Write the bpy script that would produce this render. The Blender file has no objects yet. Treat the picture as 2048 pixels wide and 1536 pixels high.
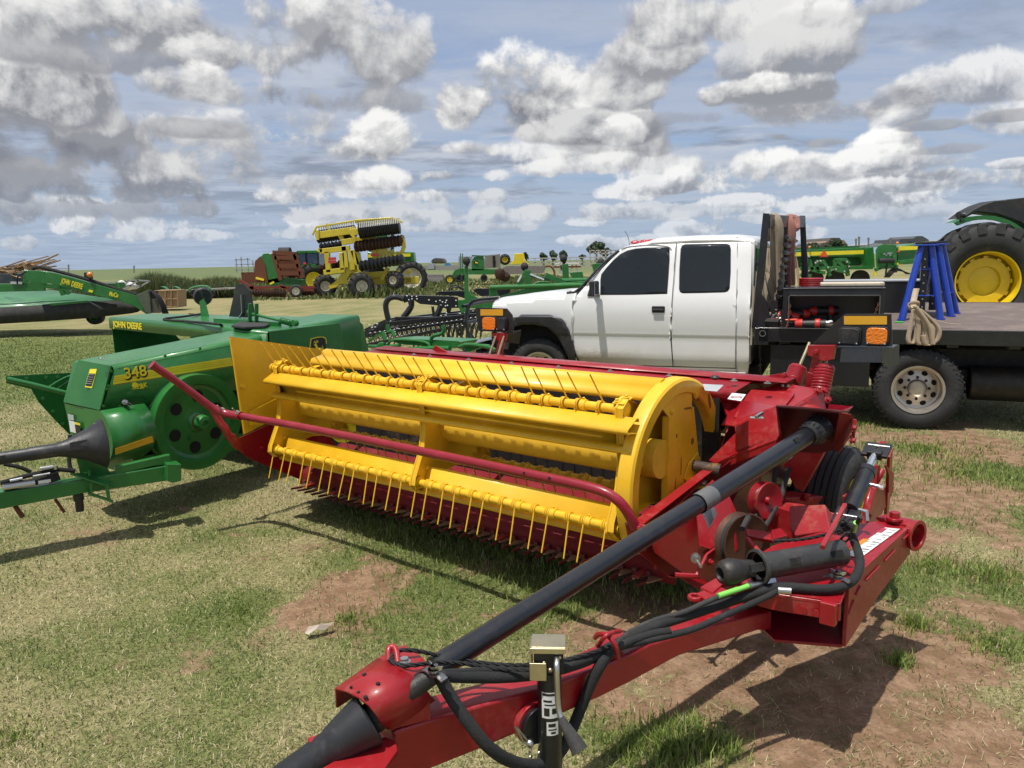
import bpy, bmesh, math, random
import numpy as np
from mathutils import Vector, Matrix, noise
random.seed(7)
R = math.radians
C = bpy.context.scene.collection
S = bpy.context.scene

# ---------------------------------------------------------------- camera
FPX, PITCH, ROLL, EYE = 1540.0, R(9.09), R(1.17), 1.70
_f = Vector((0, math.cos(PITCH), -math.sin(PITCH)))
_u0 = Vector((0, math.sin(PITCH), math.cos(PITCH)))
_r0 = Vector((1, 0, 0))
_r = math.cos(ROLL)*_r0 - math.sin(ROLL)*_u0
_u = math.sin(ROLL)*_r0 + math.cos(ROLL)*_u0
cd = bpy.data.cameras.new('camera'); cam = bpy.data.objects.new('camera', cd); C.objects.link(cam)
cd.sensor_width = 36; cd.lens = FPX/2048*36; cd.clip_start = 0.05; cd.clip_end = 9000
m = Matrix((( _r.x, _u.x, -_f.x, 0), (_r.y, _u.y, -_f.y, 0), (_r.z, _u.z, -_f.z, EYE), (0, 0, 0, 1)))
cam.matrix_world = m
S.camera = cam
S.cycles.use_adaptive_sampling = True; S.cycles.adaptive_threshold = 0.02; S.cycles.adaptive_min_samples = 24; S.cycles.time_limit = 620
S.cycles.max_bounces = 6; S.cycles.diffuse_bounces = 2; S.cycles.glossy_bounces = 2; S.cycles.transmission_bounces = 4; S.cycles.caustics_reflective = False; S.cycles.caustics_refractive = False

# ---------------------------------------------------------------- sun and sky
SUN_EL, SUN_TRAVEL = 73.0, 42.0          # light travels towards azimuth 42 deg (clockwise from +Y)
sd = bpy.data.lights.new('sun', 'SUN'); so = bpy.data.objects.new('sun', sd); C.objects.link(so)
sd.energy = 4.2; sd.angle = R(0.7); sd.color = (1.0, 0.955, 0.88)
_t = Vector((math.sin(R(SUN_TRAVEL))*math.cos(R(SUN_EL)), math.cos(R(SUN_TRAVEL))*math.cos(R(SUN_EL)), -math.sin(R(SUN_EL))))
so.rotation_euler = _t.to_track_quat('-Z', 'Y').to_euler()
so.location = (0, 0, 30)
S.view_settings.view_transform = 'Standard'; S.view_settings.look = 'None'
S.view_settings.exposure = 0.12; S.view_settings.gamma = 1.0

W = bpy.data.worlds.new('World'); S.world = W; W.use_nodes = True
nt = W.node_tree; nt.nodes.clear()
def N(tree, typ, **kw):
    n = tree.nodes.new(typ)
    for k, v in kw.items():
        if k.startswith('i_'): n.inputs[k[2:].replace('_', ' ')].default_value = v
        else: setattr(n, k, v)
    return n
class G:
    """small expression helper over a node tree"""
    def __init__(s, tree): s.t = tree
    def _set(s, sock, v):
        if isinstance(v, (int, float)): sock.default_value = v
        elif isinstance(v, (tuple, list)): sock.default_value = v
        else: s.t.links.new(v, sock)
    def m(s, op, a, b=0.0, c=0.0, clamp=False):
        n = s.t.nodes.new('ShaderNodeMath'); n.operation = op; n.use_clamp = clamp
        s._set(n.inputs[0], a); s._set(n.inputs[1], b); s._set(n.inputs[2], c); return n.outputs[0]
    def vm(s, op, a, b=(0, 0, 0), sc=None):
        n = s.t.nodes.new('ShaderNodeVectorMath'); n.operation = op
        s._set(n.inputs[0], a); s._set(n.inputs[1], b)
        if sc is not None: s._set(n.inputs['Scale'], sc)
        return n.outputs[0]
    def comb(s, x, y, z):
        n = s.t.nodes.new('ShaderNodeCombineXYZ'); s._set(n.inputs[0], x); s._set(n.inputs[1], y); s._set(n.inputs[2], z); return n.outputs[0]
    def sep(s, v):
        n = s.t.nodes.new('ShaderNodeSeparateXYZ'); s._set(n.inputs[0], v); return n.outputs
    def noise(s, v, sc, det=4, rough=.5, lac=2.0, dist=0.0, out=0):
        n = s.t.nodes.new('ShaderNodeTexNoise'); n.noise_dimensions = '3D'
        if v is not None: s._set(n.inputs['Vector'], v)
        n.inputs['Scale'].default_value = sc; n.inputs['Detail'].default_value = det
        n.inputs['Roughness'].default_value = rough; n.inputs['Lacunarity'].default_value = lac
        n.inputs['Distortion'].default_value = dist; return n.outputs[out]
    def map(s, v, a, b, c=0.0, d=1.0, smooth=True):
        n = s.t.nodes.new('ShaderNodeMapRange'); n.interpolation_type = 'SMOOTHSTEP' if smooth else 'LINEAR'
        s._set(n.inputs[0], v)
        for i, q in enumerate((a, b, c, d)): s._set(n.inputs[1+i], q)
        return n.outputs[0]
    def mix(s, f, a, b, blend='MIX'):
        n = s.t.nodes.new('ShaderNodeMix'); n.data_type = 'RGBA'; n.blend_type = blend
        s._set(n.inputs[0], f)
        for sock, q in ((n.inputs[6], a), (n.inputs[7], b)):
            if isinstance(q, tuple) and len(q) == 3: q = q + (1,)
            s._set(sock, q)
        return n.outputs[2]
g = G(nt)
sky = N(nt, 'ShaderNodeTexSky', sky_type='NISHITA', sun_disc=False)
sky.sun_elevation = R(SUN_EL); sky.sun_rotation = R(SUN_TRAVEL + 180); sky.altitude = 300; sky.air_density = 1.0; sky.dust_density = 2.2; sky.ozone_density = 1.5
SKYS = 0.11; SEED = 4.7
tc = N(nt, 'ShaderNodeTexCoord')
D = g.vm('NORMALIZE', tc.outputs['Generated'])
dx, dy, dz = g.sep(D)
zc = g.m('MAXIMUM', dz, 0.0)
inv = g.m('DIVIDE', 1.0, g.m('ADD', zc, 0.045))
px = g.m('MULTIPLY', dx, inv); py = g.m('MULTIPLY', dy, inv)
skyc = g.mix(1.0, sky.outputs[0], (SKYS*.74, SKYS*.90, SKYS*1.12), 'MULTIPLY')
# thin high cirrus veil
ci = g.noise(g.comb(g.m('MULTIPLY', px, .35), g.m('MULTIPLY', py, .9), 3.3), 1.2, 7, .62, dist=.6)
cov0 = g.noise(g.comb(px, py, 9.0), .55, 2, .5)
veil = g.m('MULTIPLY', g.map(ci, .28, .58, .35, 1.0), .90)
rightgap = g.map(g.m('SUBTRACT', dx, g.m('MULTIPLY', dz, .15)), .12, .34, 0.0, 1.0)
veil = g.m('MULTIPLY', veil, g.m('SUBTRACT', 1.0, g.m('MULTIPLY', rightgap, g.map(dz, .2, .36, 0.0, .65))))
base = g.mix(veil, skyc, (.42, .475, .585))
base = g.mix(g.map(dz, .45, .75, 0.0, .65), base, (.80, .83, .88))     # bright cloud added overhead, out of view, to raise the ambient light
# layered sheets of flat cloud, seen in perspective
fl1 = g.noise(g.comb(g.m('MULTIPLY', px, .55), g.m('MULTIPLY', py, .55), 2.2), 1.5, 7, .60, 2.1, .3); fl2 = g.noise(g.comb(px, py, 7.7), 1.1, 6, .58)
sh1 = g.map(g.m('ADD', fl1, g.map(dx, -.5, .5, .05, -.05)), .44, .62)
base = g.mix(g.m('MULTIPLY', g.m('MULTIPLY', sh1, .92), g.m('SUBTRACT', 1.0, g.m('MULTIPLY', rightgap, g.map(dz, .18, .30, 0.0, .8)))), base, g.mix(g.map(fl2, .40, .58), (.235, .275, .355), (.50, .54, .62)))
base = g.mix(g.map(zc, 0.0, .12, .50, 0.0), base, (.34, .45, .60))
# cumulus clouds, each at its own bearing and elevation in the sky (degrees), billowed by a shared fractal noise
DEG = 57.29578
az = g.m('MULTIPLY', g.m('ARCTAN2', dx, dy), DEG); el = g.m('MULTIPLY', g.m('ARCSINE', dz), DEG)
lowf = g.map(dz, .04, .17)
def ang(dv, det):
    a_ = g.noise(dv, 9.0, det, .56, 2.1, .2); b_ = g.noise(dv, 24.0, det-1, .56, 2.1, .2)
    return g.m('ADD', g.m('MULTIPLY', a_, lowf), g.m('MULTIPLY', b_, g.m('SUBTRACT', 1.0, lowf)))
E0 = ang(D, 8); E1 = ang(g.vm('ADD', D, (-.005, -.002, .012)), 6)
Eb = g.noise(g.vm('ADD', D, (5.1, 2.2, .7)), 5.0, 3, .5)
emb = g.m('SUBTRACT', E0, E1)
emb2 = g.m('SUBTRACT', Eb, g.noise(g.vm('ADD', D, (5.1-.014, 2.2-.006, .7+.035)), 5.0, 3, .5))

e0 = g.m('MULTIPLY', g.m('SUBTRACT', E0, .5), 5.0)
eb = g.m('MULTIPLY', g.m('SUBTRACT', Eb, .5), 3.0)
nz = g.m('ADD', g.m('ADD', e0, eb), .92)
wob = g.m('MULTIPLY', e0, .5)
relief = g.m('ADD', g.m('ADD', g.m('MULTIPLY', emb, 6.5), g.m('MULTIPLY', emb2, 7.5)), wob)
def bearing(u, v):
    d_ = _f + (u-1024)/1540*_r - (v-768)/1540*_u; d_.normalize()
    return math.degrees(math.atan2(d_.x, d_.y)), math.degrees(math.asin(d_.z))
CL = []
rc = random.Random(5)
for i in range(62):                       # small far cumulus close to the horizon
    e_ = 1.0 + 9.0*((i+.5)/62)**1.1; CL.append((rc.uniform(-42, 40), e_, rc.uniform(1.5, 4.8)*(1+.08*e_), (.32+.13*e_)*rc.uniform(.7, 1.4), rc.uniform(.48, .60), rc.uniform(.72, .97), .80))
for (u, v, rx, ry, lo, hi, op) in [
    (300, 325, 330, 60, .46, .70, .75), (540, 300, 200, 46, .50, .74, .6), (760, 425, 330, 26, .50, .74, .6), (1040, 432, 280, 20, .52, .78, .7), (1300, 425, 260, 18, .52, .80, .7), (1850, 425, 220, 14, .54, .8, .6),
    (60, 430, 190, 40, .40, .66, .9), (130, 452, 95, 22, .52, .90, 1), (330, 420, 220, 26, .44, .62, .9), (640, 430, 200, 22, .50, .72, .8), (300, 470, 160, 16, .55, .85, .8),
    (90, 320, 230, 90, .34, .60, 1), (210, 372, 250, 46, .31, .50, 1), (400, 345, 190, 48, .42, .72, 1), (240, 268, 120, 46, .48, .90, 1), (430, 262, 180, 26, .46, .62, .7),
    (590, 392, 90, 34, .46, .84, 1), (640, 368, 150, 30, .44, .72, .9), (770, 362, 110, 28, .50, .92, 1), (870, 392, 70, 18, .5, .9, .9), (900, 352, 60, 16, .55, .85, .8),
    (20, 130, 120, 170, .40, .58, 1), (110, 195, 120, 84, .46, .92, 1), (200, 110, 190, 44, .46, .66, .8), (140, 30, 150, 46, .55, .80, .9), (300, 52, 240, 66, .48, .82, 1),
    (640, 95, 240, 120, .46, .76, 1), (610, 40, 60, 56, .60, .97, 1), (500, 118, 170, 50, .48, .88, 1), (440, 178, 150, 40, .46, .92, 1), (560, 196, 210, 38, .36, .76, 1), (800, 70, 70, 90, .55, .8, .8), (690, 205, 160, 40, .40, .62, .7),
    (740, 278, 100, 54, .44, .92, 1), (690, 300, 50, 36, .5, .95, 1), (960, 300, 90, 22, .50, .9, .9), (1090, 340, 80, 22, .52, .9, .9), (990, 352, 50, 16, .55, .9, .8),
    (1010, 150, 92, 70, .50, .97, 1), (1080, 205, 205, 84, .38, .90, 1), (930, 215, 62, 62, .46, .95, 1), (1190, 265, 190, 34, .42, .70, 1), (1250, 160, 80, 60, .48, .80, .9),
    (1330, 110, 110, 56, .50, .86, 1), (1400, 40, 130, 62, .48, .86, 1), (1530, 40, 180, 48, .46, .80, 1), (1650, 50, 90, 46, .5, .9, 1), (1480, 130, 80, 42, .5, .72, .8),
    (1620, 110, 110, 70, .46, .74, .9), (1450, 195, 60, 30, .50, .92, 1), (1540, 190, 90, 32, .48, .90, 1), (1640, 186, 90, 30, .48, .95, 1), (1380, 240, 160, 18, .5, .66, .5), (1760, 15, 60, 22, .6, .85, .7),
    (1280, 380, 80, 24, .5, .9, 1), (1360, 372, 110, 22, .46, .86, 1), (1425, 352, 90, 36, .48, .96, 1), (1540, 322, 60, 34, .5, .96, 1), (1600, 350, 130, 22, .48, .75, .9), (1240, 270, 50, 30, .5, .9, 1), (1200, 330, 110, 24, .5, .9, .9),
    (1770, 296, 70, 32, .52, 1.0, 1), (1730, 322, 110, 26, .50, .96, 1), (1880, 352, 54, 18, .5, .95, 1), (1740, 392, 110, 28, .52, .98, 1), (1620, 410, 90, 20, .52, .9, 1), (1480, 402, 80, 16, .55, .9, .9), (1820, 372, 90, 14, .5, .8, .8),
    (1556, 274, 24, 10, .5, .66, .8), (1650, 286, 46, 11, .5, .66, .7), (1870, 252, 60, 12, .5, .68, .8), (2010, 234, 50, 13, .48, .66, .8), (1900, 300, 60, 12, .5, .68, .7), (2020, 330, 40, 10, .55, .9, .8)]:
    a_, e_ = bearing(u, v); CL.append((a_, e_, rx/1540*DEG*.98, ry/1540*DEG*1.05, lo, hi, op))
CL.sort(key=lambda c_: c_[1]*.0)
# a few more outside the picture so that the sky is whole
for i in range(6): CL.append((rc.uniform(60, 300), rc.uniform(12, 45), rc.uniform(8, 18), rc.uniform(4, 8), .5, .9, 1))
acc = base
farm = g.map(zc, 0.0, .14, .45, 0.0)
def cloud_group(ca, ce, ra, re, lo, hi, op):
    gt = bpy.data.node_groups.new('cumulus', 'ShaderNodeTree')
    gt.interface.new_socket('acc', in_out='INPUT', socket_type='NodeSocketColor')
    for nm in ('az', 'el', 'nz', 'relief'): gt.interface.new_socket(nm, in_out='INPUT', socket_type='NodeSocketFloat')
    gt.interface.new_socket('out', in_out='OUTPUT', socket_type='NodeSocketColor'); gt.interface.new_socket('k', in_out='OUTPUT', socket_type='NodeSocketFloat'); gt.interface.new_socket('l', in_out='OUTPUT', socket_type='NodeSocketFloat')
    gi = gt.nodes.new('NodeGroupInput'); go = gt.nodes.new('NodeGroupOutput'); q_ = G(gt); I = gi.outputs
    sa = q_.m('MULTIPLY_ADD', I['az'], 1/ra, -ca/ra)
    sv = q_.m('MULTIPLY_ADD', I['el'], 1/re, -ce/re)
    sw = q_.m('MULTIPLY_ADD', q_.m('ABSOLUTE', sv), -.22, q_.m('MULTIPLY', sv, 1.22))
    den = q_.m('SUBTRACT', q_.m('MULTIPLY_ADD', sa, q_.m('MULTIPLY', sa, -1.0), I['nz']), q_.m('MULTIPLY', sw, sw))
    al = q_.map(den, -.10, .50, 0.0, op)
    t_ = q_.map(q_.m('ADD', sv, I['relief']), -.80, .75, 0.0, 1.0, False)
    def tone(l_):
        l_ = l_*(.66 if l_ < .7 else .99)
        return (l_*.97-.025, l_*.945-.008, l_*.87+.045)
    mx = q_.mix(al, I['acc'], q_.mix(t_, tone(lo), tone(hi)))
    gt.links.new(mx, go.inputs[0]); gt.links.new(q_.m('MULTIPLY_ADD', mx, 1e-7, I['az']), go.inputs[1]); gt.links.new(q_.m('MULTIPLY_ADD', mx, 1e-7, I['el']), go.inputs[2])
    return gt
az = g.m('MULTIPLY_ADD', base, 1e-7, az); el = g.m('MULTIPLY_ADD', base, 1e-7, el)                      # passes the chain along so the nodes are evaluated one cloud after another
sh_ = [az, el, nz, relief]
for c_ in CL:
    n_ = nt.nodes.new('ShaderNodeGroup'); n_.node_tree = cloud_group(*c_)
    nt.links.new(acc, n_.inputs[0])
    for i_, sk in enumerate(sh_): nt.links.new(sk, n_.inputs[1+i_])
    acc = n_.outputs[0]; sh_[0] = n_.outputs[1]; sh_[1] = n_.outputs[2]
acc = g.mix(farm, acc, (.37, .46, .60))
# below the horizon
acc = g.mix(g.map(dz, -.02, 0.0, 1.0, 0.0), acc, (.22, .22, .16))
bg = N(nt, 'ShaderNodeBackground'); bg.inputs['Strength'].default_value = 1.0
nt.links.new(acc, bg.inputs['Color'])
W.cycles.sampling_method = 'MANUAL'; W.cycles.sample_map_resolution = 256
wo = N(nt, 'ShaderNodeOutputWorld'); nt.links.new(bg.outputs[0], wo.inputs[0])

# ---------------------------------------------------------------- helpers
def ray(u, v): return _f + (u-1024)/FPX*_r - (v-768)/FPX*_u
EYEP = Vector((0, 0, EYE))
class Frame:
    """a machine's own axes: X to its right, Y rearwards, Z up; reads a measured picture point onto one of its planes"""
    def __init__(s, o, ang):
        s.o = Vector((o[0], o[1], o[2] if len(o) > 2 else 0)); s.ang = ang; a = R(ang)
        s.ex = Vector((math.cos(a), math.sin(a), 0)); s.ey = Vector((-math.sin(a), math.cos(a), 0)); s.ez = Vector((0, 0, 1))
    def loc(s, p): q = p-s.o; return Vector((q.dot(s.ex), q.dot(s.ey), q.z))
    def wor(s, l): return s.o + l[0]*s.ex + l[1]*s.ey + l[2]*s.ez
    def _p(s, u, v, n, val):
        d = ray(u, v); t = (val-(EYEP-s.o).dot(n))/d.dot(n); return s.loc(EYEP+t*d)
    def X(s, u, v, x): return s._p(u, v, s.ex, x)
    def Y(s, u, v, y): return s._p(u, v, s.ey, y)
    def Z(s, u, v, z): return s._p(u, v, s.ez, z)
def pl_(F, u, v, p0, n):
    d = ray(u, v); dl_ = Vector((d.dot(F.ex), d.dot(F.ey), d.z)); c = F.loc(EYEP); n = Vector(n); t = (Vector(p0)-c).dot(n)/dl_.dot(n); return c+dl_*t
WF = Frame((0, 0), 0)
def ground(u, v, z=0.0): return WF.Z(u, v, z)
def far(u, v, dist):
    """world point on the ray at forward distance dist"""
    return EYEP + ray(u, v)*dist

class MB:
    def __init__(s): s.v = []; s.f = []
    def add(s, vs, fs):
        o = len(s.v); s.v += [tuple(p) for p in vs]; s.f += [tuple(i+o for i in f) for f in fs]; return s
    def box(s, c, d, rot=None):
        vs = []
        for x in (-.5, .5):
            for y in (-.5, .5):
                for z in (-.5, .5):
                    p = Vector((x*d[0], y*d[1], z*d[2]))
                    if rot is not None: p = rot @ p
                    vs.append(p+Vector(c))
        return s.add(vs, [(0, 1, 3, 2), (4, 6, 7, 5), (0, 4, 5, 1), (2, 3, 7, 6), (0, 2, 6, 4), (1, 5, 7, 3)])
    def bx(s, x0, x1, y0, y1, z0, z1): return s.box(((x0+x1)/2, (y0+y1)/2, (z0+z1)/2), (abs(x1-x0), abs(y1-y0), abs(z1-z0)))
    def beam(s, p, q, w, h, up=(0, 0, 1)):
        p, q = Vector(p), Vector(q); d = (q-p); L = d.length; d.normalize()
        sd_ = d.cross(Vector(up))
        if sd_.length < 1e-4: sd_ = d.cross(Vector((1, 0, 0)))
        sd_.normalize(); un = sd_.cross(d)
        rot = Matrix((sd_, d, un)).transposed()
        return s.box((p+q)/2, (w, L, h), rot)
    def prism(s, pts, off):
        """polygon of 3-D points extruded by the vector off"""
        pts = [Vector(p) for p in pts]; off = Vector(off); n = len(pts)
        return s.add(pts+[p+off for p in pts], [tuple(range(n-1, -1, -1)), tuple(range(n, 2*n))]+[(i, (i+1) % n, n+(i+1) % n, n+i) for i in range(n)])
    def sheet(s, pts, t=.004):
        pts = [Vector(p) for p in pts]
        nn = Vector((0, 0, 0))
        for i in range(len(pts)): nn += pts[i].cross(pts[(i+1) % len(pts)])
        nn.normalize(); return s.prism([p-nn*t/2 for p in pts], nn*t)
    def ringframe(s, d):
        d = Vector(d).normalized(); a = Vector((0, 0, 1)) if abs(d.z) < .9 else Vector((1, 0, 0))
        x = a.cross(d).normalized(); return x, d.cross(x)
    def lathe(s, prof, c, ax, n=32, a0=0.0, a1=360.0, closed=False):
        """prof: (radius, distance along axis)"""
        c = Vector(c); ax = Vector(ax).normalized(); x, y = s.ringframe(ax); full = abs(a1-a0) >= 359.9
        m_ = n if full else n+1; vs = []; fs = []
        for i in range(m_):
            a = R(a0+(a1-a0)*i/n); e = x*math.cos(a)+y*math.sin(a)
            for r, t in prof: vs.append(c+e*r+ax*t)
        k = len(prof)
        for i in range(n if full else n):
            j = (i+1) % m_
            for q in range(k if closed else k-1):
                w = (q+1) % k
                fs.append((i*k+q, j*k+q, j*k+w, i*k+w))
        s.add(vs, fs); return s
    def cyl(s, p, q, r, n=16, r2=None):
        p, q = Vector(p), Vector(q); L = (q-p).length; r2 = r if r2 is None else r2
        return s.lathe([(1e-5, 0), (r, 0), (r2, L), (1e-5, L)], p, q-p, n)
    def tube(s, pts, r, n=10, smooth_it=0, closed=False):
        pts = [Vector(p) for p in pts]
        for _ in range(smooth_it):
            q = [pts[0]]
            for a, b in zip(pts, pts[1:]): q += [a*.75+b*.25, a*.25+b*.75]
            q.append(pts[-1]); pts = q
        rr = r if isinstance(r, (list, tuple)) else None
        m_ = len(pts); vs = []; px_ = None
        for i, p in enumerate(pts):
            if closed: d = pts[(i+1) % m_]-pts[i-1]
            else: d = pts[min(i+1, m_-1)]-pts[max(i-1, 0)]
            if d.length < 1e-9: d = Vector((0, 0, 1))
            d.normalize()
            if px_ is None: x, y = s.ringframe(d)
            else:
                x = px_ - d*px_.dot(d)
                if x.length < 1e-6: x, y = s.ringframe(d)
                x.normalize(); y = d.cross(x)
            px_ = x
            ra = r if rr is None else rr[min(len(rr)-1, int(round(i/(m_-1)*(len(rr)-1))))]
            for k in range(n):
                a = 2*math.pi*k/n; vs.append(p+(x*math.cos(a)+y*math.sin(a))*ra)
        fs = []
        for i in range(m_ if closed else m_-1):
            j = (i+1) % m_
            for k in range(n): fs.append((i*n+k, i*n+(k+1) % n, j*n+(k+1) % n, j*n+k))
        if not closed: fs += [tuple(range(n-1, -1, -1)), tuple((m_-1)*n+k for k in range(n))]
        return s.add(vs, fs)
    def coil(s, p, q, R_, r, turns, n=8, seg=14):
        p, q = Vector(p), Vector(q); d = (q-p); L = d.length; d.normalize(); x, y = s.ringframe(d); pts = []
        for i in range(int(turns*seg)+1):
            a = 2*math.pi*i/seg; pts.append(p+d*L*i/(turns*seg)+(x*math.cos(a)+y*math.sin(a))*R_)
        return s.tube(pts, r, n)
    def ball(s, c, r, n=12, sc=(1, 1, 1)):
        vs = []; fs = []; m_ = max(4, n//2)
        for i in range(m_+1):
            th = math.pi*i/m_
            for k in range(n):
                a = 2*math.pi*k/n
                vs.append(Vector(c)+Vector((math.sin(th)*math.cos(a)*r*sc[0], math.sin(th)*math.sin(a)*r*sc[1], math.cos(th)*r*sc[2])))
        for i in range(m_):
            for k in range(n): fs.append((i*n+k, i*n+(k+1) % n, (i+1)*n+(k+1) % n, (i+1)*n+k))
        return s.add(vs, fs)
    def bolt(s, c, nrm, r=.012, h=.01):
        c = Vector(c); nrm = Vector(nrm).normalized(); s.cyl(c, c+nrm*h*.35, r*1.5, 12); return s.cyl(c, c+nrm*h, r, 6)
    def build(s, name, mat, parent=None, bevel=0.0, smooth=True, ang=38, doubles=True, label=None):
        me = bpy.data.meshes.new(name); me.from_pydata(s.v, [], s.f); me.update()
        bm = bmesh.new(); bm.from_mesh(me)
        if doubles: bmesh.ops.remove_doubles(bm, verts=bm.verts, dist=2e-5)
        bmesh.ops.dissolve_degenerate(bm, edges=bm.edges, dist=1e-6)
        bmesh.ops.recalc_face_normals(bm, faces=bm.faces); bm.to_mesh(me); bm.free()
        if smooth:
            me.polygons.foreach_set('use_smooth', [True]*len(me.polygons)); me.set_sharp_from_angle(angle=R(ang))
        me.materials.append(mat)
        o = bpy.data.objects.new(name, me); C.objects.link(o)
        if parent is not None: o.parent = parent
        if bevel:
            b = o.modifiers.new('bevel', 'BEVEL'); b.width = bevel; b.segments = 2; b.limit_method = 'ANGLE'; b.angle_limit = R(40); b.harden_normals = True
        if label: o['label'] = label
        return o
def tag(o, label=None, cat=None, group=None, kind=None):
    for k, v in (('label', label), ('category', cat), ('group', group), ('kind', kind)):
        if v: o[k] = v
    return o
def thing(name, F, label, cat, group=None, at=(0, 0, 0)):
    o = bpy.data.objects.new(name, None); C.objects.link(o); o.empty_display_size = .2
    o.location = F.wor(at); o.rotation_euler = (0, 0, R(F.ang)); return tag(o, label, cat, group)
def children(o): return [c for c in bpy.data.objects if c.parent == o]
def copy_tree(o, parent=None):
    c = o.copy(); C.objects.link(c); c.parent = parent
    if parent is not None:
        for k in ('category', 'group'):
            if k in c: del c[k]
    for ch in children(o): copy_tree(ch, c)
    return c
def text(name, s_, size, mat, parent, origin, xdir, ydir, depth=.002, width=None, bold=0.0, font_shear=0.0):
    """flat lettering lying on a surface: origin = lower-left corner, xdir reading direction, ydir letter-up"""
    cu = bpy.data.curves.new(name, 'FONT'); cu.body = s_; cu.size = size; cu.extrude = depth/2; cu.offset = bold; cu.shear = font_shear; cu.resolution_u = 4
    t_ = bpy.data.objects.new(name, cu); C.objects.link(t_)
    bpy.context.view_layer.update()
    me = bpy.data.meshes.new_from_object(t_.evaluated_get(bpy.context.evaluated_depsgraph_get()))
    bpy.data.objects.remove(t_); bpy.data.curves.remove(cu)
    x = Vector(xdir).normalized(); y = Vector(ydir); y = (y-x*y.dot(x)).normalized(); z = x.cross(y)
    w = max((v.co.x for v in me.vertices), default=1); sx = (width/w) if width else 1.0
    for v in me.vertices: v.co = Vector(origin)+x*v.co.x*sx+y*v.co.y+z*(v.co.z+depth)
    me.materials.clear(); me.materials.append(mat); me.name = name
    o = bpy.data.objects.new(name, me); C.objects.link(o)
    if parent is not None: o.parent = parent
    return o

# ---------------------------------------------------------------- materials
def mat_new(name):
    m_ = bpy.data.materials.new(name); m_.use_nodes = True; t = m_.node_tree; b = t.nodes['Principled BSDF']; return m_, t, b, G(t)
def paint(name, col, rough=.38, coat=.35, dirt=.25, dcol=(.30, .21, .13), scale=3.0, metal=0.0, bump=.0, var=.12, spec=.5):
    m_, t, b, g_ = mat_new(name)
    tc_ = t.nodes.new('ShaderNodeTexCoord'); P = tc_.outputs['Object']
    n1 = g_.noise(P, scale, 6, .62); n2 = g_.noise(P, scale*9, 5, .65)
    c = g_.mix(g_.map(n1, .3, .7), tuple(q*(1-var) for q in col), tuple(min(1, q*(1+var*.6)) for q in col))
    mask = g_.m('MULTIPLY', g_.map(g_.m('ADD', g_.m('MULTIPLY', n1, .6), g_.m('MULTIPLY', n2, .4)), .50, .68), dirt)
    c = g_.mix(mask, c, dcol)
    t.links.new(c, b.inputs['Base Color'])
    t.links.new(g_.m('ADD', g_.m('MULTIPLY', mask, .4), g_.map(n2, .2, .8, rough-.05, rough+.09)), b.inputs['Roughness'])
    b.inputs['Metallic'].default_value = metal; b.inputs['Coat Weight'].default_value = coat; b.inputs['Coat Roughness'].default_value = .12
    b.inputs['Specular IOR Level'].default_value = spec
    if bump:
        bn = t.nodes.new('ShaderNodeBump'); bn.inputs['Strength'].default_value = bump; bn.inputs['Distance'].default_value = .01
        t.links.new(n2, bn.inputs['Height']); t.links.new(bn.outputs[0], b.inputs['Normal'])
    return m_
M = {}
M['red'] = paint('red_paint', (.315, .006, .012), .38, .3, .30, (.36, .15, .12), 4)
M['reddirty'] = paint('dusty_red_paint', (.32, .010, .014), .44, .2, .5, (.30, .15, .10), 5)
M['redpipe'] = paint('crimson_pipe_paint', (.27, .007, .020), .36, .3, .12, (.3, .15, .12), 6)
M['yellow'] = paint('yellow_paint', (.86, .50, .018), .42, .12, .26, (.58, .37, .12), 5, var=.12)
M['yellowtube'] = paint('speckled_yellow_paint', (.84, .52, .035), .5, .1, .45, (.45, .26, .08), 9)
M['green'] = paint('green_paint', (.022, .168, .032), .36, .3, .26, (.16, .20, .10), 3.5)
M['greendark'] = paint('far_green_paint', (.022, .13, .032), .5, .1, .25, (.12, .12, .07), 2)
M['greenfade'] = paint('faded_green_paint', (.055, .20, .085), .5, .1, .35, (.20, .26, .14), 1.2)
M['jdyellow'] = paint('decal_yellow', (.90, .74, .03), .45, .2, .08)
M['amberstrip'] = paint('amber_reflector_tape', (.72, .38, .02), .35, .4, .1)
M['black'] = paint('black_paint', (.010, .011, .014), .34, .35, .14, (.10, .085, .07), 6)
M['plastic'] = paint('black_plastic', (.020, .021, .024), .45, .0, .35, (.13, .11, .09), 7, bump=.05)
M['rubber'] = paint('rubber', (.032, .031, .030), .78, .0, .55, (.12, .105, .09), 8, bump=.25)
M['tyre'] = paint('tyre_rubber', (.030, .030, .030), .8, .0, .6, (.105, .10, .092), 5, bump=.25)
M['hose'] = paint('hose_sleeve', (.018, .018, .019), .85, .0, .3, (.09, .085, .08), 12, bump=.35)
M['steel'] = paint('zinc_steel', (.62, .62, .60), .32, .0, .35, (.30, .26, .2), 12, metal=1.0)
M['chrome'] = paint('chrome', (.8, .8, .8), .12, .0, .05, (.4, .4, .4), 8, metal=1.0)
M['zincyellow'] = paint('yellow_zinc', (.62, .54, .36), .33, .0, .45, (.35, .22, .10), 14, metal=.9)
M['castiron'] = paint('worn_cast_steel', (.045, .042, .040), .48, .0, .5, (.16, .10, .06), 14, metal=.5, bump=.2)
M['rust'] = paint('rust', (.16, .055, .025), .85, .0, .5, (.07, .03, .02), 7, bump=.2)
M['white'] = paint('white_decal', (.78, .78, .76), .5, .1, .12, (.5, .48, .45), 12)
M['blackdecal'] = paint('black_decal', (.012, .012, .012), .5, .1, .08)
M['orangedecal'] = paint('orange_decal', (.75, .25, .03), .5, .1, .08)
M['truckwhite'] = None
M['darkhole'] = paint('dark_interior', (.008, .008, .008), .9, .0, .1)
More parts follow.
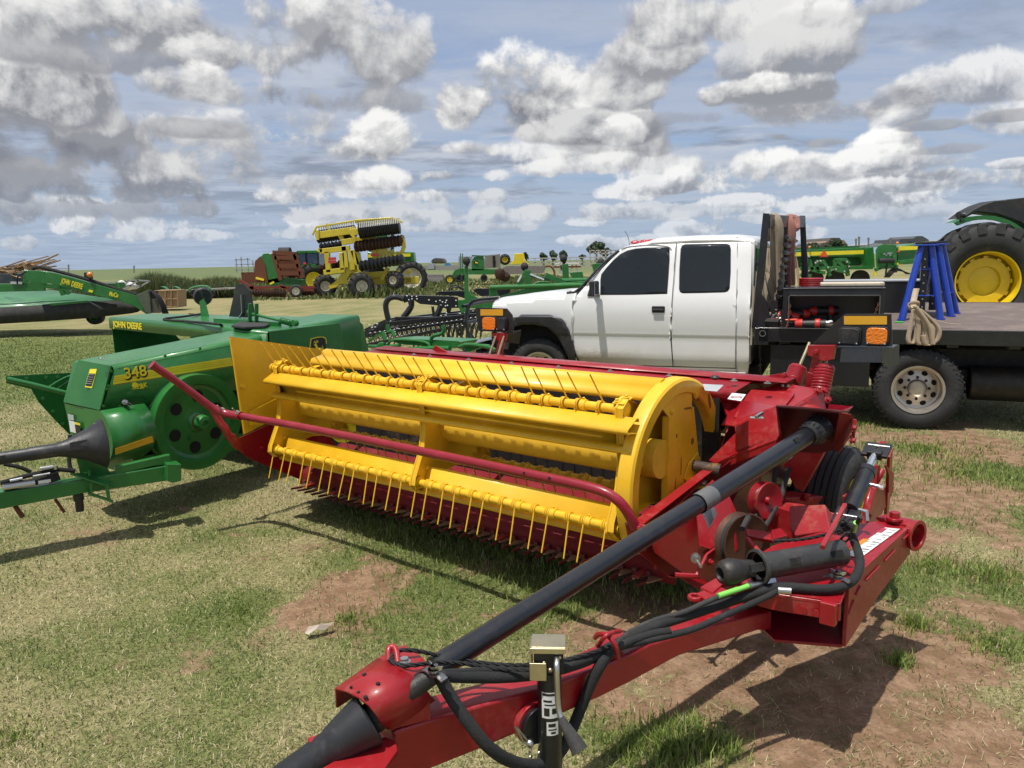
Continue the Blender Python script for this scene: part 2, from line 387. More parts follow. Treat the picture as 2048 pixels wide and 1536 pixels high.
def lens(name, col):
    m_, t, b, g_ = mat_new(name); b.inputs['Base Color'].default_value = (*col, 1); b.inputs['Roughness'].default_value = .18
    b.inputs['Coat Weight'].default_value = .8; b.inputs['Subsurface Weight'].default_value = .0
    tc_ = t.nodes.new('ShaderNodeTexCoord'); w = t.nodes.new('ShaderNodeTexVoronoi'); w.inputs['Scale'].default_value = 90
    t.links.new(tc_.outputs['Object'], w.inputs['Vector']); bn = t.nodes.new('ShaderNodeBump'); bn.inputs['Strength'].default_value = .6; bn.inputs['Distance'].default_value = .004
    t.links.new(w.outputs['Distance'], bn.inputs['Height']); t.links.new(bn.outputs[0], b.inputs['Normal']); return m_
M['amber'] = lens('amber_lens', (.85, .22, .015)); M['redlens'] = lens('red_lens', (.5, .02, .02))
def glass(name, col=(.10, .125, .15), rough=.02):
    m_, t, b, g_ = mat_new(name); b.inputs['Base Color'].default_value = (*col, 1); b.inputs['Roughness'].default_value = rough
    b.inputs['Specular IOR Level'].default_value = .5; b.inputs['Transmission Weight'].default_value = .85; b.inputs['IOR'].default_value = 1.45; return m_
M['glass'] = glass('tinted_glass')
# ---------------------------------------------------------------- ground
def fbm(x, y, sc, oct_=3, seed=0.0):
    v = 0; a = .5; s_ = sc
    for _ in range(oct_): v += a*(noise.noise(Vector((x*s_+seed, y*s_-seed, seed*.37)))); a *= .5; s_ *= 2.1
    return v
DIRT = []
for (u, v, rm, st) in [(1500, 1330, .62, 1.0), (1640, 1420, .55, 1.0), (1380, 1420, .42, .9), (1600, 1500, .5, 1.0), (1850, 1500, .42, 1.), (2000, 1490, .40, .9), (1300, 1290, .35, .8), (1220, 1240, .30, .7),
        (1700, 1260, .45, .8), (1860, 1290, .28, .8), (1930, 1340, .22, .6), (690, 1175, .26, .8), (600, 1228, .26, .75), (520, 1275, .18, .5), (900, 1210, .25, .45), (1050, 1130, .55, .55), (1800, 880, .9, .7),
        (1870, 985, .75, .8), (1950, 1050, .6, .6), (1900, 875, .8, .5), (2020, 900, .8, .5), (760, 1140, .25, .5), (390, 1340, .22, .35), (1840, 1090, .5, .6), (1270, 1170, .6, .5), (150, 1110, .4, .25), (1990, 1240, .25, .4), (1480, 1250, .5, .9)]:
    p = ground(u, v); DIRT.append((p.x, p.y, rm, st))
LUSH = []
for (u, v, rm) in [(1900, 930, 1.3), (1990, 960, 1.2), (1950, 1020, .5), (1340, 1500, .28), (1250, 1460, .22), (1750, 1260, .22), (1780, 1150, .35), (1960, 1170, .4), (900, 1150, .8), (1100, 1190, .5), (760, 1010, .5), (60, 720, 5.), (150, 700, 5.), (1430, 1490, .16), (1980, 1270, .25), (720, 1240, .25), (1130, 1225, .15), (480, 1220, .3), (1040, 1060, .7)]:
    p = ground(u, v); LUSH.append((p.x, p.y, rm))
def dirt_at(x, y):
    w = fbm(x, y, 2.2, 4, 3.1)
    m_ = 0.0
    for (a, b, r_, s_) in DIRT:
        d = math.hypot((x-a)*.9, (y-b)*.75)/r_
        if d < 2: m_ = max(m_, s_*(1.25-d))
    m_ += w*1.1 + .35*fbm(x, y, .55, 2, 9.0) - .12
    return max(0.0, min(1.0, m_*1.6))
def lush_at(x, y):
    m_ = 0.0
    for (a, b, r_) in LUSH:
        d = math.hypot(x-a, y-b)/r_
        if d < 2: m_ = max(m_, 1.2-d)
    return max(0.0, min(1.0, m_ + fbm(x, y, .9, 3, 5.5)*1.1 + .08))
def height_at(x, y):
    d = math.hypot(x, y)
    h = .030*fbm(x, y, .8, 3, 1.0) + .012*fbm(x, y, 4.0, 2, 2.0)
    if d > 12: h += .10*fbm(x, y, .08, 2, 4.0)*min(1, (d-12)/20)
    h *= 1/(1+d*.01)
    return h
def axis_pts():
    a = []; v = 0.0; st = .045
    while v < 4200:
        a.append(v)
        if v > 3: st *= 1.052
        v += st
    return a
pos = axis_pts(); xs = [-q for q in reversed(pos[1:])]+pos
ys = [-40, -15, -6, -3, -1.5, -.6]; v = 0.0; st = .045
while v < 4200:
    ys.append(v)
    if v > 6.5: st *= 1.05
    v += st
gv = []; gm = []; gl = []
for y in ys:
    for x in xs:
        gv.append((x, y, height_at(x, y)))
        near = abs(x) < 60 and y < 80
        gm.append(dirt_at(x, y) if near else max(0, fbm(x, y, .03, 2, 7)*.5)); gl.append(lush_at(x, y) if near else .4+fbm(x, y, .02, 2, 5))
nx_ = len(xs); gf = [(j*nx_+i, j*nx_+i+1, (j+1)*nx_+i+1, (j+1)*nx_+i) for j in range(len(ys)-1) for i in range(nx_-1)]
me = bpy.data.meshes.new('ground'); me.from_pydata(gv, [], gf); me.update()
me.polygons.foreach_set('use_smooth', [True]*len(me.polygons))
for nm, arr in (('dirt', gm), ('lush', gl)):
    at_ = me.attributes.new(nm, 'FLOAT', 'POINT'); at_.data.foreach_set('value', arr)
m_, t, b, g_ = mat_new('grassy_earth')
tc_ = t.nodes.new('ShaderNodeTexCoord'); P = tc_.outputs['Object']
ad = t.nodes.new('ShaderNodeAttribute'); ad.attribute_name = 'dirt'; al_ = t.nodes.new('ShaderNodeAttribute'); al_.attribute_name = 'lush'
n1 = g_.noise(P, .9, 5, .6); n2 = g_.noise(P, 9.0, 6, .65); n3 = g_.noise(P, 60.0, 5, .7); n4 = g_.noise(P, .07, 4, .6)
mud = g_.mix(g_.map(n2, .35, .65), (.215, .126, .072), (.36, .235, .148)); mud = g_.mix(g_.map(n3, .35, .7, 0, .5), mud, (.12, .078, .05))
straw = g_.mix(g_.map(n3, .3, .7), (.19, .155, .072), (.42, .36, .20))
green = g_.mix(g_.map(n3, .3, .7), (.065, .085, .022), (.20, .23, .075))
sg = g_.m('ADD', g_.m('MULTIPLY_ADD', al_.outputs['Fac'], .75, .10), g_.m('ADD', g_.m('MULTIPLY', n1, .8), g_.m('MULTIPLY', n2, .5)))
c = g_.mix(g_.map(sg, .55, 1.15), straw, green)
ln = g_.m('POWER', g_.vm('LENGTH', P) if False else g_.m('MULTIPLY', g_.sep(P)[1], 1.0), 1.0)
c = g_.mix(g_.m('MULTIPLY', g_.map(ln, 14, 40), g_.map(n4, .40, .62, .15, .75)), c, (.29, .25, .125))
c = g_.mix(g_.map(ln, 45, 160, 0, .9), c, (.12, .155, .07))
dm = g_.map(g_.m('ADD', ad.outputs['Fac'], g_.m('MULTIPLY', g_.m('SUBTRACT', n2, .5), 2.2)), .30, .85)
c = g_.mix(dm, c, mud)
t.links.new(c, b.inputs['Base Color']); b.inputs['Roughness'].default_value = .95; b.inputs['Specular IOR Level'].default_value = .15
bn = t.nodes.new('ShaderNodeBump'); bn.inputs['Strength'].default_value = .8; bn.inputs['Distance'].default_value = .035
hh = g_.m('ADD', g_.m('MULTIPLY', n2, .7), g_.m('MULTIPLY', n3, .35))
wv = t.nodes.new('ShaderNodeTexWave'); wv.inputs['Scale'].default_value = 3.1; wv.inputs['Distortion'].default_value = 6; wv.inputs['Detail'].default_value = 3
t.links.new(P, wv.inputs['Vector']); hh = g_.m('ADD', hh, g_.m('MULTIPLY', wv.outputs['Fac'], g_.m('MULTIPLY', dm, .35)))
t.links.new(hh, bn.inputs['Height']); t.links.new(bn.outputs[0], b.inputs['Normal'])
me.materials.append(m_)
go_ = bpy.data.objects.new('ground', me); C.objects.link(go_); tag(go_, kind='structure')

# ---------------------------------------------------------------- grass blades (uncountable)
rng = np.random.default_rng(11)
m_, t, b, g_ = mat_new('grass_blades')
ac = t.nodes.new('ShaderNodeAttribute'); ac.attribute_name = 'tint'
t.links.new(ac.outputs['Color'], b.inputs['Base Color']); b.inputs['Roughness'].default_value = .6; b.inputs['Specular IOR Level'].default_value = .25
tr = t.nodes.new('ShaderNodeBsdfTranslucent'); t.links.new(ac.outputs['Color'], tr.inputs[0]); ms = t.nodes.new('ShaderNodeMixShader'); ms.inputs[0].default_value = .28
t.links.new(b.outputs[0], ms.inputs[1]); t.links.new(tr.outputs[0], ms.inputs[2]); t.links.new(ms.outputs[0], t.nodes['Material Output'].inputs[0]); M['grass'] = m_
GREENS = np.array([(.12, .17, .040), (.16, .215, .055), (.085, .13, .035), (.23, .26, .080), (.15, .19, .07)])
STRAWS = np.array([(.38, .325, .17), (.48, .42, .24), (.28, .235, .12), (.56, .49, .31), (.24, .22, .11)])
def blades(name, X, Y, Z, H, Wd, lean, col, label):
    n = len(X); a = rng.uniform(0, 2*np.pi, n); dirx, diry = np.cos(a), np.sin(a); sx, sy = -diry, dirx
    base = np.stack([X, Y, Z], 1)
    side = np.stack([sx*Wd/2, sy*Wd/2, np.zeros(n)], 1)
    fwd = np.stack([dirx, diry, np.zeros(n)], 1)
    b2 = rng.uniform(0, 2*np.pi, n); fwd2 = fwd*.75+np.stack([np.cos(b2), np.sin(b2), np.zeros(n)], 1)*.45
    up = np.array([0, 0, 1.0])
    mid = base + fwd*(H*lean*.40)[:, None] + up*(H*np.sqrt(np.maximum(.05, 1-lean**2))*.58)[:, None]
    tip = base + fwd2*(H*lean*1.05)[:, None] + up*(H*np.sqrt(np.maximum(.03, 1-lean**2))*.92)[:, None]
    V = np.stack([base-side, base+side, mid-side*.8, mid+side*.8, tip], 1).reshape(-1, 3)
    me = bpy.data.meshes.new(name); me.vertices.add(n*5); me.vertices.foreach_set('co', V.astype(np.float32).ravel())
    k = np.arange(n)*5
    quad = np.stack([k, k+1, k+3, k+2], 1); tri = np.stack([k+2, k+3, k+4], 1)
    loops = np.concatenate([quad, tri], 1).ravel()
    me.loops.add(n*7); me.loops.foreach_set('vertex_index', loops.astype(np.int32))
    me.polygons.add(n*2); st_ = np.stack([np.arange(n)*7, np.arange(n)*7+4], 1).ravel(); tt = np.tile([4, 3], n)
    me.polygons.foreach_set('loop_start', st_.astype(np.int32)); me.polygons.foreach_set('loop_total', tt.astype(np.int32))
    me.update(calc_edges=True)
    at_ = me.color_attributes.new('tint', 'FLOAT_COLOR', 'POINT')
    cc = np.concatenate([np.repeat(col, 5, 0), np.ones((n*5, 1))], 1).astype(np.float32); at_.data.foreach_set('color', cc.ravel())
    me.materials.append(M['grass']); o = bpy.data.objects.new(name, me); C.objects.link(o); tag(o, label, 'grass', kind='stuff'); return o
def grid_lookup(fn, x0, x1, y0, y1, st):
    gx = np.arange(x0, x1+st, st); gy = np.arange(y0, y1+st, st)
    A = np.array([[fn(float(x), float(y)) for x in gx] for y in gy])
    def f(X, Y):
        i = np.clip(((X-x0)/st), 0, len(gx)-1.001); j = np.clip(((Y-y0)/st), 0, len(gy)-1.001); i0 = i.astype(int); j0 = j.astype(int); fi = i-i0; fj = j-j0
        return (A[j0, i0]*(1-fi)+A[j0, i0+1]*fi)*(1-fj)+(A[j0+1, i0]*(1-fi)+A[j0+1, i0+1]*fi)*fj
    return f
fd = grid_lookup(dirt_at, -16, 16, .8, 24, .12); fl = grid_lookup(lush_at, -16, 16, .8, 24, .12)
fh = grid_lookup(height_at, -16, 16, .8, 24, .045*2)
def scatter(n, ymin, ymax, power):
    u_ = rng.uniform(0, 1, n); Y = (ymin**power+(ymax**power-ymin**power)*u_)**(1/power); X = rng.uniform(-1, 1, n)*(Y*.74+.5); return X, Y
NB = 560000
X, Y = scatter(NB, 1.25, 22, .35)
d_ = fd(X, Y); l_ = fl(X, Y)
patch = grid_lookup(lambda x, y: fbm(x, y, 3.2, 3, 21), -16, 16, .8, 24, .1)(X, Y)
keep = rng.uniform(0, 1, NB) < np.clip(1.2-d_*1.15+patch*1.1, .07, 1)*np.clip((23-Y)/9, 0, 1)
X, Y, d_, l_, patch = X[keep], Y[keep], d_[keep], l_[keep], patch[keep]; n = len(X)
dist = np.hypot(X, Y)
gsel = rng.uniform(0, 1, n) < np.clip(.34+l_*.62+patch*.9, .10, .93)
col = np.where(gsel[:, None], GREENS[rng.integers(0, 5, n)], STRAWS[rng.integers(0, 5, n)])*rng.uniform(.9, 1.4, n)[:, None]
H_ = rng.uniform(.016, .038, n)*(1+.7*l_*gsel); lean = np.where(gsel, rng.uniform(.45, .96, n), rng.uniform(.75, .99, n))
Wd = np.maximum(rng.uniform(.0022, .0042, n), dist*rng.uniform(.0006, .0011, n))
blades('grass', X, Y, fh(X, Y)-.003, H_, Wd, lean, col, 'short patchy green and straw coloured grass over the whole yard')
# taller green tufts
TX = []; TY = []; TH = []
for (u, v, r_, nb, hh_) in [(1330, 1500, .13, 900, .12), (1370, 1470, .10, 500, .11), (1440, 1500, .07, 260, .10), (1260, 1500, .16, 800, .07), (1130, 1228, .10, 500, .07), (1860, 1130, .16, 700, .07), (1830, 1250, .07, 380, .09), (1800, 1330, .06, 300, .09),
        (1980, 1150, .2, 900, .08), (1940, 950, .6, 1600, .08), (1850, 900, .4, 900, .08), (1700, 1000, .2, 500, .08), (1000, 1100, .5, 1500, .10), (820, 1070, .4, 1000, .08), (1130, 1130, .4, 1100, .11), (1340, 1190, .3, 500, .08), (740, 1060, .3, 500, .07), (1990, 1290, .18, 600, .06), (700, 1240, .14, 420, .06), (480, 1225, .1, 250, .05), (1620, 905, .3, 500, .10), (1700, 850, .3, 500, .09), (1560, 1040, .25, 500, .06), (30, 1480, .2, 500, .05)]:
    p = ground(u, v); a = rng.uniform(0, 6.283, nb); q = np.abs(rng.normal(0, r_*.7, nb)); TX.append(p.x+np.cos(a)*q); TY.append(p.y+np.sin(a)*q); TH.append(rng.uniform(.45, 1, nb)*hh_)
X = np.concatenate(TX); Y = np.concatenate(TY); H_ = np.concatenate(TH)*.8; n = len(X)
col = GREENS[rng.integers(0, 4, n)]*rng.uniform(1.0, 1.6, n)[:, None]*np.array([1.12, 1.15, .95]); st_ = rng.uniform(0, 1, n) < .14; col[st_] = STRAWS[rng.integers(0, 5, st_.sum())]
blades('grass_tufts', X, Y, fh(X, Y)-.003, H_, np.maximum(rng.uniform(.0035, .006, n), np.hypot(X, Y)*.001), rng.uniform(.15, .75, n), col, 'taller green grass tufts scattered round the red mower and truck wheel')
# loose straw stems lying flat on the bare earth
n = 3500
X, Y = scatter(n, 1.6, 8, .6); keep = (fd(X, Y) > .25); X, Y = X[keep], Y[keep]; n = len(X)
blades('loose_straw', X, Y, fh(X, Y)+.004, rng.uniform(.03, .11, n), rng.uniform(.0018, .003, n), np.full(n, .985), STRAWS[rng.integers(0, 5, n)]*1.05, 'loose dry straw stems lying on the bare brown earth')
# clods and pebbles
mb = MB(); rr = random.Random(3)
for i in range(420):
    u = rr.uniform(900, 2048); v = rr.uniform(1180, 1536)
    p = ground(u, v)
    if dirt_at(p.x, p.y) > .45:
        s_ = rr.uniform(.002, .007); mb.ball((p.x, p.y, height_at(p.x, p.y)+s_*.2), s_, 6, (rr.uniform(.8, 1.5), rr.uniform(.8, 1.4), .6))
M['clod'] = paint('dry_clods', (.24, .14, .085), .95, 0, .3, (.32, .21, .14), 30, bump=.3)
tag(mb.build('clods', M['clod'], smooth=False), 'small crumbled clods of reddish earth on the bare patch', 'clods', kind='stuff')
# ---------------------------------------------------------------- red and yellow pull-type hay mower
HY = Frame((0.50, 3.317), -39)
hm = thing('hay_mower', HY, 'red pull-type hay mower with a long yellow tined reel and black driveline', 'hay mower')
X0, X1 = -2.75, 0.0                      # reel from far end to near end
AY, AZ = .26, .77                        # reel axis
BARS = [(-.02, .50), (.06, 1.03), (.53, 1.04), (.53, .51)]

# reel ------------------------------------------------------------
reel = MB().cyl((X0-.03, AY, AZ), (X1+.04, AY, AZ), .092, 28).build('reel_tube', M['yellowtube'], hm)
def spider(x, face=1):
    pts = []
    seq = [0, 1, 2, 3]
    for i in seq:
        a, b_ = BARS[i], BARS[(i+1) % 4]
        da = Vector((0, a[0]-AY, a[1]-AZ)).normalized(); pr = Vector((0, -da.z, da.y))
        db = Vector((0, b_[0]-AY, b_[1]-AZ)).normalized()
        P = Vector((x, a[0], a[1])); s_ = .055
        sgn = 1 if (pr.dot(db) > 0) else -1
        pts += [P-pr*sgn*s_+da*.01, P-pr*sgn*.03+da*.045, P+pr*sgn*.03+da*.045, P+pr*sgn*s_+da*.01]
        for t in (.3, .5, .7):
            q = (da*(1-t)+db*t); q.normalize(); pts.append(Vector((x, AY, AZ))+q*(.235 if t == .5 else .27))
    mb = MB().sheet(pts, .008)
    n = len(pts)
    for i in range(n):                    # turned flange round the edge
        a, b_ = pts[i], pts[(i+1) % n]
        ca = (a-Vector((x, AY, AZ)))*.985; cb = (b_-Vector((x, AY, AZ)))*.985
        A = Vector((x, AY, AZ))+ca; B = Vector((x, AY, AZ))+cb
        mb.add([A, B, B+Vector((.035*face, 0, 0)), A+Vector((.035*face, 0, 0))], [(0, 1, 2, 3)])
    for (y, z) in BARS: mb.bolt((x+.005*face, (y*.75+AY*.25), (z*.75+AZ*.25)), (face, 0, 0), .011, .014)
    mb.lathe([(.092, -.02), (.125, -.004), (.16, .0)], (x, AY, AZ), (1, 0, 0), 24)
    return mb
for x in (-2.66, -1.32, -.06): spider(x).build('reel_spider', M['yellow'], hm)
def bat(prof, x0, x1):
    mb = MB(); n = len(prof)
    vs = [(x0, y, z) for y, z in prof]+[(x1, y, z) for y, z in prof]
    mb.add(vs, [(i, i+1, n+i+1, n+i) for i in range(n-1)]); return mb
def solid(o, t=.006):
    md = o.modifiers.new('thick', 'SOLIDIFY'); md.thickness = t; md.offset = 0; return o
midbat = [(.05, .985), (.045, 1.0), (.030, 1.003), (-.043, .966), (-.052, .955), (-.048, .945), (-.02, .945), (.035, .935), (.062, .888), (.055, .874), (.005, .874), (-.012, .868), (-.018, .858), (-.012, .848), (.006, .846)]
solid(bat(midbat, X0+.06, X1+.035).build('reel_bat', M['yellow'], hm, ang=25))
lowbat = [(.10, .548), (.095, .562), (.075, .568), (.062, .556), (.035, .485), (.005, .458), (-.008, .447), (-.006, .434), (.02, .428)]
solid(bat(lowbat, X0+.12, X1-.03).build('reel_bat', M['yellow'], hm, ang=25))
rd = [(.22, 1.048), (.205, 1.056), (.21, 1.064), (.22, 1.085), (.30, 1.10), (.315, 1.13), (.345, 1.137), (.36, 1.125), (.36, 1.09)]
solid(bat(rd, X0+.22, X1+.0).build('reel_bat', M['yellow'], hm, ang=25))
cb = [(.52, .605), (.50, .612), (.49, .602), (.52, .59)]
solid(bat(cb, X0+.12, X1-.03).build('reel_bat', M['yellow'], hm, ang=25))
# tine bars: each a tube carrying clamped coil tines
tmb = MB(); tmb.tube([(0, .0, .019), (.0, -.018, .012), (0, -.024, -.01), (0, -.03, -.03), (0, -.075, -.178)], .0037, 6)
tmb.coil((-.026, 0, 0), (.002, 0, 0), .0255, .0042, 2.6, 6, 12)
tine_me = None; clamp_me = None
def tine_bar(y, z, x0, x1, rot, nt, first):
    global tine_me, clamp_me
    b_ = MB().tube([(x0, y, z), (x1, y, z)], .0205, 14)
    bar = b_.build('tine_bar', M['yellow'], hm)
    cl = MB()
    for i in range(nt):
        x = first + i*.1015
        if i % 2 == 0:
            if clamp_me is None: c_ = cl.lathe([(.0205, -.016), (.027, -.014), (.027, .014), (.0205, .016)], (.012, 0, 0), (1, 0, 0), 14).bolt((.012, 0, .024), (0, -.3, 1), .006, .012).build('tine_clamp', M['yellow'], bar); clamp_me = c_
            else: c_ = clamp_me.copy(); C.objects.link(c_); c_.parent = bar
            c_.location = (x, y, z)
    for i in range(nt):
        x = first + i*.1015 + (.010 if i % 2 else -.008)
        if tine_me is None: o = tmb.build('tine', M['yellow'], bar); tine_me = o
        else: o = tine_me.copy(); C.objects.link(o); o.parent = bar
        o.location = (x, y, z); o.rotation_euler = (rot+random.uniform(-.04, .04), random.uniform(-.03, .03), random.uniform(-.03, .03))
    return bar
tine_bar(BARS[0][0], BARS[0][1], X0+.06, X1-.02, 0.0, 26, -2.63)
tine_bar(BARS[1][0], BARS[1][1], X0+.03, X1-.03, R(-128), 26, -2.71)
tine_bar(BARS[2][0], BARS[2][1], X0+.06, X1-.0, R(118), 26, -2.65)
tine_bar(BARS[3][0], BARS[3][1], X0+.12, X1-.02, R(35), 26, -2.60)
for k, (x, i) in enumerate([(-2.66, 1), (-1.32, 1), (-.06, 1), (-2.66, 0), (-1.32, 0), (-1.32, 3), (-2.66, 3)]):
    y, z = BARS[i]; mb = MB(); mb.lathe([(.022, -.03), (.034, -.028), (.034, .028), (.022, .03)], (x, y, z), (1, 0, 0), 16)
    up = 1 if i == 1 else -.2
    mb.sheet([(x-.03, y-.035, z+.03*up), (x-.03, y+.05, z+.05*up), (x+.03, y+.05, z+.05*up), (x+.03, y-.035, z+.03*up)], .006); mb.bolt((x-.012, y-.02, z+.038*up), (0, -.2, up), .009, .014); mb.bolt((x+.01, y+.025, z+.05*up), (0, -.2, up), .009, .014)
    mb.build('bearing_hanger', M['yellow'], hm, bevel=.002)

# near end cam disc -------------------------------------------------
cy, cz, Rr = .42, .652, .482
mb = MB(); mb.lathe([(.405, .0), (.405, .050), (.412, .058), (.468, .060), (.480, .052), (.4825, .042), (.4825, -.012), (.478, -.018), (.470, -.012), (.470, .0)], (.0, cy, cz), (1, 0, 0), 84, -42, 214, closed=True)
ring = mb.build('reel_end_ring', M['yellow'], hm, ang=30)
pl = [(.21, 1.04), (.30, 1.085), (.45, 1.09), (.54, 1.05), (.545, .97), (.585, .80), (.63, .64), (.60, .585), (.42, .50), (.31, .42), (.305, .50), (.325, .78), (.305, .965)]
mb = MB().sheet([(.045, y, z) for y, z in pl], .007)
mb.beam((.035, .31, .965), (.035, .305, .45), .035, .02); mb.beam((.035, .548, .97), (.035, .63, .64), .035, .02)
mb.bolt((.05, .33, .985), (1, 0, 0), .008, .012); mb.bolt((.05, .58, 1.03), (1, 0, 0), .014, .01)
plate = mb.build('reel_end_plate', M['yellow'], hm)
mb = MB()
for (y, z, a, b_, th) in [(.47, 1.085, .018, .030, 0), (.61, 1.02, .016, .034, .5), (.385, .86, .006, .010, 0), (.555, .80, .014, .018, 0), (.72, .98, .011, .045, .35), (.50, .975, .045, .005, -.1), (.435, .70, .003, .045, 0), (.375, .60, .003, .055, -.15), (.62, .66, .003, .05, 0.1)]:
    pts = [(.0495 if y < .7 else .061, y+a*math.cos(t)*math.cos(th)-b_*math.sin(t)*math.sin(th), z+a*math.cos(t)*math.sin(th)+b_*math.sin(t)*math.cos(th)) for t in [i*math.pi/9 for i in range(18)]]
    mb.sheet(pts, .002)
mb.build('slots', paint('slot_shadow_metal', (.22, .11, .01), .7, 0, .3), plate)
mb = MB()

mb.sheet([(.052, .46, .63), (.056, .50, .70), (.056, .60, .735), (.056, .63, .70), (.056, .62, .62), (.054, .50, .60)], .008); mb.sheet([(.056, .50, .595), (.056, .62, .615), (.16, .60, .60), (.15, .50, .590)], .01)
mb.build('bearing_bracket', M['yellow'], hm, bevel=.003)
mb = MB(); mb.cyl((.055, .56, .675), (.165, .575, .668), .030, 20); mb.lathe([(.024, .0), (.034, .004), (.034, .030), (.022, .032), (.018, .018), (.0, .016)], (.16, .574, .668), (1, .13, -.09), 20)
mb.build('greasy_shaft_end', paint('greasy_rusty_yellow', (.05, .028, .018), .55, .1, .8, (.62, .33, .03), 16, bump=.4), hm)
mb = MB(); mb.bx(.085, .165, .47, .58, .588, .600); mb.build('bearing_foot', M['yellow'], hm, bevel=.003); mb = MB(); mb.bolt((.13, .52, .603), (0, 0, 1), .017, .022); mb.build('foot_bolt', M['steel'], hm)

# far side yellow shield and red end sheet -----------------------------------
px2 = lambda pts, x: [HY.X(u, v, x) for u, v in pts]
mb = MB().sheet(px2([(458, 673), (655, 700), (690, 760), (640, 800), (555, 834), (524, 851), (487, 869)], -2.86), .004)
mb.beam(HY.X(461, 677, -2.845), HY.X(490, 866, -2.845), .012, .012); mb.bolt(HY.X(487, 773, -2.85), (1, -.3, 0), .010, .014)
mb.sheet(px2([(500, 823), (556, 795), (556, 834), (524, 851), (500, 851)], -2.835), .004)
mb.build('end_shield', M['yellow'], hm)
mb = MB().sheet(px2([(453, 868), (466, 893), (500, 918), (622, 968), (660, 985), (700, 930), (640, 850), (551, 843), (487, 872), (478, 876)], -2.87), .005)
mb.beam(HY.X(466, 893, -2.87), HY.X(622, 968, -2.87), .02, .006); mb.bolt(HY.X(525, 897, -2.865), (1, 0, 0), .012, .01)
mb.build('end_sheet', M['red'], hm)
mb = MB(); mb.tube([HY.X(468, 884, -2.83), HY.X(457, 872, -2.83), HY.X(452, 858, -2.83), HY.X(440, 845, -2.85), HY.X(425, 818, -2.87)], .024, 12, 1)
mb.sheet(px2([(448, 868), (470, 868), (484, 895), (486, 905), (470, 897)], -2.85), .02); mb.bolt(HY.X(461, 869, -2.82), (1, -.3, .3), .01, .012)
mb.build('rail_bracket', M['red'], hm, bevel=.002)

# front guard rail -----------------------------------------------------------
ry = -.30
rail = [HY.X(430, 822, -2.86), HY.X(478, 831, -2.72)]
rail = [Vector((-2.86, -.33, .80)), Vector((-2.70, -.28, .765))]
pts = [HY.Y(478, 831, -.27), HY.Y(600, 853, -.27), HY.Y(840, 902, -.26), HY.Y(1100, 957, -.25), HY.Y(1170, 972, -.245), HY.Y(1212, 984, -.24), HY.Y(1240, 1003, -.225), HY.Y(1258, 1028, -.205), HY.Y(1271, 1055, -.18)]
mb = MB().tube(pts, .0225, 16, 2); mb.build('guard_rail', M['redpipe'], hm)
mb = MB()
for u, v in ((1051, 946), (1101, 956)): p = HY.Y(u, v, -.262); mb.cyl(p, p+Vector((.0, -.013, .002)), .006, 8)
mb.build('rail_holes', M['darkhole'], hm)
horn = [HY.Y(482, 832, -.275), HY.Y(458, 829, -.29), HY.X(436, 822, -2.78), HY.X(418, 812, -2.80), HY.X(390, 790, -2.82), HY.X(345, 757, -2.84), HY.X(303, 729, -2.86)]
mb = MB().tube(horn, [.028, .026, .026, .027, .025, .024, .023, .024, .028], 14, 2); mb.build('rail_horn', M['redpipe'], hm)
mb = MB()
for u, v in ((447, 823), (477, 829)): p = HY.Y(u, v, -.31); mb.cyl(p, p+Vector((.02, -.05, .05)), .004, 8); mb.bolt(p+Vector((0, -.005, .012)), (0, -.5, 1), .010, .014)
mb.build('horn_bolts', M['steel'], hm)
mb = MB().sheet([HY.Y(1250, 1047, -.19), HY.Y(1292, 1052, -.15), HY.Y(1300, 1060, -.1), HY.Y(1290, 1100, -.1), HY.Y(1257, 1078, -.17)], .02); mb.bolt(HY.Y(1280, 1055, -.18), (.3, -1, .2), .010, .02)
mb.build('rail_socket', M['red'], hm, bevel=.002)

# floor pan, front lip and cutter bar ------------------------------------------
mb = MB(); prof = [(.29, .155), (.30, .24), (.36, .262), (.44, .28), (.60, .34), (.68, .38)]
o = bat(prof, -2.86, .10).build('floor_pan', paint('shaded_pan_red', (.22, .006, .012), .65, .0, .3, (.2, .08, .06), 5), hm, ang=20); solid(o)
mb = MB()
for i in range(27): x = -2.75+i*.104; mb.beam((x, .40, .2755), (x, .455, .2905), .004, .004); mb.beam((x+.05, .56, .331), (x+.05, .60, .346), .004, .004)
mb.build('pan_slots', M['darkhole'], hm)
mb = MB()
for i in range(37):                     # rock guards
    x = -2.78+i*.0762
    mb.prism([(x-.016, .30, .150), (x+.016, .30, .150), (x+.011, .23, .148), (x+.003, .165, .153), (x-.003, .165, .153), (x-.011, .23, .148)], (0, 0, .013))
    mb.bx(x-.014, x+.014, .27, .315, .165, .195)
mb.build('knife_guards', paint('rusty_guard', (.16, .022, .02), .6, .1, .8, (.15, .085, .06), 22), hm)
mb = MB()
for i in range(37):
    x = -2.742+i*.0762; mb.prism([(x-.036, .285, .170), (x+.036, .285, .170), (x+.006, .195, .172), (x-.006, .195, .172)], (0, 0, .004))
mb.bx(-2.8, .02, .285, .31, .165, .172); mb.build('sickle_sections', M['zincyellow'], hm)
hc0 = None
for i in range(10):
    if hc0 is None: hc0 = h_ = MB().bx(-.02, .02, .21, .31, .176, .186).bolt((0, .295, .186), (0, 0, 1), .009, .010).build('hold_down_clip', M['reddirty'], hm)
    else: h_ = hc0.copy(); C.objects.link(h_)
    h_.location = (-2.68+i*.29, 0, 0)
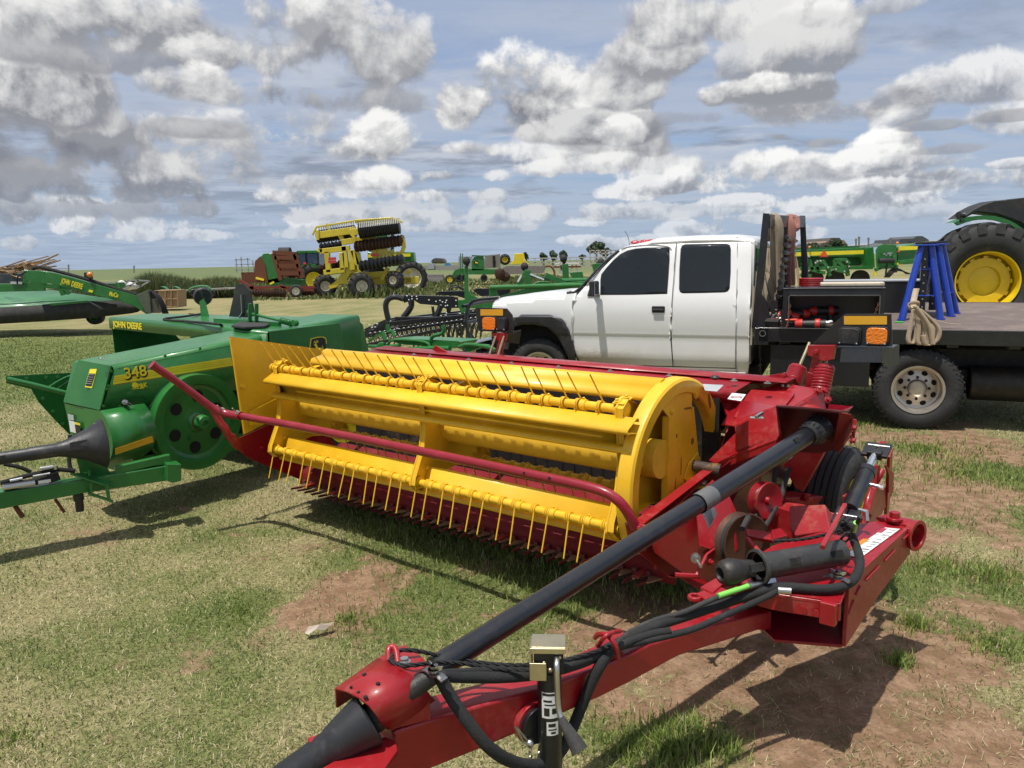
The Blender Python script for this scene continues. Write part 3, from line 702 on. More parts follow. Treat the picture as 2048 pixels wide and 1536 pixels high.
# conditioning rolls and rubber flap behind the reel
mb = MB(); mb.cyl((-2.8, .93, .62), (.02, .93, .62), .13, 28); mb.cyl((-2.8, .96, .89), (.02, .96, .89), .12, 28)
for k in range(8):
    a = k*math.pi/4
    for i in range(1): mb.beam((-2.78, .93+.125*math.cos(a), .62+.125*math.sin(a)), (0, .93+.125*math.cos(a), .62+.125*math.sin(a)), .03, .03)
mb.build('conditioning_roll', M['rubber'], hm)
MB().sheet([(-2.82, .80, .30), (.08, .80, .30), (.08, .80, .98), (-2.82, .80, .98)], .006).build('housing_shade_sheet', paint('housing_shade_black', (.012, .010, .010), .85, 0, .3), hm)  # added dark sheet, its black stands in for the shade behind the reel
# hood -------------------------------------------------------------------------
ht = [(.86, .95), (.80, 1.005), (.82, 1.025), (1.02, 1.045), (1.06, 1.048)]
o = bat(ht, -2.84, .16).build('hood', M['red'], hm, ang=20); solid(o, .004)
ht2 = [(1.0, 1.056), (1.16, 1.060), (1.20, 1.03), (1.50, .86), (1.62, .60)]
o = bat(ht2, -2.84, .34).build('hood_rear_cover', M['red'], hm, ang=20); solid(o, .004)
mb = MB()
for u, v in ((828, 710), (860, 713), (937, 720), (1023, 727), (1117, 735), (1220, 743), (1338, 752), (1468, 762), (1535, 767)):
    p = HY.Z(u, v, 1.062); mb.bolt(p, (0, 0, 1), .009, .012); mb.lathe([(.0, 0), (.018, 0), (.018, .003), (0, .003)], p, (0, 0, 1), 14)
mb.build('hood_bolts', M['steel'], hm)
mb = MB(); mb.sheet([HY.Z(1405, 768, 1.064), HY.Z(1447, 770, 1.064), HY.Z(1434, 783, 1.064), HY.Z(1410, 781, 1.064)], .001); mb.build('spec_decal', paint('grey_spec_plate', (.46, .48, .50), .4, .2, .2, scale=20), hm)
mb = MB(); mb.sheet([HY.Z(1464, 786, 1.05), HY.Z(1492, 789, 1.05), HY.Z(1482, 802, 1.05), HY.Z(1455, 798, 1.05)], .0015); dc = mb.build('warning_decal', M['white'], hm)
c0 = HY.Z(1473, 794, 1.053); mb = MB(); mb.lathe([(.022, 0), (.026, 0), (.026, .001), (.022, .001)], c0, (0, 0, 1), 20, closed=True); mb.beam(c0+Vector((-.016, -.016, .001)), c0+Vector((.016, .016, .001)), .004, .001); mb.build('prohibition_mark', M['redlens'], dc)

# near side sheets and gearbox arm --------------------------------------------------
side = [(-.16, .585), (-.02, .60), (.20, .60), (.50, .645), (.665, .68), (.73, .72), (.80, .80), (1.05, .98), (1.30, .98), (1.30, .30), (1.05, .20), (.80, .13), (.45, .14), (.20, .235), (-.13, .47)]
mb = MB().sheet([(.115, y, z) for y, z in side], .006)
mb.beam((.135, -.14, .588), (.135, .62, .672), .05, .006); mb.beam((.125, .20, .232), (.125, .8, .13), .03, .006)
mb.build('side_sheet', M['red'], hm)
mb = MB(); mb.beam(HY.Y(1395, 960, .50), HY.Y(1332, 1022, .15), .075, .008, up=(-.2, -.6, .8)); mb.build('adjuster_strap', M['red'], hm, bevel=.002)
mb = MB(); mb.beam(HY.Y(1382, 966, .425), HY.Y(1371, 976, .38), .018, .004, up=(-.2, -.6, .8)); 
# dark slot is a recess plate laid on the strap
mb.build('strap_slot', M['darkhole'], hm)
# sloping outer shields under the driveline
P1 = [HY.X(1300, 1075, .17), HY.X(1400, 985, .17), HY.X(1425, 960, .17), HY.X(1450, 1000, .24), HY.X(1475, 1060, .26), HY.X(1470, 1080, .26), HY.X(1405, 1100, .24), HY.X(1410, 1160, .23), HY.X(1370, 1150, .2), HY.X(1310, 1105, .17)]
MB().sheet(P1, .006).build('front_shield', M['red'], hm)
P2 = [HY.X(1425, 960, .20), HY.X(1455, 985, .32), HY.X(1480, 1040, .36), HY.X(1478, 1062, .36), HY.X(1420, 1098, .30), HY.X(1398, 1092, .26), HY.X(1390, 1000, .20)]
sh2 = MB().sheet(P2, .006).build('shield', M['red'], hm)
def on(Fx, pts, x): return [HY.X(u, v, x) for u, v in pts]
mb = MB().sheet(on(None, [(1404, 1026), (1426, 1009), (1434, 1028), (1418, 1058)], .335), .002); dcl = mb.build('instruction_decal', M['white'], hm)
mb = MB()
for k in range(7): a = HY.X(1410+k*1.6, 1024+k*4.2, .3385); b_ = HY.X(1423+k*.9, 1016+k*3.4, .3385); mb.beam(a, b_, .004, .001)
mb.build('decal_print', paint('grey_print', (.25, .25, .26), .6, 0, 0), dcl)
mb = MB().sheet(on(None, [(1413, 1108), (1440, 1088), (1458, 1094), (1466, 1130), (1462, 1176), (1440, 1180), (1392, 1150)], .42), .012)
mb.bolt(HY.X(1420, 1124, .43), (1, -.2, 0), .010, .016); mb.build('gusset', M['red'], hm, bevel=.002)
mb = MB(); p = HY.X(1390, 1115, .40); mb.bolt(p, (1, -1, 0), .014, .03); mb.cyl(p, p+Vector((.05, -.05, -.01)), .007, 8); mb.build('gusset_bolt', M['steel'], hm)
mb = MB().tube([HY.X(1350, 1150, .30), HY.X(1385, 1152, .36), HY.X(1410, 1152, .40), HY.X(1455, 1166, .45)], .012, 8); mb.sheet([HY.X(1350, 1150, .30), HY.X(1455, 1166, .45), HY.X(1450, 1190, .45), HY.X(1400, 1180, .38)], .006); mb.build('skid_flange', M['red'], hm)

# gearbox arm: a folded cover reaching from the hood out to the input gearbox
A = dict(a=HY.X(1418, 921, .13), b=HY.X(1434, 927, .16), c=HY.Y(1553, 880, .52), d=HY.Y(1562, 866, .56), e=HY.Y(1553, 813, .62), f=HY.Y(1580, 818, .80), g=HY.Y(1642, 780, 1.10), h=HY.Y(1560, 766, 1.10), i=HY.Y(1475, 800, .93), j=HY.Y(1443, 850, .70), k=HY.Y(1470, 853, .68), l=HY.Y(1472, 866, .62))
mb = MB(); mb.sheet([A['a'], A['b'], A['c'], A['d'], A['l']], .006); mb.sheet([A['l'], A['d'], A['e'], A['k']], .006); mb.sheet([A['k'], A['e'], A['f'], A['i'], A['j']], .006); mb.sheet([A['i'], A['f'], A['g'], A['h']], .006)
dn = Vector((0, 0, -.035)); mb.add([A['b'], A['c'], A['c']+dn, A['b']+dn], [(0, 1, 2, 3)]); mb.add([A['c'], A['d'], A['d']+dn, A['c']+dn], [(0, 1, 2, 3)])
arm = mb.build('gearbox_arm', M['red'], hm)
mb = MB().sheet([HY.Y(1468, 838, .70)+Vector((0, 0, .008)), HY.Y(1548, 843, .64)+Vector((0, 0, .008)), HY.Y(1590, 790, .98)+Vector((0, 0, .008)), HY.Y(1500, 782, 1.02)+Vector((0, 0, .008))], .003); mb.build('access_cover', M['reddirty'], arm)
mb = MB().sheet([A['f'], A['g'], A['g']+Vector((.03, .02, -.16)), A['f']+Vector((.06, -.02, -.16))], .02)
for u, v, y in ((1612, 806, .95), (1634, 783, 1.05), (1647, 782, 1.08), (1655, 800, 1.05)): mb.bolt(HY.Y(u, v, y), (.7, -.5, .4), .013, .02)
mb.ball(HY.Y(1617, 830, .92), .09, 14, (.9, .9, .6)); mb.build('gearbox', M['reddirty'], hm, bevel=.004)
mb = MB(); c0 = HY.Z(1515, 841, .99); mb.beam(c0+Vector((-.03, -.01, .012)), c0+Vector((.02, .015, .012)), .03, .006); mb.beam(c0+Vector((.0, -.02, .02)), c0+Vector((.01, .03, .03)), .012, .012); mb.build('latch', M['steel'], arm, bevel=.001)
mb = MB()
for u, v in ((1565, 777), (1576, 777)): mb.bolt(HY.Y(u, v, 1.08)+Vector((0, 0, .01)), (0, 0, 1), .010, .012)
mb.build('arm_bolts', M['steel'], arm)
mb = MB().sheet([HY.X(1440, 793, .05), HY.X(1478, 813, .12), HY.X(1455, 835, .14), HY.X(1450, 820, .1)], .006); mb.build('baffle', M['red'], hm)
# dark mouth of the belt drive behind the driveline
mb = MB(); mb.sheet([(.13, .55, .63), (.40, .62, .86), (.62, .70, .93), (.62, 1.2, .93), (.13, 1.2, .93), (.13, 1.2, .25), (.13, .6, .25)], .004); mb.build('inner_panel', M['redpipe'], hm)
mb = MB().prism([HY.Y(1598, 905, .62), HY.Y(1652, 897, .62), HY.Y(1604, 984, .72), HY.Y(1590, 975, .70), HY.Y(1565, 930, .62)], (.0, .05, 0)); mb.build('gearbox_leg', M['reddirty'], hm, bevel=.002)

# input shield plate and dusty flap
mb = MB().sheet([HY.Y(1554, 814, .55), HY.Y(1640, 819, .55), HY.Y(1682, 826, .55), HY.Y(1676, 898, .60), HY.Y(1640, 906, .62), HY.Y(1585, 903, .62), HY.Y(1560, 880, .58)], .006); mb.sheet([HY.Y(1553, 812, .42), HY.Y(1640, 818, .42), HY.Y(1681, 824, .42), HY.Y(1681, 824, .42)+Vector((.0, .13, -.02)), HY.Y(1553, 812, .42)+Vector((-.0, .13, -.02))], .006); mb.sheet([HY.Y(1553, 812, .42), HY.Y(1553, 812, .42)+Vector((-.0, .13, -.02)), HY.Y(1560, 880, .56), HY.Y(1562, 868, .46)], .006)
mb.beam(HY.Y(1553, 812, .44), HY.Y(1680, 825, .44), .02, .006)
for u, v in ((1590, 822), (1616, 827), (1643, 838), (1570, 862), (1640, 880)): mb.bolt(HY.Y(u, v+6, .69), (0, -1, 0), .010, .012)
mb.build('driveline_shield', paint('shaded_guard_red', (.085, .004, .006), .5, .1, .5, (.03, .015, .012), 9), hm)  # shade inside the guard is put into this near-black red
mb = MB().sheet([HY.Y(1680, 825, .44), HY.Y(1702, 829, .44), HY.Y(1706, 836, .49), HY.Y(1702, 870, .46), HY.Y(1677, 907, .50), HY.Y(1668, 893, .56), HY.Y(1674, 870, .60)], .006); mb.build('dusty_flap', paint('dust_caked_red_sheet', (.25, .03, .02), .8, 0, 1.0, (.30, .24, .13), 2.2, bump=.2), hm)
mb = MB(); mb.beam(HY.Y(1706, 838, .52), HY.Y(1702, 875, .50), .03, .012); mb.bolt(HY.Y(1703, 855, .48), (1, 0, 0), .012, .02); mb.bolt(HY.Y(1701, 880, .48), (1, 0, 0), .012, .02); mb.build('flap_strap', M['red'], hm, bevel=.002)

# driveline ------------------------------------------------------------------------
T0 = HY.Y(1636, 858, .50); T1 = HY.Z(868, 1338, .63); dT = (T1-T0).normalized(); LT = (T1-T0).length
def at_(t): return T0+dT*t
mb = MB().lathe([(.038, 0), (.038, .72*LT/2), (.038, LT*.41), (.0335, LT*.412), (.0335, LT), (1e-4, LT)], T0, dT, 32)
dl = mb.build('driveline_tube', M['black'], hm, ang=30)
MB().lathe([(.0382, LT*.385), (.0386, LT*.386), (.0386, LT*.425), (.0382, LT*.426)], T0, dT, 32).build('worn_band', paint('worn_grey_band', (.13, .13, .13), .45, 0, .8, (.07, .06, .05), 20), dl)
mb = MB(); mb.lathe([(.030, -.02), (.060, -.015), (.063, .02), (.054, .055), (.046, .075), (.042, .10)], T0, dT, 28)
xx, yy = mb.ringframe(dT)
for k in range(16):
    a = 2*math.pi*k/16; e = xx*math.cos(a)+yy*math.sin(a); mb.beam(T0+e*.063+dT*(-.01), T0+e*.048+dT*.075, .005, .007, up=e)
mb.build('driveline_cone', M['plastic'], dl)
mb = MB()
upT = (Vector((0, 0, 1))-dT*dT.z).normalized(); sdT = dT.cross(upT)
cdir = (upT*.6-sdT*.55).normalized() if (Vector((1, -1, 0)).dot(-sdT) > 0) else (upT*.6+sdT*.55).normalized()
for t_, w_, l_ in ((.21, .011, .035),): mb.beam(at_(t_)+cdir*.0385, at_(t_+l_)+cdir*.0385, .022, .006, up=cdir)
mb.build('inspection_hole', M['darkhole'], dl)

# tongue and swing frame ------------------------------------------------------------
q0 = HY.Z(1516, 1228, .50); q1 = HY.Z(785, 1464, .56)
ang_w = math.degrees(math.atan2((HY.wor(q0)-HY.wor(q1)).y, (HY.wor(q0)-HY.wor(q1)).x))
TG = Frame(HY.wor((q0.x, q0.y, 0)), ang_w-90)       # tongue frame: X sideways, Y along the tongue to the rear
toH = lambda p: HY.loc(TG.wor(p))
def side_px(pts, x=0.0): return [toH(TG.X(u, v, x)) for u, v in pts]
exT = HY.loc(HY.o+TG.ex)-HY.loc(HY.o); eyT = HY.loc(HY.o+TG.ey)-HY.loc(HY.o)
sgn = 1.0 if exT.dot(Vector((1, 0, 0))) > 0 else -1.0
outl = [(792, 1503), (785, 1464), (902, 1426), (1073, 1380), (1200, 1335), (1304, 1286), (1420, 1252), (1516, 1228), (1545, 1222), (1545, 1262), (1516, 1262), (1358, 1313), (1260, 1366), (1200, 1396), (970, 1496), (868, 1537), (800, 1563), (745, 1590), (748, 1545)]
thick = exT*(-.105*sgn)
mb = MB().prism(side_px(outl), thick); tongue = mb.build('tongue', M['red'], hm, bevel=.010)
mb = MB()
mb.prism([p+Vector((0, 0, .0)) for p in side_px([(1235, 1262), (1255, 1300), (1300, 1283), (1300, 1262)])], thick*.0+exT*(-.1*sgn))
# front drawbar strap below the hood
p0 = toH(TG.X(760, 1478, 0)); p1 = toH(TG.X(560, 1548, 0))
mb = MB().prism([HY.Z(u, v, .545) for u, v in ((560, 1585), (700, 1502), (770, 1472), (792, 1480), (796, 1500), (735, 1585))], (0, 0, -.014)); mb.build('drawbar_strap', M['reddirty'], tongue, bevel=.004)
mb = MB(); c0 = p0*.55+p1*.45+exT*(-.05*sgn)+Vector((0, 0, .022)); mb.beam(c0, c0+eyT*-.05, .02, .012); mb.cyl(c0+eyT*.04, c0+eyT*.04+Vector((0, 0, .004)), .013, 14); mb.build('strap_lug', M['red'], tongue, bevel=.002)
# jack ------------------------------------------------------------------------------
jd = 2.18
J = Frame((0, 0), 0); jt = toH(TG.X(1098, 1338, sgn*.052)); jb = Vector((jt.x, jt.y, .02))
mb = MB().cyl(jb, jt, .033, 28); mb.cyl((jb.x, jb.y, .0), (jb.x, jb.y, .02), .06, 20); jack = mb.build('jack', M['black'], hm)
hx_ = Vector((.82, .57, 0)).normalized(); hy_ = Vector((-.57, .82, 0)).normalized(); rotj = Matrix((hx_, hy_, Vector((0, 0, 1)))).transposed()
mb = MB(); hc = jt+Vector((0, 0, .038)); mb.box(hc+hy_*0, (.078, .058, .078), rotj); mb.build('jack_head', M['castiron'], jack, bevel=.003)
mb = MB(); mb.box(hc+Vector((0, 0, .042)), (.092, .074, .005), rotj); mb.box(hc+Vector((0, 0, .034))-hy_*.038, (.092, .004, .016), rotj); mb.box(hc-hx_*.047+Vector((0, 0, -.006)), (.005, .07, .09), rotj); mb.box(hc-hx_*.028-hy_*.040+Vector((0, 0, -.024)), (.045, .006, .05), rotj); mb.build('jack_cap', M['zincyellow'], jack, bevel=.004)
mb = MB(); fcn = (-hy_*.86+hx_*.5).normalized()
for a_, b_ in ((.028, .012), (-.012, -.004), (.004, -.024)): q = hc+hx_*a_-hy_*.030+Vector((0, 0, b_)); mb.ball(q, .0065, 10)
mb.build('rivets', M['zincyellow'], jack)
k0 = hc+hx_*.022-hy_*.03+Vector((0, 0, .012)); 
cr = [k0, k0-hy_*.022, k0-hy_*.034+Vector((0, 0, -.01)), k0-hy_*.036+Vector((0, 0, -.04)), k0-hy_*.036+hx_*.002+Vector((0, 0, -.125)), k0-hy_*.052+hx_*.014+Vector((0, 0, -.15))]
mb = MB().tube(cr, .0075, 12, 2); mb.build('jack_crank', M['steel'], jack)
g0 = cr[-1]; gd = (hx_*.55-hy_*.45+Vector((0, 0, -.72))).normalized()
mb = MB().lathe([(.009, -.01), (.012, .0), (.016, .03), (.0225, .078), (.0235, .082), (.019, .083), (.015, .07), (.0, .068)], g0, gd, 22); mb.build('crank_grip', M['rubber'], jack)
mb = MB(); cyaw = math.atan2((-hy_*.8+hx_*.1).y, (-hy_*.8+hx_*.1).x)
def wrap(z0, z1, a0, a1, r_, nseg=8):
    vs = []; fs = []
    for i in range(nseg+1):
        a = cyaw+a0+(a1-a0)*i/nseg
        for z in (z0, z1): vs.append((jt.x+r_*math.cos(a), jt.y+r_*math.sin(a), z))
    for i in range(nseg): fs.append((2*i, 2*i+2, 2*i+3, 2*i+1))
    return vs, fs
mb.add(*wrap(jt.z-.125, jt.z-.05, -.75, .75, .0335)); mb.add(*wrap(jt.z-.175, jt.z-.135, -.35, .65, .0335)); jd_ = mb.build('jack_decal', M['white'], jack)
mb = MB()
for (z0, z1, a0, a1) in [(.060, .053, -.7, .7), (.072, .078, -.6, .1), (.084, .088, -.5, .5), (.095, .118, -.55, -.1), (.096, .112, .1, .6), (.140, .150, -.2, .4), (.156, .160, -.2, .5), (.164, .170, 0, .4)]: mb.add(*wrap(jt.z-z1, jt.z-z0, a0, a1, .0338))
mb.build('decal_print', M['blackdecal'], jd_)
# jack mount ring, pin, clip and chain
rm = toH(TG.X(1065, 1440, 0)); mb = MB(); mb.lathe([(.035, -.01), (.062, -.01), (.062, .02), (.035, .02)], rm, exT*sgn, 26, closed=True); mb.build('jack_mount', M['red'], tongue, bevel=.002)
mb = MB(); mb.lathe([(.0, .02), (.052, .02), (.052, .034), (.0, .034)], rm, exT*sgn, 26); mb.sheet([rm+exT*sgn*.03+Vector((0, 0, -.03)), rm+exT*sgn*.03+eyT*.07+Vector((0, 0, .03)), rm+exT*sgn*.03+eyT*.07+Vector((0, 0, -.15)), rm+exT*sgn*.03+eyT*.03+Vector((0, 0, -.13))], .01); mb.build('jack_flange', M['black'], jack, bevel=.002)
mb = MB(); c0 = rm+exT*sgn*.045-eyT*.04+Vector((0, 0, -.03)); mb.tube([c0, c0-eyT*.04+Vector((0, 0, .06)), c0-eyT*.045+Vector((0, 0, .065)), c0-eyT*.02+Vector((0, 0, .01)), c0], .003, 8); mb.ball(c0, .012, 10); mb.build('hitch_clip', M['steel'], jack)
def chain(mb, pts, r_=.0075, w=.0022):
    pts = [Vector(p) for p in pts]; acc_ = []; 
    L = sum((b_-a).length for a, b_ in zip(pts, pts[1:])); n = max(2, int(L/(r_*2.1)))
    def pt(s_):
        d_ = s_*L
        for a, b_ in zip(pts, pts[1:]):
            l_ = (b_-a).length
            if d_ <= l_ or b_ is pts[-1]: return a.lerp(b_, min(1, d_/max(l_, 1e-6))), (b_-a).normalized()
            d_ -= l_
    for i in range(n):
        c_, d_ = pt((i+.5)/n); x, y = mb.ringframe(d_); s2 = x if i % 2 else y
        mb.tube([c_+d_*math.cos(t)*r_*1.35+s2*math.sin(t)*r_*.8 for t in [k*math.pi/5 for k in range(10)]], w, 5, closed=True)
mb = MB(); chain(mb, [c0, c0+Vector((.005, 0, -.12)), c0+Vector((.01, .0, -.23))], .006, .0016); chain(mb, [c0+eyT*.035, c0+eyT*.02+Vector((.0, 0, -.12)), c0+eyT*.012+Vector((.01, .0, -.23))], .006, .0016); mb.build('chain', M['steel'], jack)

# red hood over the front joint -----------------------------------------------------------
def hp(u, v, z): return HY.Z(u, v, z)
zt = .67
a1, a2, a3, a4 = hp(671, 1386, zt-.03), hp(755, 1313, zt+.01), hp(812, 1290, zt+.005), hp(852, 1330, zt-.01)
b1, b2, b3, b4 = hp(735, 1398, zt+.01), hp(838, 1340, zt+.03), hp(870, 1372, zt-.01), hp(868, 1400, zt-.06)
c1, c2 = hp(783, 1460, zt-.13), hp(869, 1400, zt-.10)
H1 = [hp(671, 1376, .665), hp(760, 1318, .69), hp(800, 1345, .70), hp(838, 1372, .685), hp(869, 1393, .625), hp(869, 1410, .60), hp(783, 1461, .575), hp(768, 1450, .60), hp(750, 1425, .65), hp(725, 1402, .685)]
mb = MB()
E_ = [hp(671, 1378, .66), hp(692, 1383, .675), hp(718, 1396, .685), hp(738, 1412, .672), hp(752, 1430, .645), hp(762, 1447, .61), hp(783, 1461, .57)]
K_ = [hp(756, 1318, .67), hp(775, 1323, .69), hp(800, 1336, .695), hp(822, 1350, .685), hp(842, 1368, .66), hp(856, 1385, .63), hp(869, 1400, .60)]
vs = E_+K_; n = 7
mb.add(vs, [(i, i+1, n+i+1, n+i) for i in range(6)])
mb.add([hp(671, 1378, .66), hp(756, 1318, .67), hp(756, 1318, .67)-Vector((0, 0, .06)), hp(671, 1378, .66)-Vector((0, 0, .05))], [(0, 1, 2, 3)])
hd = mb.build('joint_hood', M['reddirty'], hm, ang=60); solid(hd, .006)
mb = MB().sheet([hp(756, 1318, .675), hp(808, 1292, .675), hp(846, 1318, .672), hp(862, 1345, .668), hp(835, 1362, .672), hp(800, 1338, .70)], .008); mb.build('hood_tab', M['reddirty'], hm, bevel=.001)
mb = MB().tube([hp(778, 1321, .69), hp(776, 1300, .71), hp(783, 1292, .715), hp(792, 1297, .712), hp(796, 1326, .69)], .0085, 12, 2); mb.build('lifting_eye', M['red'], hm)
mb = MB(); mb.bolt(hp(809, 1326, .69), (0, 0, 1), .011, .014); mb.bolt(hp(783, 1306, .69), (0, 0, 1), .009, .012); mb.build('hood_bolt', M['steel'], hm)
mb = MB()
for u, v, z in ((729, 1350, .683), (756, 1368, .692), (702, 1375, .683), (717, 1385, .687), (731, 1395, .688)):
    q = hp(u, v, z); mb.cyl(q-Vector((0, 0, .001)), q+Vector((0, 0, .003)), .0055 if u > 728 else .0035, 10)
mb.build('hood_holes', M['darkhole'], hd)
mb = MB().prism(side_px([(775, 1462), (790, 1425), (860, 1400), (862, 1440)], 0), thick); mb.build('hood_stand', M['reddirty'], tongue, bevel=.003)
# black cone and front shaft disappearing under the picture edge
F0 = hp(737, 1440, .60); F1 = hp(590, 1545, .52); dF = (F1-F0).normalized()
mb = MB().lathe([(.028, .0), (.062, -.005), (.066, .0), (.062, .02), (.050, .075), (.044, .10), (.041, .105), (.036, .5), (.034, .75)], F0, dF, 30); mb.build('front_cone', M['plastic'], hm)
mb = MB().cyl(F0-dF*.18, F0+dF*.05, .026, 14); mb.ball(F0-dF*.02, .042, 12); mb.build('universal_joint', M['castiron'], hm)

# deck: the swing frame at the rear of the tongue --------------------------------------------
zd = .60
def D_(u, v, z=zd): return HY.Z(u, v, z)
top = [D_(1762, 1040), D_(1818, 1050), D_(1692, 1178), D_(1681, 1207), D_(1541, 1186), D_(1497, 1178), D_(1478, 1160), D_(1500, 1118), D_(1546, 1090), D_(1652, 1060)]
mb = MB().prism([p+Vector((0, 0, -.012)) for p in top], (0, 0, .012)); deck = mb.build('swing_frame_deck', M['red'], hm, bevel=.003)
mb = MB()
rs = [D_(1692, 1178)+Vector((.004, 0, .03)), D_(1818, 1050)+Vector((.004, 0, .004)), D_(1818, 1050)+Vector((.004, 0, -.12)), D_(1760, 1105)+Vector((.0, 0, -.165)), D_(1690, 1180)+Vector((.004, 0, -.20))]
mb.sheet(rs, .014)
for (u0, v0, u1, v1) in ((1820, 1066, 1806, 1078), (1790, 1100, 1770, 1122), (1758, 1133, 1732, 1160), (1722, 1172, 1712, 1190), (1708, 1200, 1697, 1228)):
    nn_ = (rs[1]-rs[0]).cross(Vector((0, 0, 1))).normalized(); nn_ = nn_ if nn_.x > 0 else -nn_
    a, b_ = pl_(HY, u0, v0, rs[0]+nn_*.008, nn_), pl_(HY, u1, v1, rs[0]+nn_*.008, nn_); mb.beam(a, b_, .008, .008)
mb.build('frame_side_plate', M['reddirty'], hm, bevel=.003)
l0, l1, l2 = D_(1681, 1207), D_(1541, 1186), D_(1497, 1178)
mb = MB(); dz_ = Vector((0, 0, -.062))
mb.prism([l0, l0+dz_, l1+dz_*.95, l2+dz_*.8, l2, l1], (0.0, .012, 0)); mb.build('frame_front_lip', M['red'], hm, bevel=.003)
mb = MB()
for u, v in ((1584, 1215), (1607, 1220), (1632, 1226)):
    q = HY.Y(u, v, l0.y*.6+l1.y*.4-.004); mb.cyl(q, q+Vector((0, -.004, 0)), .012, 14)
mb.build('lip_pins', M['reddirty'], hm)
mb = MB(); q = HY.Y(1657, 1226, l0.y-.015); mb.box(q, (.05, .03, .075)); mb.build('lip_stop', M['red'], hm, bevel=.004)
bt = [D_(1690, 1180)+Vector((0, 0, -.20)), D_(1541, 1186)+Vector((0, .05, -.19)), D_(1478, 1160)+Vector((-.1, .2, -.18)), D_(1652, 1060)+Vector((0, 0, -.17)), D_(1760, 1105)+Vector((0, 0, -.165))]
mb = MB().sheet(bt, .01); mb.build('frame_bottom_plate', M['redpipe'], hm)
mb = MB().sheet([D_(1478, 1160)+Vector((-.02, .02, -.02)), D_(1652, 1060)+Vector((0, 0, -.02)), D_(1652, 1060)+Vector((0, 0, -.17)), D_(1478, 1160)+Vector((-.02, .02, -.18))], .01); mb.build('frame_inner_web', M['redpipe'], hm)
rc_ = HY.Z(1826, 1069, .565); mb = MB().lathe([(.046, -.03), (.058, -.03), (.058, .010), (.064, .012), (.064, .022), (.050, .022), (.047, .0)], rc_, (1, -.30, 0), 30, closed=True); mb.build('pivot_ring', M['red'], hm)
mb = MB(); mb.prism([D_(1752, 1040), D_(1770, 1034), D_(1822, 1044), D_(1812, 1056)], (0, 0, .014)); mb.bolt(D_(1789, 1040, .617), (0, 0, 1), .022, .035); mb.build('pivot_pad', M['red'], hm, bevel=.003)
# deck decals
mb = MB().sheet([D_(1770, 1055, .6035), D_(1800, 1058, .6035), D_(1722, 1115, .6035), D_(1690, 1110, .6035)], .001); dk = mb.build('warning_decal_strip', M['white'], deck)
mb = MB()
for (q4) in (((1772, 1055.5), (1777, 1056), (1752, 1065), (1747, 1064.5)), ): pass
def quad(a, b_, c_, d_, z): return [D_(*a, z), D_(*b_, z), D_(*c_, z), D_(*d_, z)]
mb.sheet(quad((1765, 1056), (1775, 1057), (1763, 1066), (1752, 1064.5), .6045), .0006); mb.build('decal_red_block', M['redlens'], dk)
mb = MB(); mb.sheet(quad((1727, 1077), (1740, 1078.5), (1722, 1090), (1710, 1088), .6045), .0006); mb.sheet(quad((1700, 1095), (1708, 1096), (1700, 1102), (1694, 1101), .6045), .0006); mb.build('decal_orange_block', M['orangedecal'], dk)
mb = MB()
for k in range(11):
    t = k/10; u0, v0 = 1778-t*66, 1059.5+t*47; mb.beam(D_(u0, v0, .6046), D_(u0+13, v0+1.4, .6046), .0035, .0006)
for k in range(1, 4):
    t = k/4; u0, v0 = 1770-t*80, 1055+t*55; mb.beam(D_(u0, v0, .6047), D_(u0+31, v0+4, .6047), .0025, .0006)
mb.build('decal_print', M['blackdecal'], dk)
# cross tube, tongue hinge bracket, pulleys
mb = MB().beam(HY.Z(1650, 1060, .52), HY.Z(1520, 1020, .50), .13, .13); mb.beam(HY.Z(1560, 1010, .45), HY.Z(1700, 1005, .45), .11, .11)
mb.build('axle_beam', M['reddirty'], hm, bevel=.006)
mb = MB(); mb.sheet([HY.Y(1588, 1025, .42), HY.Y(1660, 1022, .42), HY.Y(1672, 1075, .30), HY.Y(1600, 1085, .30), HY.Y(1590, 1072, .34)], .10); mb.build('frame_gusset', M['reddirty'], hm, bevel=.006)
mb = MB(); mb.bolt(HY.Z(1612, 1000, .53), (0, 0, 1), .02, .03); mb.build('beam_bolt', M['red'], hm)
pc = HY.Y(1530, 1000, .42)
mb = MB().lathe([(.0, -.012), (.058, -.012), (.068, -.024), (.082, -.028), (.084, -.022), (.064, -.008), (.064, .008), (.084, .022), (.082, .028), (.066, .024), (.045, .016), (.020, .014), (.014, .03), (.0, .03)], pc, (.93, -.35, .1), 36); mb.build('idler_pulley', M['red'], hm)
MB().lathe([(.064, -.010), (.0645, .010)], pc, (.93, -.35, .1), 36).build('pulley_groove', M['chrome'], hm)
pc2 = HY.Y(1485, 1085, .10)
mb = MB().lathe([(.0, -.02), (.095, -.02), (.12, -.032), (.125, -.03), (.105, -.012), (.105, .012), (.125, .03), (.12, .032), (.10, .022), (.05, .015), (.0, .015)], pc2, (.90, -.42, .15), 40); mb.build('drive_pulley', paint('rusty_pulley', (.14, .07, .045), .5, 0, .5, (.05, .04, .03), 10, metal=.6), hm)
mb = MB(); 
mb.tube([pc2+Vector((.03, -.08, .09)), pc2+Vector((.02, .02, .122)), HY.Y(1500, 1050, .30), HY.Y(1545, 990, .55), HY.Y(1556, 900, .75)], .012, 8, 1)
mb.tube([HY.Y(1525, 1060, .35), HY.Y(1560, 1000, .5), HY.Y(1572, 960, .6), HY.Y(1585, 905, .7)], .013, 8, 1); mb.lathe([(.1065, -.012), (.112, -.010), (.112, .010), (.1065, .012)], pc2, (.90, -.42, .15), 40)
mb.build('drive_belt', M['rubber'], hm)
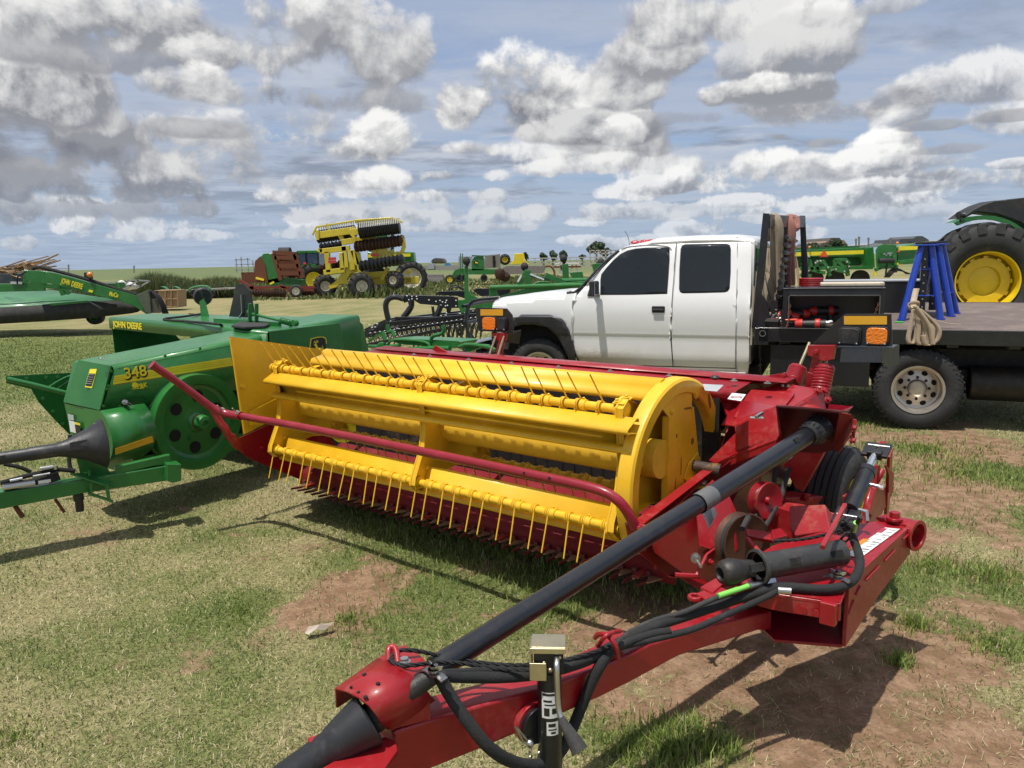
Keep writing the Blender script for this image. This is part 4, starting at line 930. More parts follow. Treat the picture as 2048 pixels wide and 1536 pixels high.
mb = MB(); mb.sheet([HY.Y(1457, 1062, .05), HY.Y(1470, 1050, .06), HY.Y(1476, 1095, .06), HY.Y(1462, 1120, .03)], .02); mb.sheet([HY.Y(1490, 1060, .02), HY.Y(1495, 1075, .0), HY.Y(1548, 1085, .05), HY.Y(1545, 1068, .10)], .02); mb.sheet([HY.Y(1540, 1062, .1), HY.Y(1560, 1060, .16), HY.Y(1575, 1075, .12), HY.Y(1546, 1082, .02)], .02); mb.sheet([HY.Y(1490, 1075, .0), HY.Y(1500, 1078, .0), HY.Y(1535, 1118, -.05), HY.Y(1525, 1122, -.07)], .02)
mb.build('pulley_bracket', M['red'], hm, bevel=.003)
mb = MB(); a0 = HY.Z(1390, 1195, .56); mb.lathe([(.012, -.008), (.024, -.008), (.026, .0), (.024, .008), (.012, .008)], a0, (0, 0, 1), 18, closed=True); mb.beam(a0+Vector((.02, .0, 0)), HY.Z(1445, 1180, .57), .05, .022); mb.prism([HY.Z(1400, 1190, .55), HY.Z(1430, 1172, .56), HY.Z(1450, 1180, .56), HY.Z(1425, 1202, .55)], (0, 0, .03)); mb.build('tongue_latch', M['red'], hm, bevel=.003)

# swing cylinder with its upright link -----------------------------------------------------
K0 = HY.X(1757, 893, .88); K1 = HY.X(1693, 1032, .88); dK = (K1-K0).normalized(); LK = (K1-K0).length
mb = MB().cyl(K0+dK*LK*.36, K0+dK*LK*.92, .034, 26); mb.lathe([(.034, 0), (.037, .002), (.037, .03), (.034, .032)], K0+dK*LK*.36, dK, 26); cyl_ = mb.build('swing_cylinder', M['black'], hm)
MB().cyl(K0+dK*.06, K0+dK*LK*.37, .0175, 20).build('cylinder_rod', M['chrome'], cyl_)
mb = MB(); xk, yk = mb.ringframe(dK)
for s_ in (-1, 1): mb.beam(K0+xk*s_*.028-dK*.02, K0+xk*s_*.028+dK*.075, .016, .05, up=xk); mb.beam(K1+xk*s_*.024-dK*.05, K1+xk*s_*.024+dK*.05, .014, .045, up=xk)
mb.beam(K0-yk*.02+dK*.06, K0+yk*.02+dK*.06, .06, .03); mb.build('clevis', M['black'], cyl_, bevel=.004)
mb = MB().cyl(K0-xk*.042, K0+xk*.046, .009, 14); mb.cyl(K1-xk*.036, K1+xk*.040, .008, 12)
q = K0+dK*LK*.55; mb.tube([q+Vector((.03, 0, 0)), q+Vector((.075, .0, -.004))], .008, 10); mb.cyl(q+Vector((.07, 0, -.004)), q+Vector((.085, 0, -.004)), .011, 6)
q = K0+dK*LK*.9; mb.tube([q+Vector((.03, 0, 0)), q+Vector((.062, 0, .0)), q+Vector((.068, -.01, -.035))], .009, 10); mb.build('cylinder_fittings', M['steel'], cyl_)
mb = MB(); mb.beam(HY.X(1780, 905, .86), HY.X(1772, 1045, .80), .06, .014, up=(1, 0, 0)); mb.beam(HY.X(1755, 930, .80), HY.X(1740, 1055, .80), .05, .02, up=(1, 0, 0)); mb.beam(HY.X(1765, 885, .86), HY.X(1765, 905, .86), .03, .03)
mb.sheet([HY.X(1748, 975, .82), HY.X(1784, 975, .82), HY.X(1780, 990, .82), HY.X(1745, 1055, .80), HY.X(1725, 1055, .80)], .02); mb.tube([HY.X(1765, 940, .80), HY.X(1745, 975, .78), HY.X(1735, 1000, .78), HY.X(1728, 1050, .78)], .016, 10, 1)
mb.sheet([HY.X(1770, 930, .88), HY.X(1786, 945, .88), HY.X(1784, 985, .86), HY.X(1775, 985, .86), HY.X(1776, 950, .87)], .012); mb.build('upright_link', M['red'], hm, bevel=.003)
mb = MB(); mb.beam(HY.X(1690, 1010, .95), HY.X(1645, 1095, .98), .014, .014); mb.tube([HY.X(1735, 1045, .83), HY.X(1742, 1032, .83), HY.X(1738, 1025, .83), HY.X(1730, 1030, .83)], .006, 8, 1); mb.build('safety_stay', M['red'], hm)

# wheel ---------------------------------------------------------------------------------------
def wheel(parent, c, ax, Rt, w, Rr_, tyre_m, rim_m, ribs=0, lugs=0, name='wheel', dish=.3, holes=0, hub=.06, n=56, lugh=.03, holem='darkhole', nuts=0):
    """c = tyre centre, ax = outward axle direction"""
    ax = Vector(ax).normalized(); c = Vector(c); h = w/2; sh = Rt-(Rt-Rr_)*.22
    mb = MB()
    prof = [(Rr_, -h*.80), (Rr_+.02*Rt, -h*.92), ((Rr_+sh)/2, -h*1.06), (sh, -h*1.0), (Rt-.02*Rt, -h*.80)]
    if ribs:
        for i in range(ribs):
            a = -h*.78+i*(h*1.56)/ribs; b_ = a+(h*1.56)/ribs
            prof += [(Rt-.018, a), (Rt, a+.006), (Rt, b_-.006), (Rt-.018, b_)]
    else: prof += [(Rt-.005*Rt, -h*.6), (Rt, 0), (Rt-.005*Rt, h*.6)]
    prof += [(Rt-.02*Rt, h*.80), (sh, h*1.0), ((Rr_+sh)/2, h*1.06), (Rr_+.02*Rt, h*.92), (Rr_, h*.80)]
    mb.lathe(prof, c, ax, n, closed=False)
    x, y = mb.ringframe(ax)
    if lugs:
        for i in range(lugs):
            for s_ in (-1, 1):
                a = 2*math.pi*(i+(0 if s_ < 0 else .5))/lugs; pts_ = []
                for t in (0, .35, .7, 1.0):
                    aa = a+t*(.30 if lugh > .05 else .12)*(8/lugs if lugs > 12 else .6); e = x*math.cos(aa)+y*math.sin(aa); pts_.append((e, s_*h*(1.0-t*.93)))
                for (e0, t0), (e1, t1) in zip(pts_, pts_[1:]):
                    mb.beam(c+e0*(Rt+lugh*.25)+ax*t0, c+e1*(Rt+lugh*.25)+ax*t1, lugh*1.1, lugh*1.5, up=e0)
                e = x*math.cos(a)+y*math.sin(a); mb.beam(c+e*(Rt+lugh*.3)+ax*s_*h*.98, c+e*(sh-.01)+ax*s_*h*1.03, lugh*.9, lugh*.8, up=ax)
    wh = mb.build(name, tyre_m, parent, ang=50)
    dz_ = h*(.80-dish*1.6)
    prof = [(Rr_+.004, h*.95), (Rr_+.012, h*.99), (Rr_-.012, h*.97), (Rr_*.955, h*.80), (Rr_*.93, h*.55), (Rr_*.90, dz_+h*.06), (Rr_*.80, dz_), (hub*1.9, dz_+.008), (hub*1.35, dz_+.012), (hub*1.15, dz_+.02), (hub, dz_+.07*min(1, w/.3)), (hub*.8, dz_+.085*min(1, w/.3)), (1e-4, dz_+.088*min(1, w/.3))]
    rim = MB().lathe(prof, c, ax, n).build('rim', rim_m, wh, ang=30)
    MB().lathe([(Rr_+.004, -h*.9), (Rr_-.01, -h*.7), (1e-4, -h*.5)], c, ax, 24).build('rim_back', rim_m, wh)
    if holes:
        mb = MB()
        for i in range(holes):
            a = 2*math.pi*(i+.5)/holes; e = x*math.cos(a)+y*math.sin(a); f_ = -x*math.sin(a)+y*math.cos(a); r_ = Rr_*.70; q = c+ax*(dz_+.0065)+e*r_
            mb.sheet([q+e*math.cos(t)*Rr_*.10+f_*math.sin(t)*Rr_*.13 for t in [k*math.pi/8 for k in range(16)]], .006)
        mb.build('rim_hole', M[holem], rim)
    if nuts:
        mb = MB()
        for i in range(nuts):
            a = 2*math.pi*i/nuts; e = x*math.cos(a)+y*math.sin(a); mb.bolt(c+ax*(dz_+.008)+e*hub*1.42, ax, Rr_*.042, .026)
        mb.build('wheel_nut', M['castiron'], rim)
    return wh
wheel(hm, (.51, 1.27, .350), (1, 0, 0), .345, .25, .185, M['tyre'], M['jdyellow'], ribs=6, dish=.1)
wheel(hm, (-2.75, 1.55, .345), (-1, 0, 0), .345, .25, .185, M['tyre'], M['jdyellow'], ribs=6, dish=.1)
mb = MB().beam((.62, 1.40, .345), (.30, 1.40, .345), .07, .07); mb.beam((.33, 1.38, .38), (.33, .9, .50), .08, .08); mb.beam((-2.6, 1.5, .4), (.35, 1.30, .62), .12, .12); mb.beam((-2.6, 1.5, .4), (-2.6, 1.2, .8), .1, .1); mb.build('axle', M['red'], hm, bevel=.004)

# flotation springs and marker lights ----------------------------------------------------------
for xs_, ys_ in (((1583, 770, 1597, 737), (1638, 790, 1650, 733)), ):
    for (u0, v0, u1, v1), yy_ in zip((xs_, ys_), (1.28, 1.20)):
        a0, a1_ = HY.Y(u0, v0, yy_), HY.Y(u1, v1, yy_+.05)
        mb = MB().coil(a0, a1_, .042, .0105, 9.5, 8, 16); sp = mb.build('float_spring', M['red'], hm)
        d_ = (a1_-a0).normalized(); MB().cyl(a0, a1_+d_*.16, .008, 10).build('spring_rod', M['zincyellow'], sp)
        MB().cyl(a1_-d_*.005, a1_+d_*.012, .043, 18).build('spring_cap', M['red'], sp)
for (u0, v0, u1, v1) in ((978, 712, 992, 672), (995, 714, 1008, 672)):
    a0, a1_ = HY.Y(u0, v0, 1.35), HY.Y(u1, v1, 1.40); d_ = (a1_-a0).normalized()
    sp = MB().coil(a0-d_*.15, a0, .04, .0105, 6, 8, 14).build('float_spring', M['red'], hm); MB().cyl(a0-d_*.1, a1_, .009, 10).build('spring_rod', M['zincyellow'], sp)
mb = MB().beam(HY.Y(1628, 745, 1.25), HY.Y(1640, 695, 1.25), .05, .04); mb.sheet([HY.Y(1617, 690, 1.22), HY.Y(1672, 690, 1.22), HY.Y(1668, 718, 1.22), HY.Y(1650, 722, 1.22), HY.Y(1617, 710, 1.22)], .03); mb.bolt(HY.Y(1632, 704, 1.2), (0, -1, 0), .011, .014); mb.beam(HY.Y(1628, 745, 1.25), (.33, 1.25, .6), .06, .05)
mb.sheet([HY.Y(1500, 757, 1.15), HY.Y(1573, 745, 1.15), HY.Y(1577, 752, 1.15), HY.Y(1572, 764, 1.15), HY.Y(1500, 768, 1.15)], .01); mb.bolt(HY.Y(1567, 752, 1.14), (0, -1, 0), .012, .012); mb.build('spring_mast', M['red'], hm, bevel=.003)
def marker(x_, pts_plate, strip, lamps, y_):
    t = MB().sheet([HY.Y(u, v, y_) for u, v in pts_plate], .008).build('light_bracket', M['black'], hm, bevel=.001)
    MB().sheet([HY.Y(u, v, y_-.006) for u, v in strip], .002).build('reflector_strip', M['amberstrip'], t)
    for k, (u0, v0, u1, v1) in enumerate(lamps):
        c_ = HY.Y((u0+u1)/2, (v0+v1)/2, y_-.02); a = HY.Y(u0, v0, y_-.02); b_ = HY.Y(u1, v1, y_-.02); wx, hz = abs(b_.x-a.x)/2, abs(b_.z-a.z)/2
        pr = [Vector((c_.x+wx*math.copysign(abs(math.cos(q))**.45, math.cos(q)), c_.y, c_.z+hz*math.copysign(abs(math.sin(q))**.45, math.sin(q)))) for q in [i*math.pi/14 for i in range(28)]]
        MB().prism(pr, (0, .05, 0)).build('lamp_housing', M['plastic'], t, bevel=.002)
        mb = MB(); inner = [(p-c_)*.88+c_+Vector((0, -.012, 0)) for p in pr]; mb.prism(inner, (0, .012, 0)); lm = mb.build('lamp_lens', M['amber'] if lamps[k] in ambers else M['plastic'], t, bevel=.004)
        mb = MB()
        for sx in (-1, 1): mb.ball(c_+Vector((sx*wx*.72, -.014, -hz*.78)), .006, 8)
        mb.build('lamp_screw', M['steel'], lm)
    return t
ambers = [(1731, 652, 1777, 692), (964, 632, 994, 662)]
t = marker(0, [(1623, 690), (1675, 640), (1690, 628), (1783, 628), (1785, 694), (1675, 692)], [(1688, 632), (1774, 632), (1774, 649), (1688, 649)], [(1675, 653, 1721, 691), (1731, 652, 1777, 692)], 1.28)
mb = MB().sheet([HY.Y(1674, 694, 1.20), HY.Y(1785, 696, 1.20), HY.Y(1796, 690, 1.36), HY.Y(1684, 688, 1.36)], .005); mb.sheet([HY.Y(1683, 697, 1.18), HY.Y(1763, 697, 1.18), HY.Y(1762, 725, 1.18), HY.Y(1680, 724, 1.18)], .005); mb.sheet([HY.Y(1763, 697, 1.18), HY.Y(1798, 690, 1.36), HY.Y(1796, 730, 1.36), HY.Y(1780, 732, 1.3), HY.Y(1762, 725, 1.18)], .005)
mb.build('light_tray', paint('slate_grey_paint', (.035, .045, .058), .45, .2, .2), t)
t2 = marker(0, [(951, 617), (957, 615), (1014, 617), (1025, 630), (1027, 668), (1010, 664), (958, 662)], [(961, 618.5), (1006, 618.5), (1006, 631), (961, 631)], [(964, 632, 994, 662), (993, 634, 1013, 662)], 1.42)
mb = MB().sheet([HY.Y(955, 660, 1.40), HY.Y(1015, 664, 1.40), HY.Y(1040, 664, 1.6), HY.Y(975, 658, 1.6)], .005); mb.sheet([HY.Y(1012, 666, 1.45), HY.Y(1042, 660, 1.6), HY.Y(1038, 688, 1.6), HY.Y(1006, 684, 1.45)], .005); mb.build('light_tray', M['black'], t2)
mb = MB().beam(HY.Y(997, 716, 1.40), HY.Y(1008, 665, 1.42), .06, .04); mb.sheet([HY.Y(985, 665, 1.41), HY.Y(1014, 668, 1.41), HY.Y(1012, 682, 1.41), HY.Y(990, 680, 1.41)], .02); mb.sheet([HY.Y(865, 700, 1.1), HY.Y(871, 690, 1.1), HY.Y(905, 709, 1.1), HY.Y(905, 714, 1.1)], .01); mb.build('spring_mast', M['red'], hm, bevel=.003)

# hoses and rope --------------------------------------------------------------------------------
def hz_(pts, z=None): return [HY.Z(u, v, zz) for u, v, zz in pts]
def hose(name, pts, r_, mat='hose', lab=None, n=12, wig=0.0):
    mb = MB(); P_ = hz_(pts); mb.tube(P_, r_, n, 3); o = mb.build(name, M[mat], hm); return o
hose('hose_bundle', [(1690, 1042, .72), (1708, 1080, .66), (1722, 1120, .64), (1715, 1150, .63), (1700, 1168, .625), (1660, 1180, .62), (1600, 1176, .62), (1560, 1172, .62), (1500, 1190, .60), (1440, 1210, .58), (1380, 1230, .58), (1300, 1255, .58), (1240, 1285, .57), (1210, 1300, .57), (1180, 1320, .57), (1100, 1345, .58), (1020, 1355, .59), (940, 1355, .62), (880, 1352, .66), (856, 1348, .68)], .0155)
hose('hose_bundle', [(1560, 1180, .62), (1520, 1200, .60), (1440, 1235, .58), (1380, 1262, .575), (1300, 1280, .572), (1230, 1296, .572), (1150, 1322, .572), (1060, 1338, .59), (960, 1342, .62), (890, 1346, .66), (850, 1350, .685)], .010)
hose('loose_hose', [(1222, 1298, .585), (1200, 1330, .56), (1180, 1370, .50), (1160, 1420, .42), (1140, 1470, .36), (1115, 1515, .33), (1080, 1532, .34), (1030, 1528, .40), (980, 1500, .48), (940, 1450, .55), (905, 1400, .61), (885, 1365, .65), (880, 1350, .675)], .0165)
hose('hose_bundle', [(1340, 1262, .585), (1300, 1268, .585), (1240, 1290, .58), (1150, 1330, .58), (1060, 1345, .595)], .012)
hose('hydraulic_hose', [(1545, 1162, .625), (1500, 1172, .63), (1440, 1192, .625), (1400, 1210, .61), (1360, 1228, .60), (1320, 1236, .59), (1260, 1262, .585), (1230, 1290, .58)], .0085, 'rubber')
mb = MB(); mb.tube(hz_([(1496, 1172, .634), (1436, 1192, .628)]), .0091, 10); mb.build('hose_stripe', paint('green_hose_stripe', (.25, .70, .12), .4, 0, .1), hm)
mb = MB(); mb.tube(hz_([(1544, 1161, .63), (1520, 1166, .632), (1496, 1172, .634)]), .011, 12); mb.tube(hz_([(1548, 1161, .63), (1530, 1164, .63)]), .014, 6)
mb.tube(hz_([(1582, 1182, .625), (1556, 1180, .625)]), .012, 10); mb.build('hose_coupling', M['steel'], hm)
mb = MB(); mb.tube(hz_([(1703, 1045, .74), (1707, 1060, .70), (1722, 1033, .78)][::1]), .0085, 10, 2); mb.build('hydraulic_hose', M['rubber'], hm)
mb = MB(); mb.tube(hz_([(1707, 1062, .70), (1712, 1045, .745)]), .0093, 10); mb.build('hose_stripe', paint('green_hose_stripe', (.25, .70, .12), .4, 0, .1), hm)
def rope(name, pts, r_=.0045, mat='hose', it=2):
    P_ = [Vector(p) for p in hz_(pts)]; mb = MB()
    for _ in range(it):
        q = [P_[0]]
        for a, b_ in zip(P_, P_[1:]): q += [a*.75+b_*.25, a*.25+b_*.75]
        P_ = q+[P_[-1]]
    # resample and lay three strands
    L = [0]
    for a, b_ in zip(P_, P_[1:]): L.append(L[-1]+(b_-a).length)
    N_ = max(8, int(L[-1]/.009)); Q = []
    for i in range(N_+1):
        s_ = L[-1]*i/N_; k = max(j for j in range(len(L)) if L[j] <= s_+1e-9); k = min(k, len(P_)-2); f_ = (s_-L[k])/max(1e-9, L[k+1]-L[k]); Q.append(P_[k].lerp(P_[k+1], f_))
    for st_ in range(3):
        S_ = []
        for i, p in enumerate(Q):
            d_ = (Q[min(i+1, N_)]-Q[max(i-1, 0)]); d_.normalize(); x, y = mb.ringframe(d_); a = i*.75+st_*2.094; S_.append(p+(x*math.cos(a)+y*math.sin(a))*r_*.62)
        mb.tube(S_, r_*.62, 5)
    return mb.build(name, M[mat], hm)
rope('rope', [(1548, 1082, .66), (1600, 1080, .66), (1650, 1070, .69), (1690, 1055, .73)], .0055)
rope('rope', [(780, 1322, .70), (790, 1300, .705), (830, 1300, .70), (880, 1312, .66), (960, 1326, .62), (1040, 1332, .62), (1110, 1325, .60), (1170, 1310, .60), (1222, 1292, .60)], .0052)
rope('rope', [(782, 1322, .70), (800, 1332, .70), (830, 1330, .70), (900, 1322, .66), (980, 1336, .62), (1060, 1340, .62)], .0052)
rope('rope', [(1690, 1085, .66), (1700, 1110, .62), (1680, 1120, .61), (1655, 1135, .61)], .003)
mb = MB()
rr = random.Random(9)
for i in range(9):
    c_ = HY.Z(1690+rr.uniform(-12, 10), 1058+rr.uniform(-14, 18), .72); a = rr.uniform(0, 6.28); mb.tube([c_+Vector((math.cos(a+t)*.02, math.sin(a*2+t)*.012, math.sin(a+t*1.3)*.022)) for t in [k*.6 for k in range(9)]], .0042, 6)
mb.build('rope_knot', M['hose'], hm)
# hose loop on tongue, wing clamps
mb = MB(); lp = [(1190, 1275, .60), (1196, 1268, .63), (1215, 1268, .645), (1232, 1290, .62), (1236, 1318, .57)]; mb.tube(hz_(lp), .0075, 10, 2); mb.tube(hz_([(1196, 1292, .60), (1205, 1278, .64), (1218, 1266, .655), (1240, 1262, .63)]), .0065, 10, 2); mb.sheet(hz_([(1190, 1290, .565), (1236, 1258, .565), (1250, 1270, .565), (1212, 1308, .565)]), .006); mb.build('hose_guide', M['red'], hm)
def wing(u, v, z, s_=1.0):
    c_ = HY.Z(u, v, z); mb = MB(); V_ = lambda a, b_, d_: c_+Vector((a*s_, b_*s_, d_*s_))
    ribb = [(-.07, .0), (-.055, .012), (-.03, .016), (0, .006), (.03, .012), (.06, .0), (.075, .012)]
    for (a, za), (b_, zb) in zip(ribb, ribb[1:]): mb.add([V_(a, -.02, za), V_(b_, -.02, zb), V_(b_, .02, zb), V_(a, .02, za), V_(a, -.02, za-.006), V_(b_, -.02, zb-.006), V_(b_, .02, zb-.006), V_(a, .02, za-.006)], [(0, 1, 2, 3), (7, 6, 5, 4), (0, 4, 5, 1), (3, 2, 6, 7)])
    for sx in (-1, 1): mb.sheet([V_(sx*.008, .0, .012), V_(sx*.035, .012, .03), V_(sx*.04, .014, .045), V_(sx*.02, .008, .042), V_(sx*.006, .0, .028)], .004); mb.cyl(c_, c_+Vector((.004, .004, .045*s_)), .006, 10); mb.bolt(c_+Vector((0, 0, .012)), (0, 0, 1), .010, .014); mb.build('wing_clamp', M['steel'], hm)
wing(1675, 1158, .64, .62); wing(868, 1350, .69, .6)
MB().ball(HY.Z(1430, 755, 1.08), .022, 12, (1.1, 1.1, .6)).build('knob', M['plastic'], hm)
# ---------------------------------------------------------------- spare half of a driveshaft lying on the swing frame deck
sp = thing('driveshaft_half', HY, 'scuffed black driveshaft half shield with universal joint lying across the red deck', 'driveshaft', at=HY.Z(1570, 1130, .60))
spo = HY.Z(1570, 1130, .60)
S0 = HY.Z(1512, 1135, .675)-spo; S1 = HY.Z(1682, 1105, .675)-spo; dS = (S1-S0).normalized(); LS = (S1-S0).length
mb = MB().lathe([(.052, .0), (.060, .002), (.060, .014), (.044, .02), (.044, LS*.93), (.045, LS), (.041, LS), (.041, .03)], S0, dS, 36); tb = mb.build('shield_tube', M['castiron'] if False else paint('scuffed_black_tube', (.035, .034, .033), .42, .1, .45, (.12, .10, .08), 9, bump=.1), sp)
xs__, ys__ = MB().ringframe(dS)
vd = (Vector((.75, -1, .55)) - dS*Vector((.75, -1, .55)).dot(dS)).normalized()
mb = MB()
for t0, t1 in ((.30, .42), (.78, .92)):
    q0_, q1_ = S0+dS*LS*t0+vd*.0425, S0+dS*LS*t1+vd*.0425; mb.beam(q0_, q1_, .020, .005, up=vd)
mb.build('shield_slot', M['darkhole'], tb)
J0 = S0-dS*.045
mb = MB().lathe([(.0, .05), (.030, .05), (.034, .02), (.040, .0), (.046, -.025), (.042, -.05), (.034, -.062), (.022, -.066), (.019, -.06), (.019, -.02), (.0, -.02)], J0-dS*.03, dS, 28); mb.build('yoke', M['castiron'], sp)
mb = MB(); mb.beam(J0+vd*.03-dS*.0, J0+vd*.03+dS*.055, .03, .018, up=vd); mb.beam(J0-vd*.03, J0-vd*.03+dS*.055, .03, .018, up=vd); mb.cyl(J0+xs__*.036+dS*.01, J0-xs__*.036+dS*.01, .014, 12); mb.ball(J0+dS*.02, .03, 12); mb.build('joint_cross', M['castiron'], sp, bevel=.003)
# ---------------------------------------------------------------- white extended-cab truck with a flat bed
TR = Frame((0.3143, 9.024), -23)
tk = thing('flatbed_truck', TR, 'white extended cab truck with dark tinted windows and a black flat bed', 'truck')
def tw(name='truck_white'):
    m_, t, b, g_ = mat_new(name); tc_ = t.nodes.new('ShaderNodeTexCoord'); P = tc_.outputs['Object']; x, y, z = g_.sep(P)
    n1 = g_.noise(P, 3.0, 6, .6); n2 = g_.noise(g_.comb(g_.m('MULTIPLY', x, 14), y, g_.m('MULTIPLY', z, 34)), 1.0, 5, .65); n3 = g_.noise(P, 55, 4, .7)
    low = g_.map(z, .86, .50, 0.0, 1.0)
    frx = g_.m('ADD', g_.map(x, 1.6, .5, .15, 1.0), 0.0)
    mask = g_.m('MULTIPLY', g_.m('MULTIPLY', g_.map(g_.m('ADD', g_.m('ADD', g_.m('MULTIPLY', n2, .5), g_.m('MULTIPLY', n1, .35)), g_.m('MULTIPLY', low, .5)), .55, .88), low), frx)
    film = g_.m('MULTIPLY', g_.map(z, 1.1, .5, .02, .30), g_.map(n1, .3, .7, .5, 1.0))
    c = g_.mix(film, (.80, .80, .79), (.46, .41, .33)); c = g_.mix(g_.m('MULTIPLY', mask, .9), c, (.33, .235, .14))
    c = g_.mix(g_.m('MULTIPLY', g_.map(n3, .68, .74), .12), c, (.2, .18, .15))
    t.links.new(c, b.inputs['Base Color']); t.links.new(g_.map(mask, 0, 1, .32, .8), b.inputs['Roughness']); b.inputs['Coat Weight'].default_value = .4; b.inputs['Coat Roughness'].default_value = .08
    return m_
M['truckwhite'] = tw()
M['trim'] = paint('black_trim', (.022, .022, .024), .5, .1, .3, (.16, .13, .10), 9)
M['gap'] = paint('door_gap', (.008, .008, .012), .8, 0, .1)
def ybody(x, z):
    y = 0.0
    if z > 1.31: y = .035+(z-1.31)*.30
    elif z > .85: y = .035*((z-1.08)/.23)**2*(1 if z > 1.08 else .45)
    elif z > .60: y = .022
    else: y = .022+(.60-z)*.35
    if .84 < z < .875: y = .006+.016*(1-(z-.84)/.035)
    if z > 1.80: y += (z-1.80)**2*6
    if x < -.10: y += (-.10-x)**2*.28
    return y
def bp(u, v, off=0.0):
    y = 0.0; p = None
    for _ in range(6): p = TR.Y(u, v, y); y = ybody(p.x, p.z)+off
    return TR.Y(u, v, y)
ZL = [.42, .47, .52, .56, .60, .66, .72, .78, .838, .845, .86, .876, .90, .94, .99, 1.04, 1.08, 1.12, 1.16, 1.20, 1.24, 1.27, 1.30, 1.315, 1.34, 1.42, 1.5, 1.6, 1.7, 1.8, 1.84, 1.86, 1.88, 1.90]
XL = [-1.0, -.8, -.6, -.4, -.25, -.1]
def skin(name, pix, mat, parent, off=0.0, th=.02, far=False, holes=None, bevel=0, gapw=0.0):
    pts = [bp(u, v, off) for u, v in pix]
    if gapw:
        cx_ = sum(p.x for p in pts)/len(pts); cz_ = sum(p.z for p in pts)/len(pts)
        for p in pts:
            d_ = Vector((cx_-p.x, 0, cz_-p.z)); p.x += math.copysign(gapw, d_.x); p.z += math.copysign(gapw, d_.z)
    bm = bmesh.new(); vs = [bm.verts.new((p.x, 0, p.z)) for p in pts]; bm.faces.new(vs)
    bmesh.ops.triangulate(bm, faces=bm.faces[:])
    for z in ZL: bmesh.ops.bisect_plane(bm, geom=bm.verts[:]+bm.edges[:]+bm.faces[:], plane_co=(0, 0, z), plane_no=(0, 0, 1))
    for x in XL: bmesh.ops.bisect_plane(bm, geom=bm.verts[:]+bm.edges[:]+bm.faces[:], plane_co=(x, 0, 0), plane_no=(1, 0, 0))
    for v_ in bm.verts: v_.co.y = ybody(v_.co.x, v_.co.z)+off
    if far:
        for v_ in bm.verts: v_.co.y = 1.98-v_.co.y
    bmesh.ops.recalc_face_normals(bm, faces=bm.faces[:])
    me = bpy.data.meshes.new(name)
    s_ = sum(f.normal.y*f.calc_area() for f in bm.faces)
    if (s_ > 0) != far: bmesh.ops.reverse_faces(bm, faces=bm.faces[:])
    bm.to_mesh(me); bm.free(); me.polygons.foreach_set('use_smooth', [True]*len(me.polygons)); me.set_sharp_from_angle(angle=R(28)); me.materials.append(mat)
    o = bpy.data.objects.new(name, me); C.objects.link(o); o.parent = parent
    md = o.modifiers.new('thick', 'SOLIDIFY'); md.thickness = th; md.offset = -1
    return o
z8 = lambda X, Y: (940+X*.3027, 460+Y*.3027)
doorF = [z8(*p) for p in [(705, 430), (690, 462), (679, 520), (673, 600), (673, 692), (681, 740), (692, 800), (712, 850), (735, 885), (1040, 893), (1340, 901), (1337, 860), (1327, 740), (1324, 650), (1329, 560), (1334, 460), (1340, 380), (1348, 290), (1356, 180), (1369, 71), (1290, 78), (1180, 88), (1100, 101), (1040, 116), (985, 145), (930, 195), (870, 255), (810, 320), (750, 382)]]
winF = [z8(*p) for p in [(865, 425), (866, 330), (872, 292), (905, 250), (950, 200), (995, 162), (1040, 139), (1090, 126), (1160, 120), (1300, 117), (1314, 122), (1314, 200), (1308, 300), (1299, 418), (1080, 424)]]
doorR = [z8(*p) for p in [(1343, 901), (1550, 908), (1757, 913), (1755, 760), (1757, 600), (1764, 410), (1768, 230), (1770, 52), (1600, 56), (1450, 62), (1373, 68), (1360, 180), (1352, 290), (1344, 380), (1338, 460), (1333, 560), (1328, 650), (1331, 740), (1341, 860)]]
winR = [z8(*p) for p in [(1386, 385), (1388, 260), (1396, 130), (1404, 106), (1425, 97), (1560, 94), (1690, 94), (1712, 102), (1719, 130), (1718, 280), (1711, 382), (1700, 400), (1680, 407), (1540, 411), (1410, 413), (1392, 405)]]
shell = [z8(*p) for p in [(735, 889), (1040, 897), (1340, 905), (1757, 917), (1760, 940), (1790, 962), (1835, 955), (1845, 900), (1846, 760), (1842, 700), (1850, 560), (1856, 420), (1860, 250), (1863, 110), (1855, 80), (1830, 60), (1774, 50), (1768, 90), (1710, 80), (1560, 76), (1400, 84), (1385, 110), (1372, 250), (1352, 460), (1330, 660), (1335, 890), (735, 885)]]
# shell behind the doors: pillars, sill and rear corner as one skin with door panels standing 3 mm proud
cab = [z8(*p) for p in [(700, 432), (678, 520), (670, 690), (690, 800), (735, 889), (760, 905), (1000, 925), (1400, 935), (1700, 950), (1760, 962), (1800, 966), (1836, 950), (1846, 880), (1846, 760), (1841, 700), (1850, 560), (1856, 420), (1860, 250), (1863, 110), (1858, 70), (1800, 48), (1700, 46), (1560, 50), (1372, 63), (1290, 70), (1180, 80), (1090, 94), (1030, 110), (975, 140), (920, 190), (860, 250), (800, 315), (745, 380), (705, 422)]]
skin('cab_side', cab, M['truckwhite'], tk, .0, .04); skin('cab_side', cab, M['truckwhite'], tk, .0, .04, far=True)
sg_ = skin('door_seam', [z8(*p) for p in [(664, 600), (672, 520), (700, 425), (745, 378), (810, 314), (930, 189), (1040, 110), (1369, 64), (1772, 48), (1768, 410), (1761, 917), (735, 889), (686, 800), (668, 692)]], M['gap'], tk, -.004, .01)
df = skin('front_door', doorF, M['truckwhite'], tk, -.009, .02, gapw=.003); dr = skin('rear_door', doorR, M['truckwhite'], tk, -.009, .02, gapw=.003)
